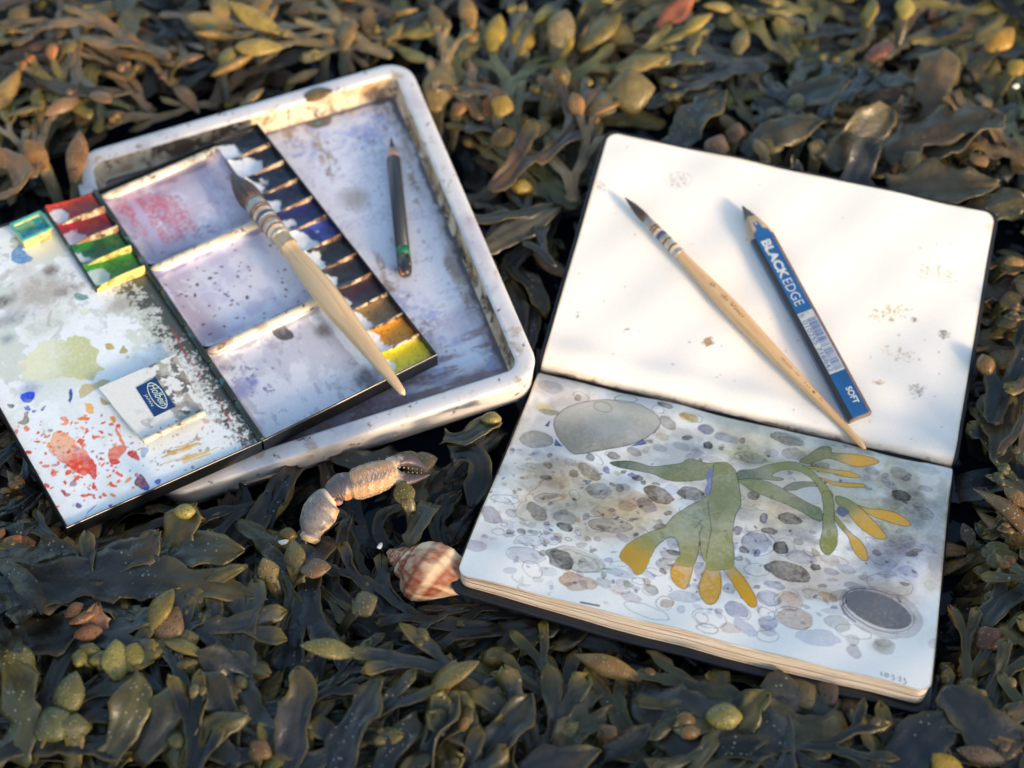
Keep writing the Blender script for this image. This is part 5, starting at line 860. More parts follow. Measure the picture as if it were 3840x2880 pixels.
shell = obj('whelk_shell', mesh('whelk_shell', V, f, np.array(Cs).reshape(-1, 3), True, mat_col('ribbed_shell', .5, .00012, 700)), None, sroot)
tag(shell, 'brown and cream ribbed whelk shell tucked under the sketchbook corner', 'sea shell')

# small broken shells
M_white = mat('chalky_shell', (226, 222, 212), rough=.6, var=.12, scale=300, bump=.0001, bscale=600)
def shard(px, z, size, rot, label, nm='shell_fragment'):
    p = wpt([px], z)[0]; an = np.linspace(0, 2 * math.pi, 15)[:-1]; rs = random.Random(int(px[0])); R = []
    for k, (sc, zz) in enumerate(((.3, .22), (.7, .16), (1, 0), (.98, -.05), (.65, .08), (.28, .14))): R.append([(size * sc * math.cos(a) * (1 + .2 * math.sin(3 * a + rot)), size * .6 * sc * math.sin(a) * (1 + .15 * math.cos(2 * a)), size * zz) for a in an])
    V, f = rings(R); o = obj(nm, mesh(nm, V, f, None, True, M_white), None, p); o.rotation_euler = (.3, .2, rot); return tag(o, label, 'shell')
shard(ZK(160, 978), .006, .0024, .4, 'small white shell flake beside the broken end of the crab claw'); shard(ZK(1085, 1015), .008, .0020, 1.2, 'tiny pale shell flake at the tip of the whelk shell')
shard(F(2195, 186), .022, .0030, .8, 'white shell chip on sunlit seaweed beyond the blank page')
p = wpt([F(293, 60)], .012)[0]; V, f = lathe([(0, .0075), (.12, .0072), (.5, .0045), (.85, .0020), (1, .0006)], (0, 0, 0), (0, 0, .006), 20); o = obj('limpet_shell', mesh('limpet_shell', V, f, None, True, mat('limpet', (176, 150, 140), rough=.6, var=.3, scale=200)), None, p); tag(o, 'pale conical limpet shell sitting among brown seaweed', 'sea shell')
# ------------------------------------------------------------------ shore: ground and shallow water
gs = np.concatenate([-np.geomspace(180, .75, 26), np.linspace(-.7, .7, 90), np.geomspace(.75, 180, 26)]); GX, GY = np.meshgrid(gs, gs + .05); rad_ = np.hypot(GX, GY - .05)
gn = fbm_grid(len(gs), len(gs), 34, 700, 4)
GZ = -.055 + .014 * (gn - .5) + .10 * sst(.75, 2.2, rad_) * (gn - .2) + np.where(rad_ > 2, .25 * (gn - .45), 0)
M_rock = stain_mat('wet_weedy_rock', (30, 27, 22), [((52, 44, 30), 12, .45, .65), ((14, 14, 14), 40, .5, .65), ((70, 62, 38), 90, .6, .72)], .45, .3, .001)
tag(obj('ground', gridmesh('ground', np.stack([GX, GY, GZ], -1), None, M_rock)), kind='structure')
m, t, b, N, L = nt('sea_water'); b.inputs['Base Color'].default_value = (.006, .012, .020, 1); b.inputs['Roughness'].default_value = .06; b.inputs['IOR'].default_value = 1.333
_n = N.new('ShaderNodeTexNoise'); _n.inputs['Scale'].default_value = 14; _n.inputs['Detail'].default_value = 3; _c = N.new('ShaderNodeTexCoord'); _p = N.new('ShaderNodeBump'); _p.inputs['Distance'].default_value = .004; L.new(_c.outputs['Object'], _n.inputs['Vector']); L.new(_n.outputs['Fac'], _p.inputs['Height']); L.new(_p.outputs[0], b.inputs['Normal'])
wx = np.linspace(-1.1, 1.1, 12); WX, WY = np.meshgrid(wx, wx + .1); tag(obj('water', gridmesh('water', np.stack([WX, WY, np.full_like(WX, -.030)], -1), None, m)), kind='structure')

# boulder added sunward, out of view; its height profile shapes the near heap's shade
_s, _q = np.array([math.cos(SUN_AZ), math.sin(SUN_AZ)]), np.array([-math.sin(SUN_AZ), math.cos(SUN_AZ)])
qs, us = np.linspace(-.60, .06, 46), np.linspace(-1, 1, 26); bn_ = fbm_grid(46, 26, 4, 901, 5, .55)
hq = np.interp(qs, [-.60, -.54, -.45, -.31, -.22, -.136, -.05, .03, .06], [0, .11, .150, .142, .128, .106, .086, .050, 0]); R = []
for j, q in enumerate(qs):
    pc = .60 + .05 * math.sin(q * 9); wd_ = .13 * math.sqrt(max(.02, hq[j] / .165)); row = []
    for i, u in enumerate(us): z = hq[j] * max(0, 1 - abs(u) ** 2.6) * (.82 + .36 * bn_[j, i]) - .06; xy = _s * (pc + u * wd_ * (1 + .3 * (bn_[j, i] - .5))) + _q * q; row.append((xy[0], xy[1], z + (.06 if abs(u) < 1 else 0)))
    R.append(row)
R = np.array(R); c0 = R.reshape(-1, 3).mean(0) * [1, 1, 0]; low = R.copy(); low[..., 2] = -.07; ny, nx = R.shape[:2]; n = ny * nx; f = gridfaces(ny, nx)
b = np.concatenate([np.arange(nx), np.arange(1, ny) * nx + nx - 1, (ny - 1) * nx + np.arange(nx - 2, -1, -1), np.arange(ny - 2, 0, -1) * nx]); b2 = np.roll(b, -1)
tag(obj('shade_boulder', mesh('shade_boulder', np.concatenate([R.reshape(-1, 3), low.reshape(-1, 3)]) - c0, np.concatenate([f, f[:, ::-1] + n, np.stack([b, b + n, b2 + n, b2], 1)]), None, True, M_rock), None, c0), 'low dark wet rock added out of view to shade the heaped seaweed', 'shade_boulder')

# ------------------------------------------------------------------ seaweed
def weed_mat(name, direct=False):
    m, t, b, N, L = nt(name); at = N.new('ShaderNodeAttribute'); at.attribute_name = 'Col'; tc = N.new('ShaderNodeTexCoord'); oi = N.new('ShaderNodeObjectInfo')
    def noise(sc, det=4, loc=(0, 0, 0)):
        n = N.new('ShaderNodeTexNoise'); n.inputs['Scale'].default_value = sc; n.inputs['Detail'].default_value = det; mp = N.new('ShaderNodeMapping'); mp.inputs['Location'].default_value = loc
        ad = N.new('ShaderNodeVectorMath'); ad.operation = 'ADD'; cb_ = N.new('ShaderNodeCombineXYZ'); mu = N.new('ShaderNodeMath'); mu.operation = 'MULTIPLY'; mu.inputs[1].default_value = 37.0
        L.new(oi.outputs['Random'], mu.inputs[0]); L.new(mu.outputs[0], cb_.inputs[0]); L.new(tc.outputs['Object'], mp.inputs[0]); L.new(mp.outputs[0], ad.inputs[0]); L.new(cb_.outputs[0], ad.inputs[1]); L.new(ad.outputs[0], n.inputs['Vector']); return n, ad
    n1, v1 = noise(55); n2, _ = noise(420, 3, (3, 1, 2))
    if direct: base = at.outputs['Color']
    else:
        sp = N.new('ShaderNodeSeparateColor'); L.new(at.outputs['Color'], sp.inputs[0])
        mx = N.new('ShaderNodeMix'); mx.data_type = 'RGBA'; L.new(sp.outputs[0], mx.inputs[0]); L.new(oi.outputs['Color'], mx.inputs[6])
        tip = N.new('ShaderNodeMix'); tip.data_type = 'RGBA'; L.new(oi.outputs['Random'], tip.inputs[0]); tip.inputs[6].default_value = (*lin((128, 108, 36)), 1); tip.inputs[7].default_value = (*lin((98, 86, 46)), 1); L.new(tip.outputs[2], mx.inputs[7])
        md = N.new('ShaderNodeMix'); md.data_type = 'RGBA'; md.blend_type = 'MULTIPLY'; L.new(sp.outputs[1], md.inputs[0]); L.new(mx.outputs[2], md.inputs[6]); md.inputs[7].default_value = (1.5, 1.4, 1.1, 1); base = md.outputs[2]
    rp = N.new('ShaderNodeMapRange'); rp.inputs[1].default_value = .3; rp.inputs[2].default_value = .7; rp.inputs[3].default_value = .55; rp.inputs[4].default_value = 1.45; L.new(n1.outputs['Fac'], rp.inputs[0])
    mu = N.new('ShaderNodeMix'); mu.data_type = 'RGBA'; mu.blend_type = 'MULTIPLY'; mu.inputs[0].default_value = 1; L.new(base, mu.inputs[6]); L.new(rp.outputs[0], mu.inputs[7])
    vo = N.new('ShaderNodeTexVoronoi'); vo.inputs['Scale'].default_value = 330; L.new(v1.outputs[0], vo.inputs['Vector']); th = N.new('ShaderNodeMapRange'); th.inputs[1].default_value = .20; th.inputs[2].default_value = .12; L.new(vo.outputs['Distance'], th.inputs[0])
    n3, _ = noise(26, 2, (7, 7, 7)); mk = N.new('ShaderNodeMapRange'); mk.inputs[1].default_value = .56; mk.inputs[2].default_value = .62; L.new(n3.outputs['Fac'], mk.inputs[0]); mm = N.new('ShaderNodeMath'); mm.operation = 'MULTIPLY'; L.new(th.outputs[0], mm.inputs[0]); L.new(mk.outputs[0], mm.inputs[1]); m3 = N.new('ShaderNodeMath'); m3.operation = 'MULTIPLY'; m3.inputs[1].default_value = .6; L.new(mm.outputs[0], m3.inputs[0])
    dt = N.new('ShaderNodeMix'); dt.data_type = 'RGBA'; L.new(m3.outputs[0], dt.inputs[0]); L.new(mu.outputs[2], dt.inputs[6]); dt.inputs[7].default_value = (.42, .42, .34, 1)
    L.new(dt.outputs[2], b.inputs['Base Color']); b.inputs['Specular IOR Level'].default_value = .5; b.inputs['Coat Weight'].default_value = .07; b.inputs['Coat Roughness'].default_value = .28
    rr = N.new('ShaderNodeMapRange'); rr.inputs[3].default_value = .14; rr.inputs[4].default_value = .52; L.new(n1.outputs['Fac'], rr.inputs[0]); L.new(rr.outputs[0], b.inputs['Roughness'])
    bp = N.new('ShaderNodeBump'); bp.inputs['Distance'].default_value = .0005; bp.inputs['Strength'].default_value = .9; ad = N.new('ShaderNodeMath'); L.new(n2.outputs['Fac'], ad.inputs[0]); L.new(n1.outputs['Fac'], ad.inputs[1]); L.new(ad.outputs[0], bp.inputs['Height']); L.new(bp.outputs[0], b.inputs['Normal'])
    tb = N.new('ShaderNodeBsdfTranslucent'); L.new(dt.outputs[2], tb.inputs[0]); ms = N.new('ShaderNodeMixShader'); ms.inputs[0].default_value = .08; L.new(b.outputs[0], ms.inputs[1]); L.new(tb.outputs[0], ms.inputs[2]); L.new(ms.outputs[0], N['Material Output'].inputs[0])
    return m
M_weed = weed_mat('wrack_blade'); M_mass = weed_mat('wrack_mass', True)
def pod_mat(name):
    m, t, b, N, L = nt(name); tc = N.new('ShaderNodeTexCoord'); oi = N.new('ShaderNodeObjectInfo'); nz = N.new('ShaderNodeTexNoise'); nz.inputs['Scale'].default_value = 130; nz.inputs['Detail'].default_value = 5; L.new(tc.outputs['Object'], nz.inputs['Vector'])
    rp = N.new('ShaderNodeMapRange'); rp.inputs[1].default_value = .3; rp.inputs[2].default_value = .7; rp.inputs[3].default_value = .6; rp.inputs[4].default_value = 1.3; L.new(nz.outputs['Fac'], rp.inputs[0]); mu = N.new('ShaderNodeMix'); mu.data_type = 'RGBA'; mu.blend_type = 'MULTIPLY'; mu.inputs[0].default_value = 1; L.new(oi.outputs['Color'], mu.inputs[6]); L.new(rp.outputs[0], mu.inputs[7])
    vo = N.new('ShaderNodeTexVoronoi'); vo.inputs['Scale'].default_value = 520; L.new(tc.outputs['Object'], vo.inputs['Vector']); th = N.new('ShaderNodeMapRange'); th.inputs[1].default_value = .34; th.inputs[2].default_value = .15; L.new(vo.outputs['Distance'], th.inputs[0])
    gt = N.new('ShaderNodeMapRange'); gt.inputs[1].default_value = .35; gt.inputs[2].default_value = .75; gt.inputs[3].default_value = .05; gt.inputs[4].default_value = .55; L.new(oi.outputs['Random'], gt.inputs[0]); mm = N.new('ShaderNodeMath'); mm.operation = 'MULTIPLY'; L.new(th.outputs[0], mm.inputs[0]); L.new(gt.outputs[0], mm.inputs[1])
    dt = N.new('ShaderNodeMix'); dt.data_type = 'RGBA'; L.new(mm.outputs[0], dt.inputs[0]); L.new(mu.outputs[2], dt.inputs[6]); dt.inputs[7].default_value = (.46, .42, .26, 1); L.new(dt.outputs[2], b.inputs['Base Color']); b.inputs['Roughness'].default_value = .42
    b.inputs['Subsurface Weight'].default_value = .12; b.inputs['Subsurface Radius'].default_value = (.004, .003, .001); b.inputs['Subsurface Scale'].default_value = .5
    ad = N.new('ShaderNodeMath'); L.new(th.outputs[0], ad.inputs[0]); L.new(nz.outputs['Fac'], ad.inputs[1]); bp = N.new('ShaderNodeBump'); bp.inputs['Distance'].default_value = .0006; L.new(ad.outputs[0], bp.inputs['Height']); L.new(bp.outputs[0], b.inputs['Normal']); return m
M_pod = pod_mat('swollen_tip')

class Blade:
    """branching strap: one connected sheet, thickened at the end"""
    def __init__(s, seed, step=.0036): s.wl = s.wr = 1.0; s.V, s.F, s.C, s.rg, s.step, s.tips, s.blads = [], [], [], random.Random(seed), step, [], []
    def row(s, c, h, pit, w, m, tipn, amp, ph, cup=.0, notch=0, roll=0):
        l = np.array([-math.sin(h), math.cos(h), 0]); n = np.array([-math.sin(pit) * math.cos(h), -math.sin(pit) * math.sin(h), math.cos(pit)]); ids = []; s.wl += (1 - s.wl) * .22 + s.rg.gauss(0, .05) - (.30 if s.rg.random() < .05 else 0); s.wr += (1 - s.wr) * .22 + s.rg.gauss(0, .05) - (.30 if s.rg.random() < .05 else 0); s.wl = max(.5, s.wl); s.wr = max(.5, s.wr); l, n = l * math.cos(roll) + n * math.sin(roll), n * math.cos(roll) - l * math.sin(roll)
        for k in range(m):
            e = -1 + 2 * k / (m - 1); ww = w / 2 * e * (s.wl if e < 0 else s.wr) * (1 + (s.rg.uniform(-.045, .045) + .09 * math.sin(ph * .73 + 2.1 * (e > 0)) + .05 * math.sin(ph * 1.9 + (e > 0))) * abs(e)); zz = amp * abs(e) ** 1.6 * math.sin(ph + (1.3 if e > 0 else 0)) + cup * e * e * w + .0010 * math.exp(-(e / .18) ** 2)
            s.V.append(c + l * ww + n * zz + np.array([math.cos(h), math.sin(h), 0]) * notch * (1 - abs(e)) ); s.C.append((min(1, tipn * (.7 + .3 * abs(e)) + .32 * abs(e) ** 6), math.exp(-(e / .2) ** 2) * .6, 0)); ids.append(len(s.V) - 1)
        return ids
    def bridge(s, a, b):
        if len(a) == len(b): s.F += [(a[i], a[i + 1], b[i + 1], b[i]) for i in range(len(a) - 1)]
        else:
            for i in range(len(a) - 1): s.F += [(a[i], b[2 * i + 1], b[2 * i]), (a[i], a[i + 1], b[2 * i + 1]), (a[i + 1], b[2 * i + 2], b[2 * i + 1])]
    def grow(s, row, c, h, pit, w, length, depth, P, tip0=0.0):
        rg = s.rg; P = dict(P, tip0=rg.uniform(.55, .82), tipe=rg.uniform(1.9, 3.0), notch=rg.choice([0, .2, .6, 1.3, 1.8])); n = max(4, int(length / s.step)); fork = depth > 0; m = len(row); curv = rg.gauss(0, P['curl']) + (h * -.0); ph = rg.uniform(0, 6); roll = rg.gauss(0, .12); dr = rg.gauss(0, 11); cp = P['cup'] * rg.choice([-1.6, -.6, 1, 2.2, 3.0]); dp = -P['droop'] * rg.uniform(.6, 1.4); amp0 = P['ruf'] * rg.uniform(.5, 1.3)
        w0 = w
        for j in range(1, n + 1):
            t = j / n; h += curv * s.step + rg.gauss(0, .03); pit = max(-.7, min(.8, pit + dp * s.step + rg.gauss(0, .035))); c = c + s.step * np.array([math.cos(h) * math.cos(pit), math.sin(h) * math.cos(pit), math.sin(pit)]); ph += s.step * P['freq']; roll = max(-.75, min(.75, roll + dr * s.step + rg.gauss(0, .03)))
            if fork: ww = w0 * (1 + .12 * math.sin(t * 3) + .55 * max(0, t - .7) / .3); tn = tip0
            else: ww = w0 * (1 + P['tipw'] * math.sin(min(1, t * 1.05) * math.pi * .62)) * (1 if t < P['tip0'] else max(.10, 1 - ((t - P['tip0']) / (1 - P['tip0'])) ** P['tipe'])); tn = tip0 + (1 - tip0) * sst(.35, 1, t) * P['tipc']
            mm = 9 if (fork and j >= 2) else m if j < 2 or fork else m
            r = s.row(c, h, pit, ww, mm, tn, amp0 * min(1, ww / .01), ph, cp * min(1, t * 2.5), (P['notch'] * -.5 * w0 if (not fork and j == n) else 0), roll * min(1, t * 3) * (1 if not fork else max(0, min(1, (1 - t) * 3)))); s.bridge(row, r); row = r; m = mm
            if not fork and j == int(n * .55) and rg.random() < P['blad']: s.blads.append((c.copy(), h, pit, ww))
        if fork:
            for sd, sub in ((-1, row[:5]), (1, row[4:])):
                hh = h + sd * rg.uniform(.16, .42); l = np.array([-math.sin(h), math.cos(h), 0]); cc = c + l * sd * ww * .25
                s.grow(sub, cc, hh, pit + rg.gauss(0, .08), max(.0045, ww * .5 * rg.uniform(.92, 1.12)), length * rg.uniform(.6, 1.0), depth - 1 if rg.random() < .85 else 0, P, tip0)
        else: s.tips.append((c.copy(), h, pit, w0))
    def finish(s, th=.00045):
        V = np.array(s.V); F = s.F; N = np.zeros_like(V); ed = {}
        for f in F:
            p = V[list(f)]; nn = np.cross(p[1] - p[0], p[2] - p[0]); N[list(f)] += nn
            for i in range(len(f)):
                a, b_ = f[i], f[(i + 1) % len(f)]; ed[(a, b_)] = 1
        N /= np.maximum(np.linalg.norm(N, axis=1, keepdims=True), 1e-12); n = len(V); rim = [(a, b_) for (a, b_) in ed if (b_, a) not in ed]
        return np.concatenate([V, V - N * th]), F + [tuple(i + n for i in f[::-1]) for f in F] + [(b_, a, a + n, b_ + n) for a, b_ in rim], np.array(s.C + s.C)
def podmesh(nm, L, W, flat, point, seed, nl=11, na=12, bend=.0):
    rs = random.Random(seed); R = []
    for t in np.linspace(0, 1, nl):
        r = float(np.interp(t, [0, .12, .28, .45, .6, .75, .88, .96, 1], [.30, .50, .82, 1, .98 - .05 * point, .84 - .2 * point, .58 - .26 * point, .32 - .2 * point, .04])) if nm == 'receptacle' else math.sin(math.pi * min(1, t * .96 + .02)) ** .7; r = max(r, .03); z = bend * math.sin(t * math.pi) * L
        R.append([(t * L, W / 2 * r * math.cos(a) * (1 + .02 * rs.uniform(-1, 1) + .05 * math.sin(t * 7 + seed)), z + W / 2 * flat * r * math.sin(a)) for a in np.linspace(0, 6.2832, na, endpoint=False)])
    V, f = rings(R); return mesh(nm, V, f, None, True, M_pod)
PODS = [podmesh('receptacle', .029 * k, .0118 * w, .42, p, i, bend=bd) for i, (k, w, p, bd) in enumerate([(1, 1, .6, .06), (1.2, .95, .8, .1), (.9, 1.1, .3, .0), (1.35, 1.1, .7, -.05), (.75, 1.0, .2, .05), (1.1, .8, .9, .12)])]
BLADS = [podmesh('air_bladder', .0125 * k, .0095 * k, .9, 0, 40 + i) for i, k in enumerate((1, 1.15, .85))]

def RT(h, pit, roll=0): return np.array(Matrix.Rotation(h, 3, 'Z') @ Matrix.Rotation(-pit, 3, 'Y') @ Matrix.Rotation(roll, 3, 'X'))
# building blocks: each variant is a blade with its bladders and swollen tips
KINDS = {'broad': dict(w=.0150, L=.026, depth=4, curl=8, droop=2.5, ruf=.0022, freq=230, tipw=.25, tipc=.85, cup=.05, notch=.3, blad=.14, pods=.04),
         'strap': dict(w=.0105, L=.027, depth=4, curl=11, droop=2.5, ruf=.0012, freq=260, tipw=.3, tipc=.85, cup=.06, notch=.2, blad=.30, pods=.08),
         'bladdery': dict(w=.0098, L=.023, depth=3, curl=11, droop=2.5, ruf=.0010, freq=260, tipw=.35, tipc=.9, cup=.05, notch=.2, blad=.55, pods=.12),
         'podded': dict(w=.0085, L=.024, depth=3, curl=12, droop=2, ruf=.0005, freq=250, tipw=.2, tipc=.6, cup=.03, notch=.1, blad=.25, pods=.30),
         'fine': dict(w=.0052, L=.020, depth=4, curl=14, droop=3, ruf=.0004, freq=260, tipw=.2, tipc=.5, cup=.03, notch=.1, blad=.1, pods=.08),
         'frilly': dict(w=.0120, L=.024, depth=3, curl=12, droop=3, ruf=.0032, freq=330, tipw=.5, tipc=.6, cup=.08, notch=.4, blad=.0, pods=.05)}
def make_variant(kind, seed):
    P = KINDS[kind]; bl = Blade(seed); rg_ = bl.rg; r0 = bl.row(np.zeros(3), 0, .12, P['w'] * .35, 5, 0, 0, 0)
    bl.grow(r0, np.zeros(3), 0, .12, P['w'], P['L'], P['depth'], P); V, f, c = bl.finish(); parts = [('blade', mesh('blade', V, f, c, True, M_weed), np.eye(4))]; pts = [V[:len(V) // 2:3]]
    for c0, h, pit, w in bl.blads:
        for sd in ((-1, 1) if rg_.random() < .6 else (rg_.choice([-1, 1]),)):
            M = np.eye(4); M[:3, :3] = RT(h + rg_.gauss(0, .25), pit); k = rg_.uniform(.6, .95) * min(1.1, w / .010); M[:3, :3] *= k; M[:3, 3] = c0 + np.array([-math.sin(h), math.cos(h), 0]) * sd * w * .28 - M[:3, 0] * .006 + [0, 0, .0004]; parts.append(('air_bladder', rg_.choice(BLADS), M))
    for c0, h, pit, w in bl.tips:
        if rg_.random() < P['pods']:
            M = np.eye(4); M[:3, :3] = RT(h + rg_.gauss(0, .2), pit + rg_.uniform(-.05, .25), rg_.gauss(0, .4)) * rg_.uniform(.65, 1.1); M[:3, 3] = c0 - M[:3, 0] * .005; parts.append(('receptacle', rg_.choice(PODS), M)); pts.append((M[:3, 3] + np.outer([.3, .7, 1.0, 1.25], M[:3, 0] * .029)))
    return kind, parts, np.concatenate(pts)
VAR = {k: [make_variant(k, 1000 + 37 * i + 7 * sum(map(ord, k))) for i in range(n)] for k, n in (('broad', 7), ('strap', 7), ('bladdery', 5), ('podded', 6), ('frilly', 4), ('fine', 4))}

# what the weed must not run through or hide
def quad(M, x0, x1, y0, y1, z=0): return tr(M, [(x0, y1, z), (x1, y1, z), (x1, y0, z), (x0, y0, z)])
FOOT = [(quad(TOP, -BW / 2 - .004, BW / 2 + .004, -BH / 2 - .006, BH / 2 + .004), .007), (quad(BOT, -BW / 2 - .004, BW / 2 + .004, -BH / 2 - .004, BH / 2 + .006), .017), (quad(TRAY, -TW / 2, TW / 2, -TH / 2, TH / 2), .021), (quad(LID, 0, LW + .001, -QH / 2 - .001, QH / 2 + .001), .0105)]
def inpoly(P, x, y):
    ins = np.zeros(np.shape(x), bool)
    for a, b_ in zip(P, np.roll(P, -1, 0)):
        c = (a[1] > y) != (b_[1] > y)
        if a[1] != b_[1]: ins ^= c & (x < a[0] + (y - a[1]) / (b_[1] - a[1]) * (b_[0] - a[0]))
    return ins
SIL = [np.array([F(1320, 283), F(2158, 455), F(2070, 1010), F(2012, 1520), F(1985, 1525), F(985, 1262), F(980, 1225), F(1165, 790)]), np.array([F(172, 350), F(880, 128), F(1155, 775), F(1150, 835), F(420, 1085), F(350, 1080), F(300, 900)]), project(quad(LID, 0, LW, -QH / 2, QH / 2)), np.array([F(120, 1155), F(560, 985), F(560, 950), F(140, 1130)]),
       np.array([ZK(*p) for p in [(360, 1000), (370, 700), (540, 500), (780, 320), (1150, 170), (1400, 190), (1545, 330), (1250, 430), (830, 590), (700, 620), (530, 980), (430, 1090)]]) , np.array([ZK(*p) for p in [(1115, 1040), (1180, 920), (1350, 900), (1500, 870), (1650, 920), (1790, 1120), (1730, 1380), (1960, 1500), (1700, 1570), (1400, 1480), (1200, 1240)]])]
SOFT3D = [(wpt([tuple(p) for p in SIL[4]], .006), .004), (wpt([tuple(p) for p in SIL[5]], -.002), -.006)]
def clear(W, tol=.02):
    """world points of a frond: stays under what rests on the weed and does not stand in front of it"""
    x, y, z = W.T; under = np.zeros(len(W), bool)
    for q, dp in FOOT:
        i = inpoly(q[:, :2], x, y)
        if i.any():
            nn = np.cross(q[1] - q[0], q[3] - q[0]); zp = q[0][2] - (nn[0] * (x - q[0][0]) + nn[1] * (y - q[0][1])) / nn[2] - dp
            if (z[i] > zp[i]).mean() > .0: return False
            under |= i
    for q, zc_ in SOFT3D:
        i = inpoly(q[:, :2], x, y)
        if i.any() and (z[i] > zc_).any(): return False
        under |= i
    px = project(W); hid = np.zeros(len(W), bool)
    for s in SIL: hid |= inpoly(s, px[:, 0], px[:, 1])
    return (hid & ~under).mean() <= tol
PALS = {'slate': [(50, 53, 52), (46, 50, 51), (56, 56, 49), (46, 48, 45)], 'dark': [(33, 34, 33), (37, 36, 32), (30, 32, 33)], 'olive': [(70, 66, 38), (62, 60, 36), (76, 68, 36)], 'brown': [(74, 60, 44), (64, 50, 38), (80, 64, 44)], 'tan': [(98, 80, 56), (92, 76, 54), (86, 76, 54)]}
POD = {'olive': [(112, 104, 50), (126, 112, 52), (100, 94, 50)], 'yellow': [(140, 118, 48), (150, 126, 50), (132, 112, 52)], 'ochre': [(150, 112, 56), (142, 100, 50), (160, 124, 64)], 'orange': [(156, 98, 50), (164, 104, 56), (144, 88, 48)], 'brown': [(118, 88, 58), (104, 80, 56), (126, 96, 62)]}
ANCH = [((140, 1150), 'the palette lid corner'), ((560, 1010), 'the near tray wall'), ((760, 1060), 'the crab claw'), ((910, 1230), 'the whelk shell'), ((1050, 1330), "the near left book corner"), ((1300, 1420), "the sketchbook leaf edges"), ((1980, 1540), "the dated page corner"), ((2090, 1010), 'the gutter of the sketchbook'), ((2160, 470), "the blank page's far right corner"), ((1290, 290), "the blank page's far left corner"), ((900, 130), "the tray's far right corner"), ((530, 230), 'the far wall of the tray'), ((180, 330), "the tray corner behind red paint"), ((20, 450), 'the teal paint pan'), ((120, 1540), 'the fat warty tips'), ((190, 1350), 'the russet frond'), ((350, 1250), 'the long slate strap'), ((293, 60), 'the limpet shell'), ((950, 180), 'the large pale ochre tip'), ((30, 390), 'the curled orange blade'), ((2040, 1640), 'the yellow rounded tip'), ((1600, 1600), 'the round tan bladder'), ((1480, 1530), 'the wide grey blade'), ((900, 1560), 'the tall lobed grey frond'), ((470, 1590), "the white dotted blade"), ((2190, 190), 'the white shell chip'), ((2040, 400), 'the warty tan blade'), ((180, 195), 'the arching brown stem'), ((1060, 560), 'the tray wall beside the pencil'), ((500, 1480), 'the dark arching strap'), ((2020, 170), 'the upright peach lit blade'), ((1740, 215), 'the dull olive leaf-shaped blade'), ((1180, 60), 'the plump yellow tips'), ((700, 100), 'the slim ochre tips'), ((660, 1220), 'the torn stump of the claw'), ((760, 1300), 'the spire of the whelk'), ((680, 1560), 'the split pale grey strap'), ((1120, 1560), 'the frayed grey blade'), ((2140, 1230), 'the smooth olive tips'), ((2150, 730), 'the warty olive brown tips'), ((20, 1200), 'the bright orange tips'), ((1820, 1560), 'the plump olive brown tip')]
ANCH += [((1180, 1290), 'the sketchbook back cover'), ((1290, 1600), 'the low purplish strap'), ((800, 1460), 'the pale grey strap tips'), ((1120, 250), 'the blunt brown tips'), ((1400, 60), 'the salmon pink tip'), ((1560, 80), 'the hazy olive tips'), ((1900, 60), 'the tall yellow tips'), ((60, 70), 'the far ochre tangle'), ((450, 90), 'the warm brown tangle'), ((850, 40), 'the fine brown branches')]
def near(a, no='zzz'): return min([q for q in ANCH if no not in q[1]], key=lambda q: (q[0][0] - a[0]) ** 2 + (q[0][1] - a[1]) ** 2)[1]
R6 = random.Random(99)
def setcol(o, c): q = lin(np.clip(np.array(c) * R6.uniform(.9, 1.1), 0, 255)); o.color = (*q, 1)
def setblade(o, c): setcol(o, np.array(c) * .80)
def region(x, y):
    """where in the heap (photo pixels /1.736): palette of blades, of tips, kinds and how the place is called"""
    if y < 420 and x < 900: return ['brown', 'brown', 'slate', 'tan', 'olive'], ['ochre', 'ochre', 'orange', 'brown', 'yellow'], ['podded', 'podded', 'fine', 'strap', 'bladdery'], 'behind the white tray'
    if y < 330 and x < 1560: return ['tan', 'olive', 'olive', 'brown', 'slate'], ['yellow', 'yellow', 'olive', 'ochre'], ['podded', 'bladdery', 'bladdery', 'strap', 'broad'], 'between the tray and the far page'
    if y < 460 and x >= 1560: return ['slate', 'slate', 'olive', 'tan'], ['olive', 'yellow', 'ochre'], ['broad', 'frilly', 'frilly', 'broad', 'strap', 'bladdery'], 'beyond the blank page'
    if x > 2030: return ['dark', 'slate', 'olive', 'brown'], ['brown', 'olive', 'ochre'], ['broad', 'strap', 'podded', 'bladdery'], 'beside the right edge of the sketchbook'
    if x < 420 and y < 1160: return ['brown', 'slate', 'dark'], ['orange', 'ochre'], ['podded', 'strap', 'strap'], 'beside the palette lid'
    if 900 < x < 1350 and y < 1000: return ['dark', 'slate', 'slate'], ['olive', 'brown'], ['strap', 'broad', 'bladdery', 'fine'], 'in the gap between tray and sketchbook'
    if x < 1000: return ['slate', 'slate', 'dark', 'slate', 'olive'], ['olive', 'olive', 'yellow', 'ochre'], ['broad', 'broad', 'strap', 'strap', 'podded', 'bladdery', 'fine'], 'below the palette lid'
    return ['slate', 'dark', 'slate', 'olive'], ['olive', 'ochre', 'brown'], ['broad', 'strap', 'strap', 'frilly', 'podded', 'fine'], 'below the painted page'
NAMEC = {'slate': 'slate grey', 'dark': 'blackish', 'olive': 'olive green', 'brown': 'brown', 'tan': 'tan brown'}; FORM = {'fine': 'thin wiry branches', 'broad': 'broad forked blades', 'strap': 'narrow strap blades', 'bladdery': 'paired air bladders', 'podded': 'swollen seed tips', 'frilly': 'ruffled blades'}
COUNT = {}
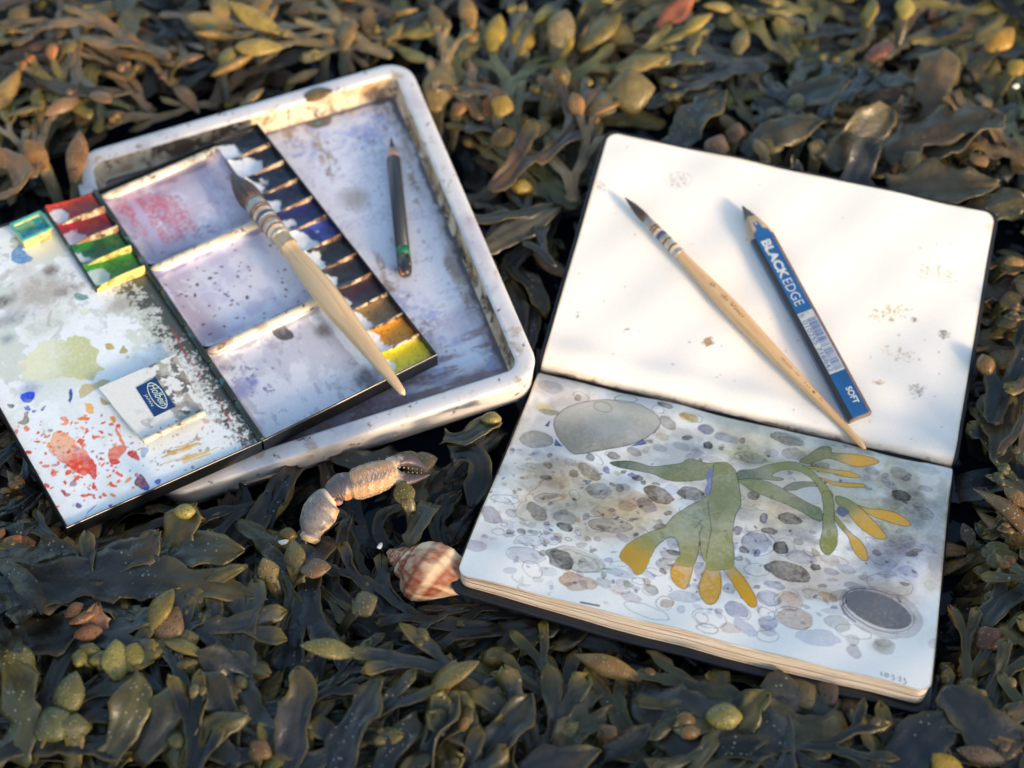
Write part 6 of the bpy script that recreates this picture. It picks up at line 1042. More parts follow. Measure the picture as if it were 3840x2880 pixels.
def place(var, M, pal_, pod_, label, group, sc, br=1.0):
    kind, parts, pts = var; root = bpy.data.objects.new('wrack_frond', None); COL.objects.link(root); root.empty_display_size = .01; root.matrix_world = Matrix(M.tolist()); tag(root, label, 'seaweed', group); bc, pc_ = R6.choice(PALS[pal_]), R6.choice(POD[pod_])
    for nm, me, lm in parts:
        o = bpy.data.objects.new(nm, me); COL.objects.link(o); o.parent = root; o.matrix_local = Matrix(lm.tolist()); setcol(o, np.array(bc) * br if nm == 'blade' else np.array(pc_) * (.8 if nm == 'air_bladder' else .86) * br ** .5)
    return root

# ---- hand-placed fronds: straps and swollen tips that the photograph shows singly
def world_root(p): return np.array([p[0], p[1], p[2]])
def hero_strap(pts, ws, zs, col, label, tipc=.5, ruf=.0016, tips=(), blad=(), podc='olive', seed=0, group=None, notch=.25, m=9):
    """a strap traced along its midline; pts in full-view pixels, widths in mm"""
    P = np.array([wpt([F(*p)], z)[0] for p, z in zip(pts, zs)]); root = tag(empty('wrack_frond', loc=P[0]), label, 'seaweed', group); t = np.linspace(0, 1, len(P)); n = max(10, int(np.linalg.norm(np.diff(P, axis=0), axis=1).sum() / .003)); T = np.linspace(0, 1, n); rl0 = R6.gauss(0, .10); rl1 = R6.gauss(0, .25); te_ = R6.uniform(.62, .80); cup_ = R6.choice([-.08, .05, .10, .16])
    C = np.stack([np.interp(T, t, P[:, k]) for k in range(3)], 1)
    for _ in range(14): C[1:-1] = (C[:-2] + 2 * C[1:-1] + C[2:]) / 4
    W = np.interp(T, t, ws) / 1000; W = np.convolve(np.pad(W, 6, mode='edge'), np.ones(13) / 13, 'valid') * (1 + .07 * np.sin(T * n * .55 + seed)); bl = Blade(seed + 5); D = np.gradient(C, axis=0); row = None
    for j in range(n):
        h = math.atan2(D[j][1], D[j][0]); pit = math.atan2(D[j][2], math.hypot(D[j][0], D[j][1])); w = W[j] * (1 if T[j] < te_ else max(.10, 1 - ((T[j] - te_) / (1 - te_)) ** 2.1))
        r = bl.row(C[j] - P[0], h, pit, w, m, tipc * sst(.45, 1, T[j]), ruf * (.5 + bl.rg.random()), T[j] * n * .9, cup_, -notch * W[j] * .3 if j == n - 1 else 0, rl0 + rl1 * math.sin(T[j] * 3.0))
        if row: bl.bridge(row, r)
        row = r
    V, f, c = bl.finish(.0007); o = obj('blade', mesh('blade', V, f, c, True, M_weed), root); setblade(o, col)
    for (x, y, z, k) in blad:
        q = wpt([F(x, y)], z)[0] - P[0]; o = obj('air_bladder', BLADS[0], root, q - np.array([.006, 0, 0]) * k); o.scale = (k, k, k); setcol(o, R6.choice(POD[podc]))
    return root
def hero_pod(a, b, wmm, z, col, label, group=None, flat=.62, point=.6, seed=0, stalk=True, dz=None):
    flat *= .66; wmm *= .92 if wmm < 16 else .78; point = max(point, .55); col = np.array(col) * .86
    """a swollen tip from its base pixel a to its end pixel b, on a thin stalk that runs down into the heap"""
    ln_ = math.hypot(b[0] - a[0], b[1] - a[1]) / 4300; dz = (.30 * ln_ if b[1] < a[1] - .5 * abs(b[0] - a[0]) else .2 * ln_) if dz is None else dz; z = z - .3 * dz - .004; A_, B_ = wpt([F(*a)], z)[0], wpt([F(*b)], z + dz)[0]; d_ = B_ - A_; L_ = np.linalg.norm(d_); root = tag(empty('wrack_tip', loc=A_), label, 'seaweed', group)
    o = obj('receptacle', podmesh('receptacle', L_, wmm / 1000, flat, point, seed + 3, 13, 14), root); h = math.atan2(d_[1], d_[0]); o.rotation_euler = Matrix(RT(h, math.asin(d_[2] / L_), R6.gauss(0, .3)).tolist()).to_euler(); setcol(o, col)
    if stalk:
        bl = Blade(seed); row = None; rl_ = bl.rg.gauss(0, .4); cu_ = bl.rg.gauss(0, 9)
        for j in range(9):
            t = j / 8; ha = h + cu_ * .04 * t; c = d_ * .25 * (1 - t) - np.array([math.cos(ha), math.sin(ha), 0]) * .012 * t + np.array([0, 0, -.020 * t]); r = bl.row(c, ha, .2 + .4 * t, wmm / 1000 * (.55 - .1 * t) * (1 + .1 * bl.rg.random()), 5, .5 * (1 - t), .001, t * 7, .06, 0, rl_ * t)
            if row: bl.bridge(row[::-1], r[::-1])
            row = r
        V, f, c = bl.finish(.0008); s = obj('stalk', mesh('stalk', V, f, c, True, M_weed), root); setcol(s, (56, 53, 44))
    return root
SL, DK, OL, YL, OR, OC, TN, BRN = (56, 60, 62), (44, 44, 42), (86, 80, 46), (150, 124, 40), (176, 104, 46), (148, 112, 58), (138, 116, 76), (108, 82, 56)
hero_strap([(-60, 1290), (100, 1262), (260, 1240), (430, 1262), (578, 1296)], [22, 24, 26, 20, 15], [.006, .010, .014, .015, .012], SL, 'long slate grey wrack strap with olive speckled tip, below the palette lid', .75, .0012, seed=1)
hero_strap([(330, 1330), (400, 1300), (480, 1300), (530, 1312)], [12, 20, 18, 12], [.004, .010, .012, .010], SL, 'short slate blade curling out under the long slate strap', .6, .002, seed=2)
hero_strap([(352, 1235), (372, 1185), (400, 1130), (420, 1090)], [12, 17, 19, 17], [.004, .010, .016, .019], OL, 'olive heart-tipped frond rising over the corner of the white tray', .35, .0015, blad=((398, 1105, .0205, .8),), seed=3, notch=1.2)
hero_strap([(330, 1230), (390, 1195), (455, 1190), (530, 1192)], [13, 20, 20, 15], [.006, .012, .015, .014], (66, 68, 58), 'grey olive speckled blade pointing right below the white tray', .6, .0012, seed=4)
hero_strap([(385, 1290), (430, 1262), (490, 1235), (535, 1222)], [6, 9, 11, 9], [.008, .014, .018, .018], OL, 'slender yellow tipped blade beside the grey olive speckled one', .9, .0008, seed=5)
hero_strap([(110, 1250), (200, 1235), (300, 1200), (335, 1160), (345, 1145)], [14, 20, 19, 15, 12], [.002, .008, .014, .019, .020], (70, 64, 52), 'brown wrack strap rolled up at its olive end under the lid corner', .5, .0016, seed=6)
hero_strap([(-40, 1430), (30, 1400), (110, 1370), (200, 1345)], [26, 28, 24, 14], [.0, .006, .010, .012], DK, 'wide blackish blade behind the orange tipped cluster', .1, .002, seed=7)
hero_strap([(150, 1420), (250, 1400), (190, 1350), (215, 1300)], [8, 10, 10, 14], [.002, .008, .014, .018], (122, 84, 58), 'russet branching frond among slate blades below the lid', .1, .001, seed=8)
for i, (a, b_, w) in enumerate([((150, 1345), (213, 1320), 11), ((160, 1372), (222, 1362), 9), ((140, 1330), (180, 1305), 8)]): hero_pod(a, b_, w, .018, (168, 108, 60), 'orange brown swollen tip on the russet frond', 'tips of the russet frond', seed=10 + i, stalk=False)
for i, (a, b_, w) in enumerate([((10, 1205), (45, 1155), 12), ((30, 1180), (78, 1172), 9), ((20, 1222), (78, 1228), 11), ((-5, 1165), (8, 1140), 8)]): hero_pod(a, b_, w, .012, OR, 'bright orange rotting tip at the edge of the palette lid shadow', 'orange tips beside the lid', seed=20 + i)
for i, (a, b_, w) in enumerate([((150, 1215), (145, 1158), 11), ((170, 1160), (190, 1200), 12)]): hero_pod(a, b_, w, .010, OC, 'dull ochre tip just below the lid corner', 'ochre tips below the lid corner', seed=26 + i)
for i, (a, b_, w, c) in enumerate([((100, 370), (52, 300), 15, (172, 122, 62)), ((160, 395), (172, 282), 17, (160, 112, 64)), ((15, 250), (98, 225), 17, (150, 122, 66))]): hero_pod(a, b_, w, .014, c, ['golden brown leaf-shaped tip beside the tray corner', 'brown spindle tip standing next to the tray corner', 'blunt ochre tip above the golden brown ones'][i], seed=30 + i, flat=.35)
hero_strap([(-30, 330), (30, 345), (60, 385), (35, 425), (-30, 430)], [10, 14, 16, 15, 12], [.012, .014, .015, .014, .012], (166, 108, 52), 'curled orange blade looping back at the far left', .0, .0006, seed=33)
hero_strap([(60, 150), (120, 190), (200, 205), (300, 200)], [7, 8, 8, 6], [.010, .014, .016, .012], (92, 80, 62), 'thin brown arching stem behind the tray', .0, .0004, seed=34)
hero_pod((938, 240), (965, 128), 26, .010, (160, 134, 76), 'large pale ochre swollen tip beside the far tray corner', seed=40, flat=.5, point=.1)
for i, (a, b_, w, c) in enumerate([((985, 250), (1000, 215), 11, (160, 110, 62)), ((1050, 250), (1075, 195), 12, (150, 92, 44)), ((1075, 250), (1095, 205), 15, (160, 128, 44)), ((1060, 305), (1120, 290), 17, (120, 92, 42)), ((1130, 290), (1190, 270), 14, (98, 84, 46)), ((1180, 210), (1225, 145), 20, (130, 106, 50)), ((1190, 280), (1205, 330), 22, (104, 92, 56)), ((1255, 215), (1330, 240), 30, (120, 104, 66)), ((1310, 205), (1415, 190), 34, (136, 118, 68)), ((1120, 120), (1140, 40), 20, YL), ((1060, 110), (1080, 30), 17, (170, 140, 40)), ((1200, 100), (1225, 20), 24, (130, 112, 72)), ((1250, 110), (1340, 25), 30, (140, 120, 56)), ((1170, 60), (1180, 10), 16, YL), ((1420, 60), (1500, -10), 18, (176, 96, 60)), ((1300, 60), (1370, 90), 20, (150, 126, 60)), ((1330, 150), (1440, 120), 20, (136, 116, 60)), ((1020, 60), (1000, -10), 13, OC), ((960, 80), (930, 10), 12, OC)]):
    hero_pod(a, b_, w, .010 + .004 * (i % 3), c, ['rounded', 'blunt', 'plump'][i % 3] + (' large' if w > 16 else ' small') + ' yellow brown tip near ' + near(a, 'plump'), ['rounded', 'blunt', 'plump'][i % 3] + (' large' if w > 16 else ' small') + ' yellow brown tips near ' + near(a, 'plump'), seed=50 + i, flat=.6, point=.2 if w > 16 else .6)
for i, (a, b_, w, c) in enumerate([((620, 180), (690, 150), 12, OC), ((700, 120), (715, 60), 11, OC), ((740, 110), (760, 40), 12, OC), ((790, 70), (800, 10), 11, (140, 110, 60)), ((830, 90), (870, 50), 11, (130, 110, 56)), ((560, 60), (600, 10), 11, OC), ((640, 30), (680, 5), 10, (150, 110, 60)), ((520, 230), (570, 190), 12, (128, 100, 60)), ((640, 215), (720, 195), 11, (130, 106, 60)), ((470, 40), (450, 90), 10, (140, 124, 56)), ((850, 30), (905, 20), 11, (150, 116, 58)), ((380, 130), (440, 120), 12, (110, 78, 46)), ((255, 75), (300, 100), 10, (120, 92, 56)), ((180, 60), (205, 40), 11, (160, 126, 44)), ((130, 110), (165, 90), 12, (126, 112, 60)), ((20, 60), (60, 10), 14, (120, 100, 56)), ((480, 150), (500, 100), 12, (128, 112, 50))]):
    hero_pod(a, b_, w, .012 + .004 * (i % 3), c, ['slim', 'slender', 'narrow'][i % 3] + ' ochre tip in the tangle near ' + near(a, 'slim'), ['slim', 'slender', 'narrow'][i % 3] + ' ochre tips near ' + near(a, 'slim'), seed=80 + i)
for i, (pts, ws, c, lb) in enumerate([([(1640, 250), (1720, 225), (1780, 200), (1840, 175)], [18, 26, 24, 12], (78, 80, 72), 'dull olive leaf-shaped blade beyond the blank page'), ([(1790, 365), (1830, 320), (1880, 270), (1930, 235)], [16, 24, 26, 20], (92, 84, 66), 'sunlit tan blade with a crumpled top beyond the blank page'), ([(1980, 270), (2010, 210), (2030, 150), (2040, 100)], [14, 20, 24, 26], (110, 92, 66), 'upright peach lit blade widening at its top'), ([(1900, 330), (1970, 300), (2060, 260), (2150, 240)], [20, 26, 26, 18], (96, 82, 62), 'broad sunlit blade lying towards the right edge'), ([(2000, 340), (2070, 310), (2130, 270), (2170, 250)], [16, 22, 24, 16], (100, 84, 62), 'folded peach blade below the broad sunlit one'), ([(1600, 330), (1640, 300), (1700, 275), (1790, 262)], [10, 18, 22, 14], (80, 78, 66), 'grey blade curving along the far edge of the blank page'), ([(1840, 420), (1850, 370), (1870, 320), (1900, 300)], [18, 22, 22, 16], (64, 68, 72), 'blue grey strap standing up behind the blank page'), ([(1920, 420), (1990, 400), (2080, 410), (2160, 395)], [20, 26, 24, 14], (104, 92, 66), 'warty tan blade along the far right page corner'), ([(1450, 330), (1480, 280), (1520, 230), (1570, 200)], [14, 20, 22, 14], (70, 70, 62), 'dull grey blade next to the far left page corner'), ([(2060, 520), (2100, 470), (2150, 440), (2220, 430)], [18, 24, 24, 18], (84, 78, 56), 'olive brown blade beside the page corner')]):
    hero_strap(pts, ws, [.006, .012, .018, .020], c, lb, .25, .0022, seed=110 + i)
for i, (a, b_, w, c) in enumerate([((1650, 330), (1690, 290), 15, (130, 118, 70)), ((1655, 345), (1630, 300), 11, (120, 108, 66)), ((1760, 345), (1775, 300), 16, (150, 126, 76)), ((1535, 345), (1560, 290), 15, (118, 88, 60)), ((1580, 310), (1595, 265), 12, (130, 90, 58)), ((1730, 290), (1740, 250), 18, (100, 92, 58)), ((1830, 300), (1850, 270), 12, (128, 108, 66)), ((1720, 240), (1722, 200), 11, (110, 104, 70)), ((1690, 265), (1660, 235), 12, (104, 96, 66)), ((2130, 110), (2190, 60), 20, (176, 132, 44)), ((1870, 60), (1885, -5), 18, YL), ((1950, 40), (1960, -10), 16, (150, 134, 60)), ((1590, 120), (1610, 60), 12, (140, 120, 66)), ((1490, 110), (1510, 70), 10, (140, 124, 60)), ((1870, 130), (1930, 90), 14, (150, 84, 60)), ((2100, 330), (2130, 360), 12, (150, 112, 62)), ((1950, 360), (1990, 330), 12, (120, 106, 66)), ((2180, 160), (2210, 130), 12, YL)]):
    hero_pod(a, b_, w, .014 + .004 * (i % 2), c, ['olive', 'tan'][i % 2] + ' rounded tip among the blades near ' + near(a), ['olive', 'tan'][i % 2] + ' tips near ' + near(a), seed=130 + i, flat=.6, point=.3)
for i, (a, b_, w, c) in enumerate([((2160, 580), (2215, 565), 12, OC), ((2150, 700), (2215, 690), 14, (112, 92, 52)), ((2140, 760), (2200, 790), 15, (120, 98, 56)), ((2160, 660), (2210, 640), 12, (130, 108, 60)), ((2150, 840), (2200, 880), 18, (112, 102, 48)), ((2130, 900), (2125, 850), 10, (104, 92, 52)), ((2130, 1215), (2200, 1200), 14, (104, 94, 52)), ((2150, 1250), (2215, 1235), 14, (124, 108, 48)), ((2120, 1200), (2180, 1180), 12, (104, 98, 58)), ((2180, 1180), (2220, 1150), 12, (140, 112, 44)), ((2110, 1400), (2160, 1360), 13, (112, 76, 52)), ((2125, 1290), (2190, 1300), 11, (86, 74, 58)), ((2100, 1180), (2080, 1130), 9, (80, 70, 58))]):
    hero_pod(a, b_, w, float(np.interp(b_[1], [460, 1005, 1500], [.012, -.014, .008])), c, ['olive brown warty tip', 'dull brown tip', 'smooth olive tip'][i % 3] + ' near ' + near(a, 'tips'), ['warty', 'dull', 'smooth'][i % 3] + ' tips near ' + near(a, 'tips'), seed=160 + i)
# foreground
hero_pod((2080, 1700), (2015, 1628), 17, .012, (170, 136, 40), 'yellow rounded tip poking up below the sketchbook corner', seed=180, flat=.5, point=.2)
hero_strap([(1370, 1500), (1440, 1530), (1520, 1535), (1590, 1560)], [14, 24, 26, 12], [.004, .010, .013, .010], (72, 70, 66), 'wide grey blade with one air bladder, below the painted page edge', .1, .002, blad=((1562, 1548, .014, 1.25),), seed=181)
hero_pod((1585, 1575), (1612, 1612), 15, .010, (128, 108, 66), 'round tan bladder with a thin tail below the painted page', seed=182, flat=.85, point=0)
hero_strap([(1590, 1600), (1600, 1560), (1625, 1520), (1665, 1498)], [10, 13, 14, 12], [.006, .012, .017, .018], OL, 'olive rolled frond tip with yellow rim below the page edge', .7, .002, seed=183)
hero_strap([(1800, 1560), (1760, 1520), (1700, 1495), (1640, 1490)], [12, 22, 26, 18], [.002, .006, .008, .008], (66, 68, 66), 'smooth grey blade tucked beneath the sketchbook corner', .2, .0014, seed=184)
hero_strap([(1500, 1680), (1490, 1610), (1455, 1550), (1400, 1500)], [18, 24, 22, 12], [.006, .010, .010, .004], (62, 62, 60), 'long grey blade running down beside the wide grey one', .1, .0014, seed=185)
hero_strap([(1720, 1700), (1700, 1620), (1690, 1560), (1640, 1510)], [18, 24, 24, 14], [.006, .010, .012, .008], SL, 'speckled slate blade under the olive rolled tip', .2, .0012, seed=186)
hero_strap([(1900, 1700), (1960, 1640), (2010, 1580), (2060, 1540)], [18, 22, 24, 20], [.004, .008, .010, .010], (48, 52, 58), 'blue black blade behind the yellow rounded tip', .1, .001, seed=187)
hero_strap([(2240, 1680), (2160, 1600), (2080, 1540), (2040, 1480)], [20, 26, 22, 14], [.004, .010, .012, .010], (52, 56, 60), 'long dark strap slanting towards the sketchbook corner', .1, .001, seed=188)
hero_pod((1700, 1520), (1762, 1482), 22, .008, (118, 100, 58), 'plump olive brown tip below the sketchbook corner', seed=189); hero_pod((1755, 1520), (1810, 1480), 14, .008, (104, 84, 62), 'purplish brown tip beside the plump olive brown one', seed=190)
for i, (a, b_, w, c) in enumerate([((130, 1560), (165, 1450), 20, (128, 120, 62)), ((80, 1590), (150, 1540), 22, (110, 106, 62)), ((160, 1600), (165, 1540), 18, (116, 110, 64))]): hero_pod(a, b_, w, .016, c, 'fat warty olive tip in the cluster of three below the slate strap', 'three fat warty tips', seed=200 + i, flat=.8, point=.4)
for i, (a, b_, w, c) in enumerate([((255, 1470), (250, 1380), 15, (138, 128, 60)), ((278, 1450), (295, 1388), 14, (160, 140, 50)), ((225, 1440), (218, 1405), 14, (120, 112, 56)), ((195, 1425), (155, 1415), 13, (140, 128, 56)), ((190, 1420), (200, 1388), 12, (136, 124, 56)), ((340, 1400), (385, 1310), 20, (124, 96, 60)), ((410, 1405), (400, 1360), 12, (128, 108, 56)), ((405, 1450), (400, 1420), 13, (130, 112, 56)), ((60, 1470), (10, 1385), 22, (104, 100, 52))]):
    hero_pod(a, b_, w, .018, c, ['smooth', 'glossy', 'rounded'][i % 3] + ' olive yellow tip standing above the fat warty tips', ['smooth', 'glossy', 'rounded'][i % 3] + ' olive tips near the warty cluster', seed=210 + i, flat=.7, point=.3)
for i, (pts, ws, c, lb) in enumerate([([(230, 1640), (260, 1580), (290, 1520), (300, 1450)], [10, 18, 20, 14], (86, 82, 54), 'olive blade with pale midrib below the smooth tips'), ([(290, 1640), (340, 1580), (370, 1520), (395, 1470)], [12, 16, 17, 10], (66, 64, 54), 'dim brown grey blade beside the pale midrib blade'), ([(370, 1660), (420, 1600), (470, 1570), (540, 1545)], [12, 17, 15, 8], (92, 86, 48), 'olive blade with rows of white dots pointing right'), ([(370, 1640), (400, 1580), (430, 1540), (445, 1500)], [12, 17, 16, 9], (84, 80, 48), 'mottled olive blade with a frayed tip'), ([(20, 1640), (60, 1560), (50, 1490), (10, 1420)], [14, 20, 20, 12], (74, 76, 52), 'tall olive blade leaning against the fat warty tips'), ([(480, 1620), (500, 1560), (470, 1490), (440, 1450)], [10, 16, 18, 10], DK, 'dark curved strap arching over a hollow'), ([(560, 1480), (520, 1450), (470, 1425), (420, 1410)], [8, 14, 16, 10], (56, 60, 66), 'blue grey torn blade across the dark hollow'), ([(600, 1700), (640, 1600), (660, 1500), (640, 1440)], [12, 16, 18, 14], (58, 58, 60), 'upright grey blade in the middle of the near heap'), ([(700, 1720), (740, 1620), (790, 1520), (830, 1460)], [14, 18, 20, 14], (60, 60, 62), 'pale grey strap with split ends in the near heap'), ([(880, 1740), (920, 1640), (960, 1560), (985, 1490)], [14, 22, 24, 18], (66, 66, 70), 'tall grey frond with small lobes in the near heap'), ([(760, 1740), (840, 1660), (880, 1580), (900, 1540)], [10, 14, 15, 10], (52, 50, 50), 'dark strap between the two grey fronds'), ([(1000, 1700), (1060, 1620), (1110, 1560), (1150, 1500)], [12, 18, 18, 14], (62, 62, 62), 'grey blade with yellow frayed tip towards the sketchbook'), ([(1060, 1720), (1150, 1660), (1230, 1640), (1300, 1620)], [10, 14, 14, 10], (60, 56, 58), 'low purplish strap below the grey blade')]):
    hero_strap(pts, ws, [.004, .012, .018, .018], c, lb, .45, .0018, seed=230 + i)
for i, (a, b_, w, c) in enumerate([((735, 1620), (830, 1560), 12, (120, 94, 60)), ((930, 1520), (985, 1425), 16, (138, 100, 52)), ((760, 1320), (815, 1290), 18, (112, 98, 58)), ((590, 1260), (568, 1205), 11, (140, 116, 62)), ((640, 1240), (632, 1165), 13, (124, 108, 60)), ((650, 1230), (715, 1225), 12, (140, 104, 70)), ((590, 1620), (560, 1560), 9, YL), ((655, 1590), (660, 1555), 15, (124, 112, 66)), ((550, 1640), (575, 1600), 12, (150, 104, 56)), ((1190, 1610), (1250, 1560), 10, (100, 92, 48)), ((1300, 1600), (1330, 1570), 12, (140, 100, 62)), ((880, 1010), (945, 990), 15, (112, 92, 56)), ((855, 985), (915, 1000), 11, (124, 96, 54))]):
    hero_pod(a, b_, w, .012 + .002 * (i % 3) if b_[1] > 1030 else .004, c, ['brown olive', 'dull olive', 'warm brown'][i % 3] + ' pointed tip near ' + near(a), ['brown olive', 'dull olive', 'warm brown'][i % 3] + ' tips near ' + near(a), seed=250 + i)
hero_pod((880, 1092), (866, 1040), 12, .017, (116, 104, 46), 'small olive leaf with pale dots leaning on the crab claw', seed=281, flat=.4, point=.1)
hero_strap([(930, 1090), (905, 1130), (890, 1160), (880, 1180)], [8, 13, 13, 9], [.006, .010, .011, .010], (78, 76, 56), 'grey olive leaf hanging below the small dotted one', .3, .0008, seed=282)
hero_strap([(975, 990), (1010, 968), (1045, 985), (1045, 1040), (1015, 1100)], [10, 14, 14, 13, 10], [.0, .004, .005, .003, -.004], DK, 'dark ribbon curling between crab claw and sketchbook', .0, .0006, seed=283)
hero_strap([(960, 950), (1000, 955), (1030, 935), (1080, 900)], [8, 14, 14, 12], [.002, .006, .006, .002], (74, 76, 60), 'forked grey olive frond beside the near tray wall', .4, .0012, blad=((1060, 905, .006, .8),), seed=284)
hero_strap([(1000, 560), (1080, 520), (1150, 480), (1210, 450)], [10, 14, 14, 8], [.002, .006, .008, .006], (70, 68, 58), 'grey strap lying across the gap beside the tray', .0, .001, seed=285)
hero_strap([(1010, 480), (1070, 475), (1130, 470), (1200, 440)], [9, 11, 11, 8], [.004, .008, .008, .004], (84, 78, 60), 'light grey stem lying above the grey strap in the gap', .0, .0006, seed=286)

for i, (pts, ws, z, c, lb) in enumerate([([(640, 1010), (600, 1060), (560, 1120), (540, 1180)], [8, 13, 14, 9], -.006, DK, 'dark leaf in the shade between the tray wall and the claw arm'), ([(700, 1000), (720, 1040), (700, 1090), (660, 1140)], [6, 9, 9, 5], -.010, (50, 46, 40), 'brownish strap low behind the claw wrist'), ([(840, 1190), (800, 1150), (820, 1100), (880, 1090)], [6, 8, 7, 4], -.008, DK, 'looped dark stem under the claw palm'), ([(960, 1190), (930, 1140), (950, 1090), (1000, 1060)], [7, 11, 12, 8], -.010, (48, 48, 42), 'dim olive strap between whelk and claw'), ([(1060, 1060), (1010, 1110), (980, 1150), (970, 1180)], [8, 12, 10, 6], -.012, DK, 'dark strap running down to the whelk beside the book'), ([(720, 1240), (740, 1190), (730, 1150), (760, 1110)], [7, 8, 7, 4], -.006, (52, 46, 40), 'narrow brown stem below the claw wrist'), ([(860, 980), (820, 1000), (760, 1000), (700, 985)], [9, 12, 12, 8], -.012, (54, 56, 50), 'grey blade just under the near tray wall'), ([(1080, 930), (1040, 960), (990, 1010), (960, 1050)], [9, 12, 11, 6], -.014, (46, 48, 46), 'deep lying slate strap beside the book edge'), ([(620, 1220), (650, 1170), (690, 1130), (740, 1120)], [8, 12, 12, 7], -.008, (62, 56, 42), 'olive brown strap under the claw arm'), ([(900, 1180), (860, 1190), (820, 1220), (800, 1260)], [6, 9, 9, 6], -.006, (46, 44, 40), 'dark curling strap at the tip of the whelk'), ([(940, 1010), (915, 1030), (900, 1060), (905, 1090)], [8, 12, 13, 9], -.008, (70, 62, 42), 'brown blade behind the pincer')]): hero_strap(pts, ws, [z - .006, z, z + .002, z - .002], c, lb, .2, .0014, seed=300 + i)
for i, (pts, ws, z, c, lb) in enumerate([([(1060, 620), (1100, 580), (1130, 540), (1180, 500)], [8, 12, 12, 8], -.012, SL, 'slate strap low in the gap above the brown gap blade'), ([(1110, 760), (1130, 700), (1120, 650), (1090, 600)], [8, 12, 13, 8], -.014, DK, 'dark forked looking blade down in the gap'), ([(1090, 560), (1130, 600), (1170, 640), (1180, 690)], [7, 11, 12, 8], -.010, (64, 62, 50), 'brown grey blade lying across the gap'), ([(1000, 440), (1050, 420), (1100, 390), (1160, 370)], [8, 12, 12, 7], -.008, (66, 62, 48), 'olive grey strap at the head of the gap'), ([(1230, 420), (1190, 460), (1170, 520), (1180, 580)], [8, 11, 11, 7], -.012, DK, 'dark strap along the far left book edge'), ([(1020, 520), (1050, 560), (1060, 600), (1080, 650)], [7, 10, 10, 6], -.014, (58, 54, 42), 'brown strap hugging the tray wall in the gap'), ([(1130, 780), (1150, 740), (1160, 700), (1150, 650)], [6, 9, 10, 7], -.016, SL, 'slate leaf at the narrow foot of the gap'), ([(1150, 420), (1120, 450), (1070, 500), (1040, 540)], [6, 9, 9, 6], -.006, (78, 70, 48), 'light olive strap over the head of the gap')]): hero_strap(pts, ws, [z - .005, z, z + .002, z - .003], c, lb, .3, .0016, seed=330 + i)
# ---- the rest of the heap: individual fronds, each a copy of a variant, spread where the weed still shows gaps
GW, GH = 96, 72; cov = np.zeros((GH, GW))
def addcov(W):
    p = project(W); i = (p[:, 0] / PW * GW).astype(int); j = (p[:, 1] / PH * GH).astype(int); k = (i >= 0) & (i < GW) & (j >= 0) & (j < GH); np.add.at(cov, (j[k], i[k]), 1)
def low_right(W):
    # the heap to the sun's side of the pages stays about as low as the pages
    i = (W[:, 0] > .17) & (W[:, 1] < .10) & (W[:, 1] > -.16)
    return not i.any() or (W[i, 2] < np.interp(W[i, 1], [-.16, -.04, .10], [.020, .002, .024])).all()
NIND = 300; made = 0; tries = 0
while made < NIND and tries < 9000:
    tries += 1; best = None
    for _ in range(5):
        px = (R6.uniform(-260, PW + 260), R6.uniform(-260, PH + 300)); hidden = any(inpoly(s, np.array([px[0]]), np.array([px[1]]))[0] for s in SIL)
        if hidden: continue
        i, j = min(GW - 1, max(0, int(px[0] / PW * GW))), min(GH - 1, max(0, int(px[1] / PH * GH))); v = cov[max(0, j - 2):j + 3, max(0, i - 2):i + 3].mean() + (3 if not (0 < px[0] < PW and 0 < px[1] < PH) else 0)
        if best is None or v < best[0]: best = (v, px)
    if best is None: continue
    px = best[1]; bl_, pd_, kn, where = region(px[0] / K, px[1] / K); kind = R6.choice(kn); var = R6.choice(VAR[kind]); sc = R6.uniform(.8, 1.2)
    yaw = R6.gauss(1.5, 1.2) if R6.random() < .6 else R6.uniform(0, 6.283); z0 = R6.uniform(-.014, .010); ok = False
    for att in range(5):
        Rm = RT(yaw, R6.uniform(-.10, .08) if att < 3 else -.2, R6.gauss(0, .12)) * sc; c = wpt([px], .004)[0]; o0 = c - Rm @ np.array([.06, 0, .012]); o0[2] = z0 - .006 * att; W = var[2] @ Rm.T + o0
        if W[:, 2].max() < .034 and clear(W, 0) and low_right(W): ok = True; break
        yaw += 1.1
    if not ok: continue
    M = np.eye(4); M[:3, :3] = Rm; M[:3, 3] = o0; p_, q_ = R6.choice(bl_), R6.choice(pd_)
    fx, fy = px[0] / K, px[1] / K; anc = near((fx, fy)); siz = 'small ' if sc < .90 else 'large ' if sc > 1.1 else ''
    place(var, M, p_, q_, '%s%s frond with %s near %s' % (siz, NAMEC[p_], FORM[kind], anc), '%s%s %s fronds near %s' % (siz, NAMEC[p_], kind, anc), sc, float(np.interp(fy, [0, 350, 800], [1.55, 1.3, .92]))); addcov(W); made += 1  # frond colours lightened towards the far side, standing in for hazy sunlight
print('individual fronds', made, 'tries', tries)

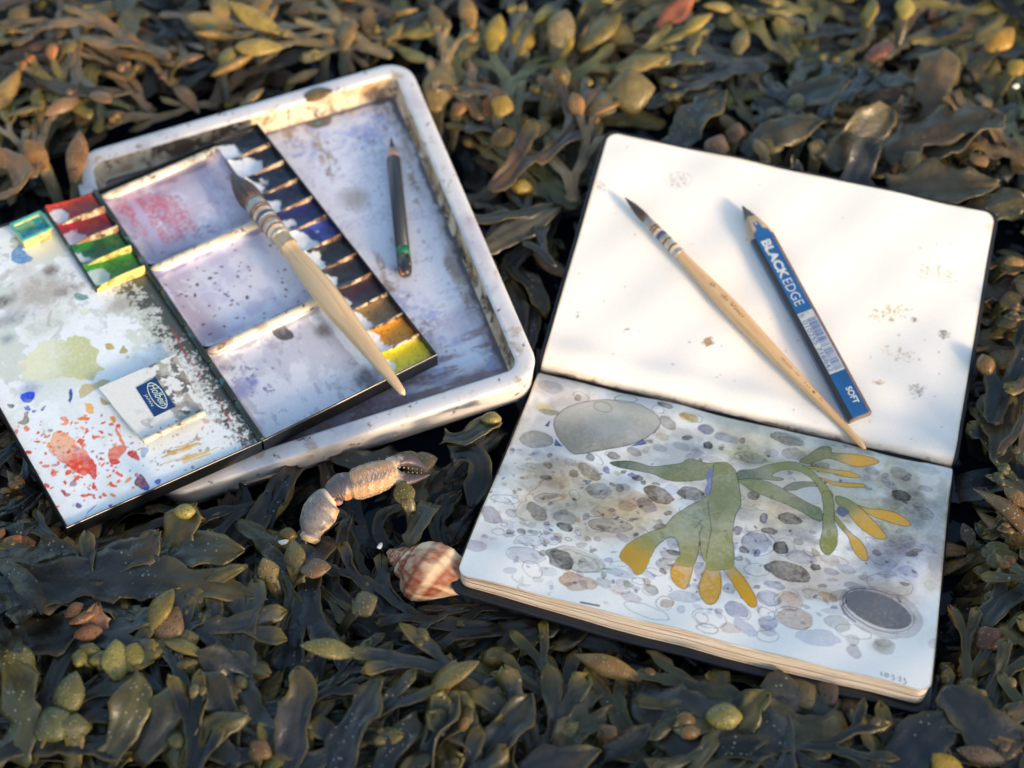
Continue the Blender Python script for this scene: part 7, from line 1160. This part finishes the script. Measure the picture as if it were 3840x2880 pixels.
# ---- what lies underneath and far around: one mass nobody could count
mv, mf, mc, off = [], [], [], 0; LOW = []
for i in range(14):
    kind = ['broad', 'strap', 'podded', 'frilly'][i % 4]; P = KINDS[kind]; bl = Blade(5000 + i, .0065); r0 = bl.row(np.zeros(3), 0, .3, P['w'] * .5, 5, 0, 0, 0); bl.grow(r0, np.zeros(3), 0, .3, P['w'] * 1.1, P['L'] * 1.1, min(3, P['depth']), P)
    V = np.array(bl.V); T = []
    for f in bl.F: T.append((f[0], f[1], f[2])); (len(f) == 4) and T.append((f[0], f[2], f[3]))
    LOW.append((V, np.array(T), np.array(bl.C)))
R7 = random.Random(7); n_in = n_out = 0
def addmass(x, y, z0, pit):
    global off
    V, T, c = R7.choice(LOW); Rm = RT(R7.uniform(0, 6.283), pit, R7.gauss(0, .3)) * R7.uniform(.8, 1.35); W = V @ Rm.T + np.array([x, y, z0])
    for q, dp in FOOT:                                                # press down under the things that lie on top
        i = inpoly(q[:, :2], W[:, 0], W[:, 1])
        if i.any():
            nn = np.cross(q[1] - q[0], q[3] - q[0]); zp = q[0][2] - (nn[0] * (W[:, 0] - q[0][0]) + nn[1] * (W[:, 1] - q[0][1])) / nn[2] - dp - .002; W[i, 2] = np.minimum(W[i, 2], zp[i])
    for q, zc_ in SOFT3D:
        i = inpoly(q[:, :2], W[:, 0], W[:, 1]); W[i, 2] = np.minimum(W[i, 2], zc_ - .004)
    if abs(x) < .4 and -.3 < y < .45 and not clear(W[::4], 0):
        W[:, 2] -= .014
        if not clear(W[::4], .02): W[:, 2] = np.minimum(W[:, 2] - .010, -.022)
    b_ = lin(np.array(R7.choice(PALS[R7.choice(['dark', 'dark', 'slate', 'brown', 'olive'])])) * R7.uniform(.5, .9) * float(np.interp(y, [.0, .12, .3], [.5, .95, 1.7]))); col = b_ * (1 + c[:, :1] * np.array([2.2, 1.7, .4])); mv.append(W); mf.append(T + off); mc.append(col); off += len(V)  # mass colour darkened near as shade in gaps, lightened far as hazy sunlight
for _ in range(760):
    x, y = R7.uniform(-.36, .36), R7.uniform(-.28, .42); addmass(x, y, R7.uniform(-.034, -.014) if y > .08 else R7.uniform(-.042, -.022), R7.uniform(-.3, .0))
for _ in range(620):
    while True:
        x, y = R7.gauss(0, .55), R7.gauss(.15, .55)
        if not (-.34 < x < .34 and -.26 < y < .38) and abs(x) < 1.2 and abs(y) < 1.3: break
    addmass(x, y, R7.uniform(-.034, -.004), R7.uniform(-.25, .1))
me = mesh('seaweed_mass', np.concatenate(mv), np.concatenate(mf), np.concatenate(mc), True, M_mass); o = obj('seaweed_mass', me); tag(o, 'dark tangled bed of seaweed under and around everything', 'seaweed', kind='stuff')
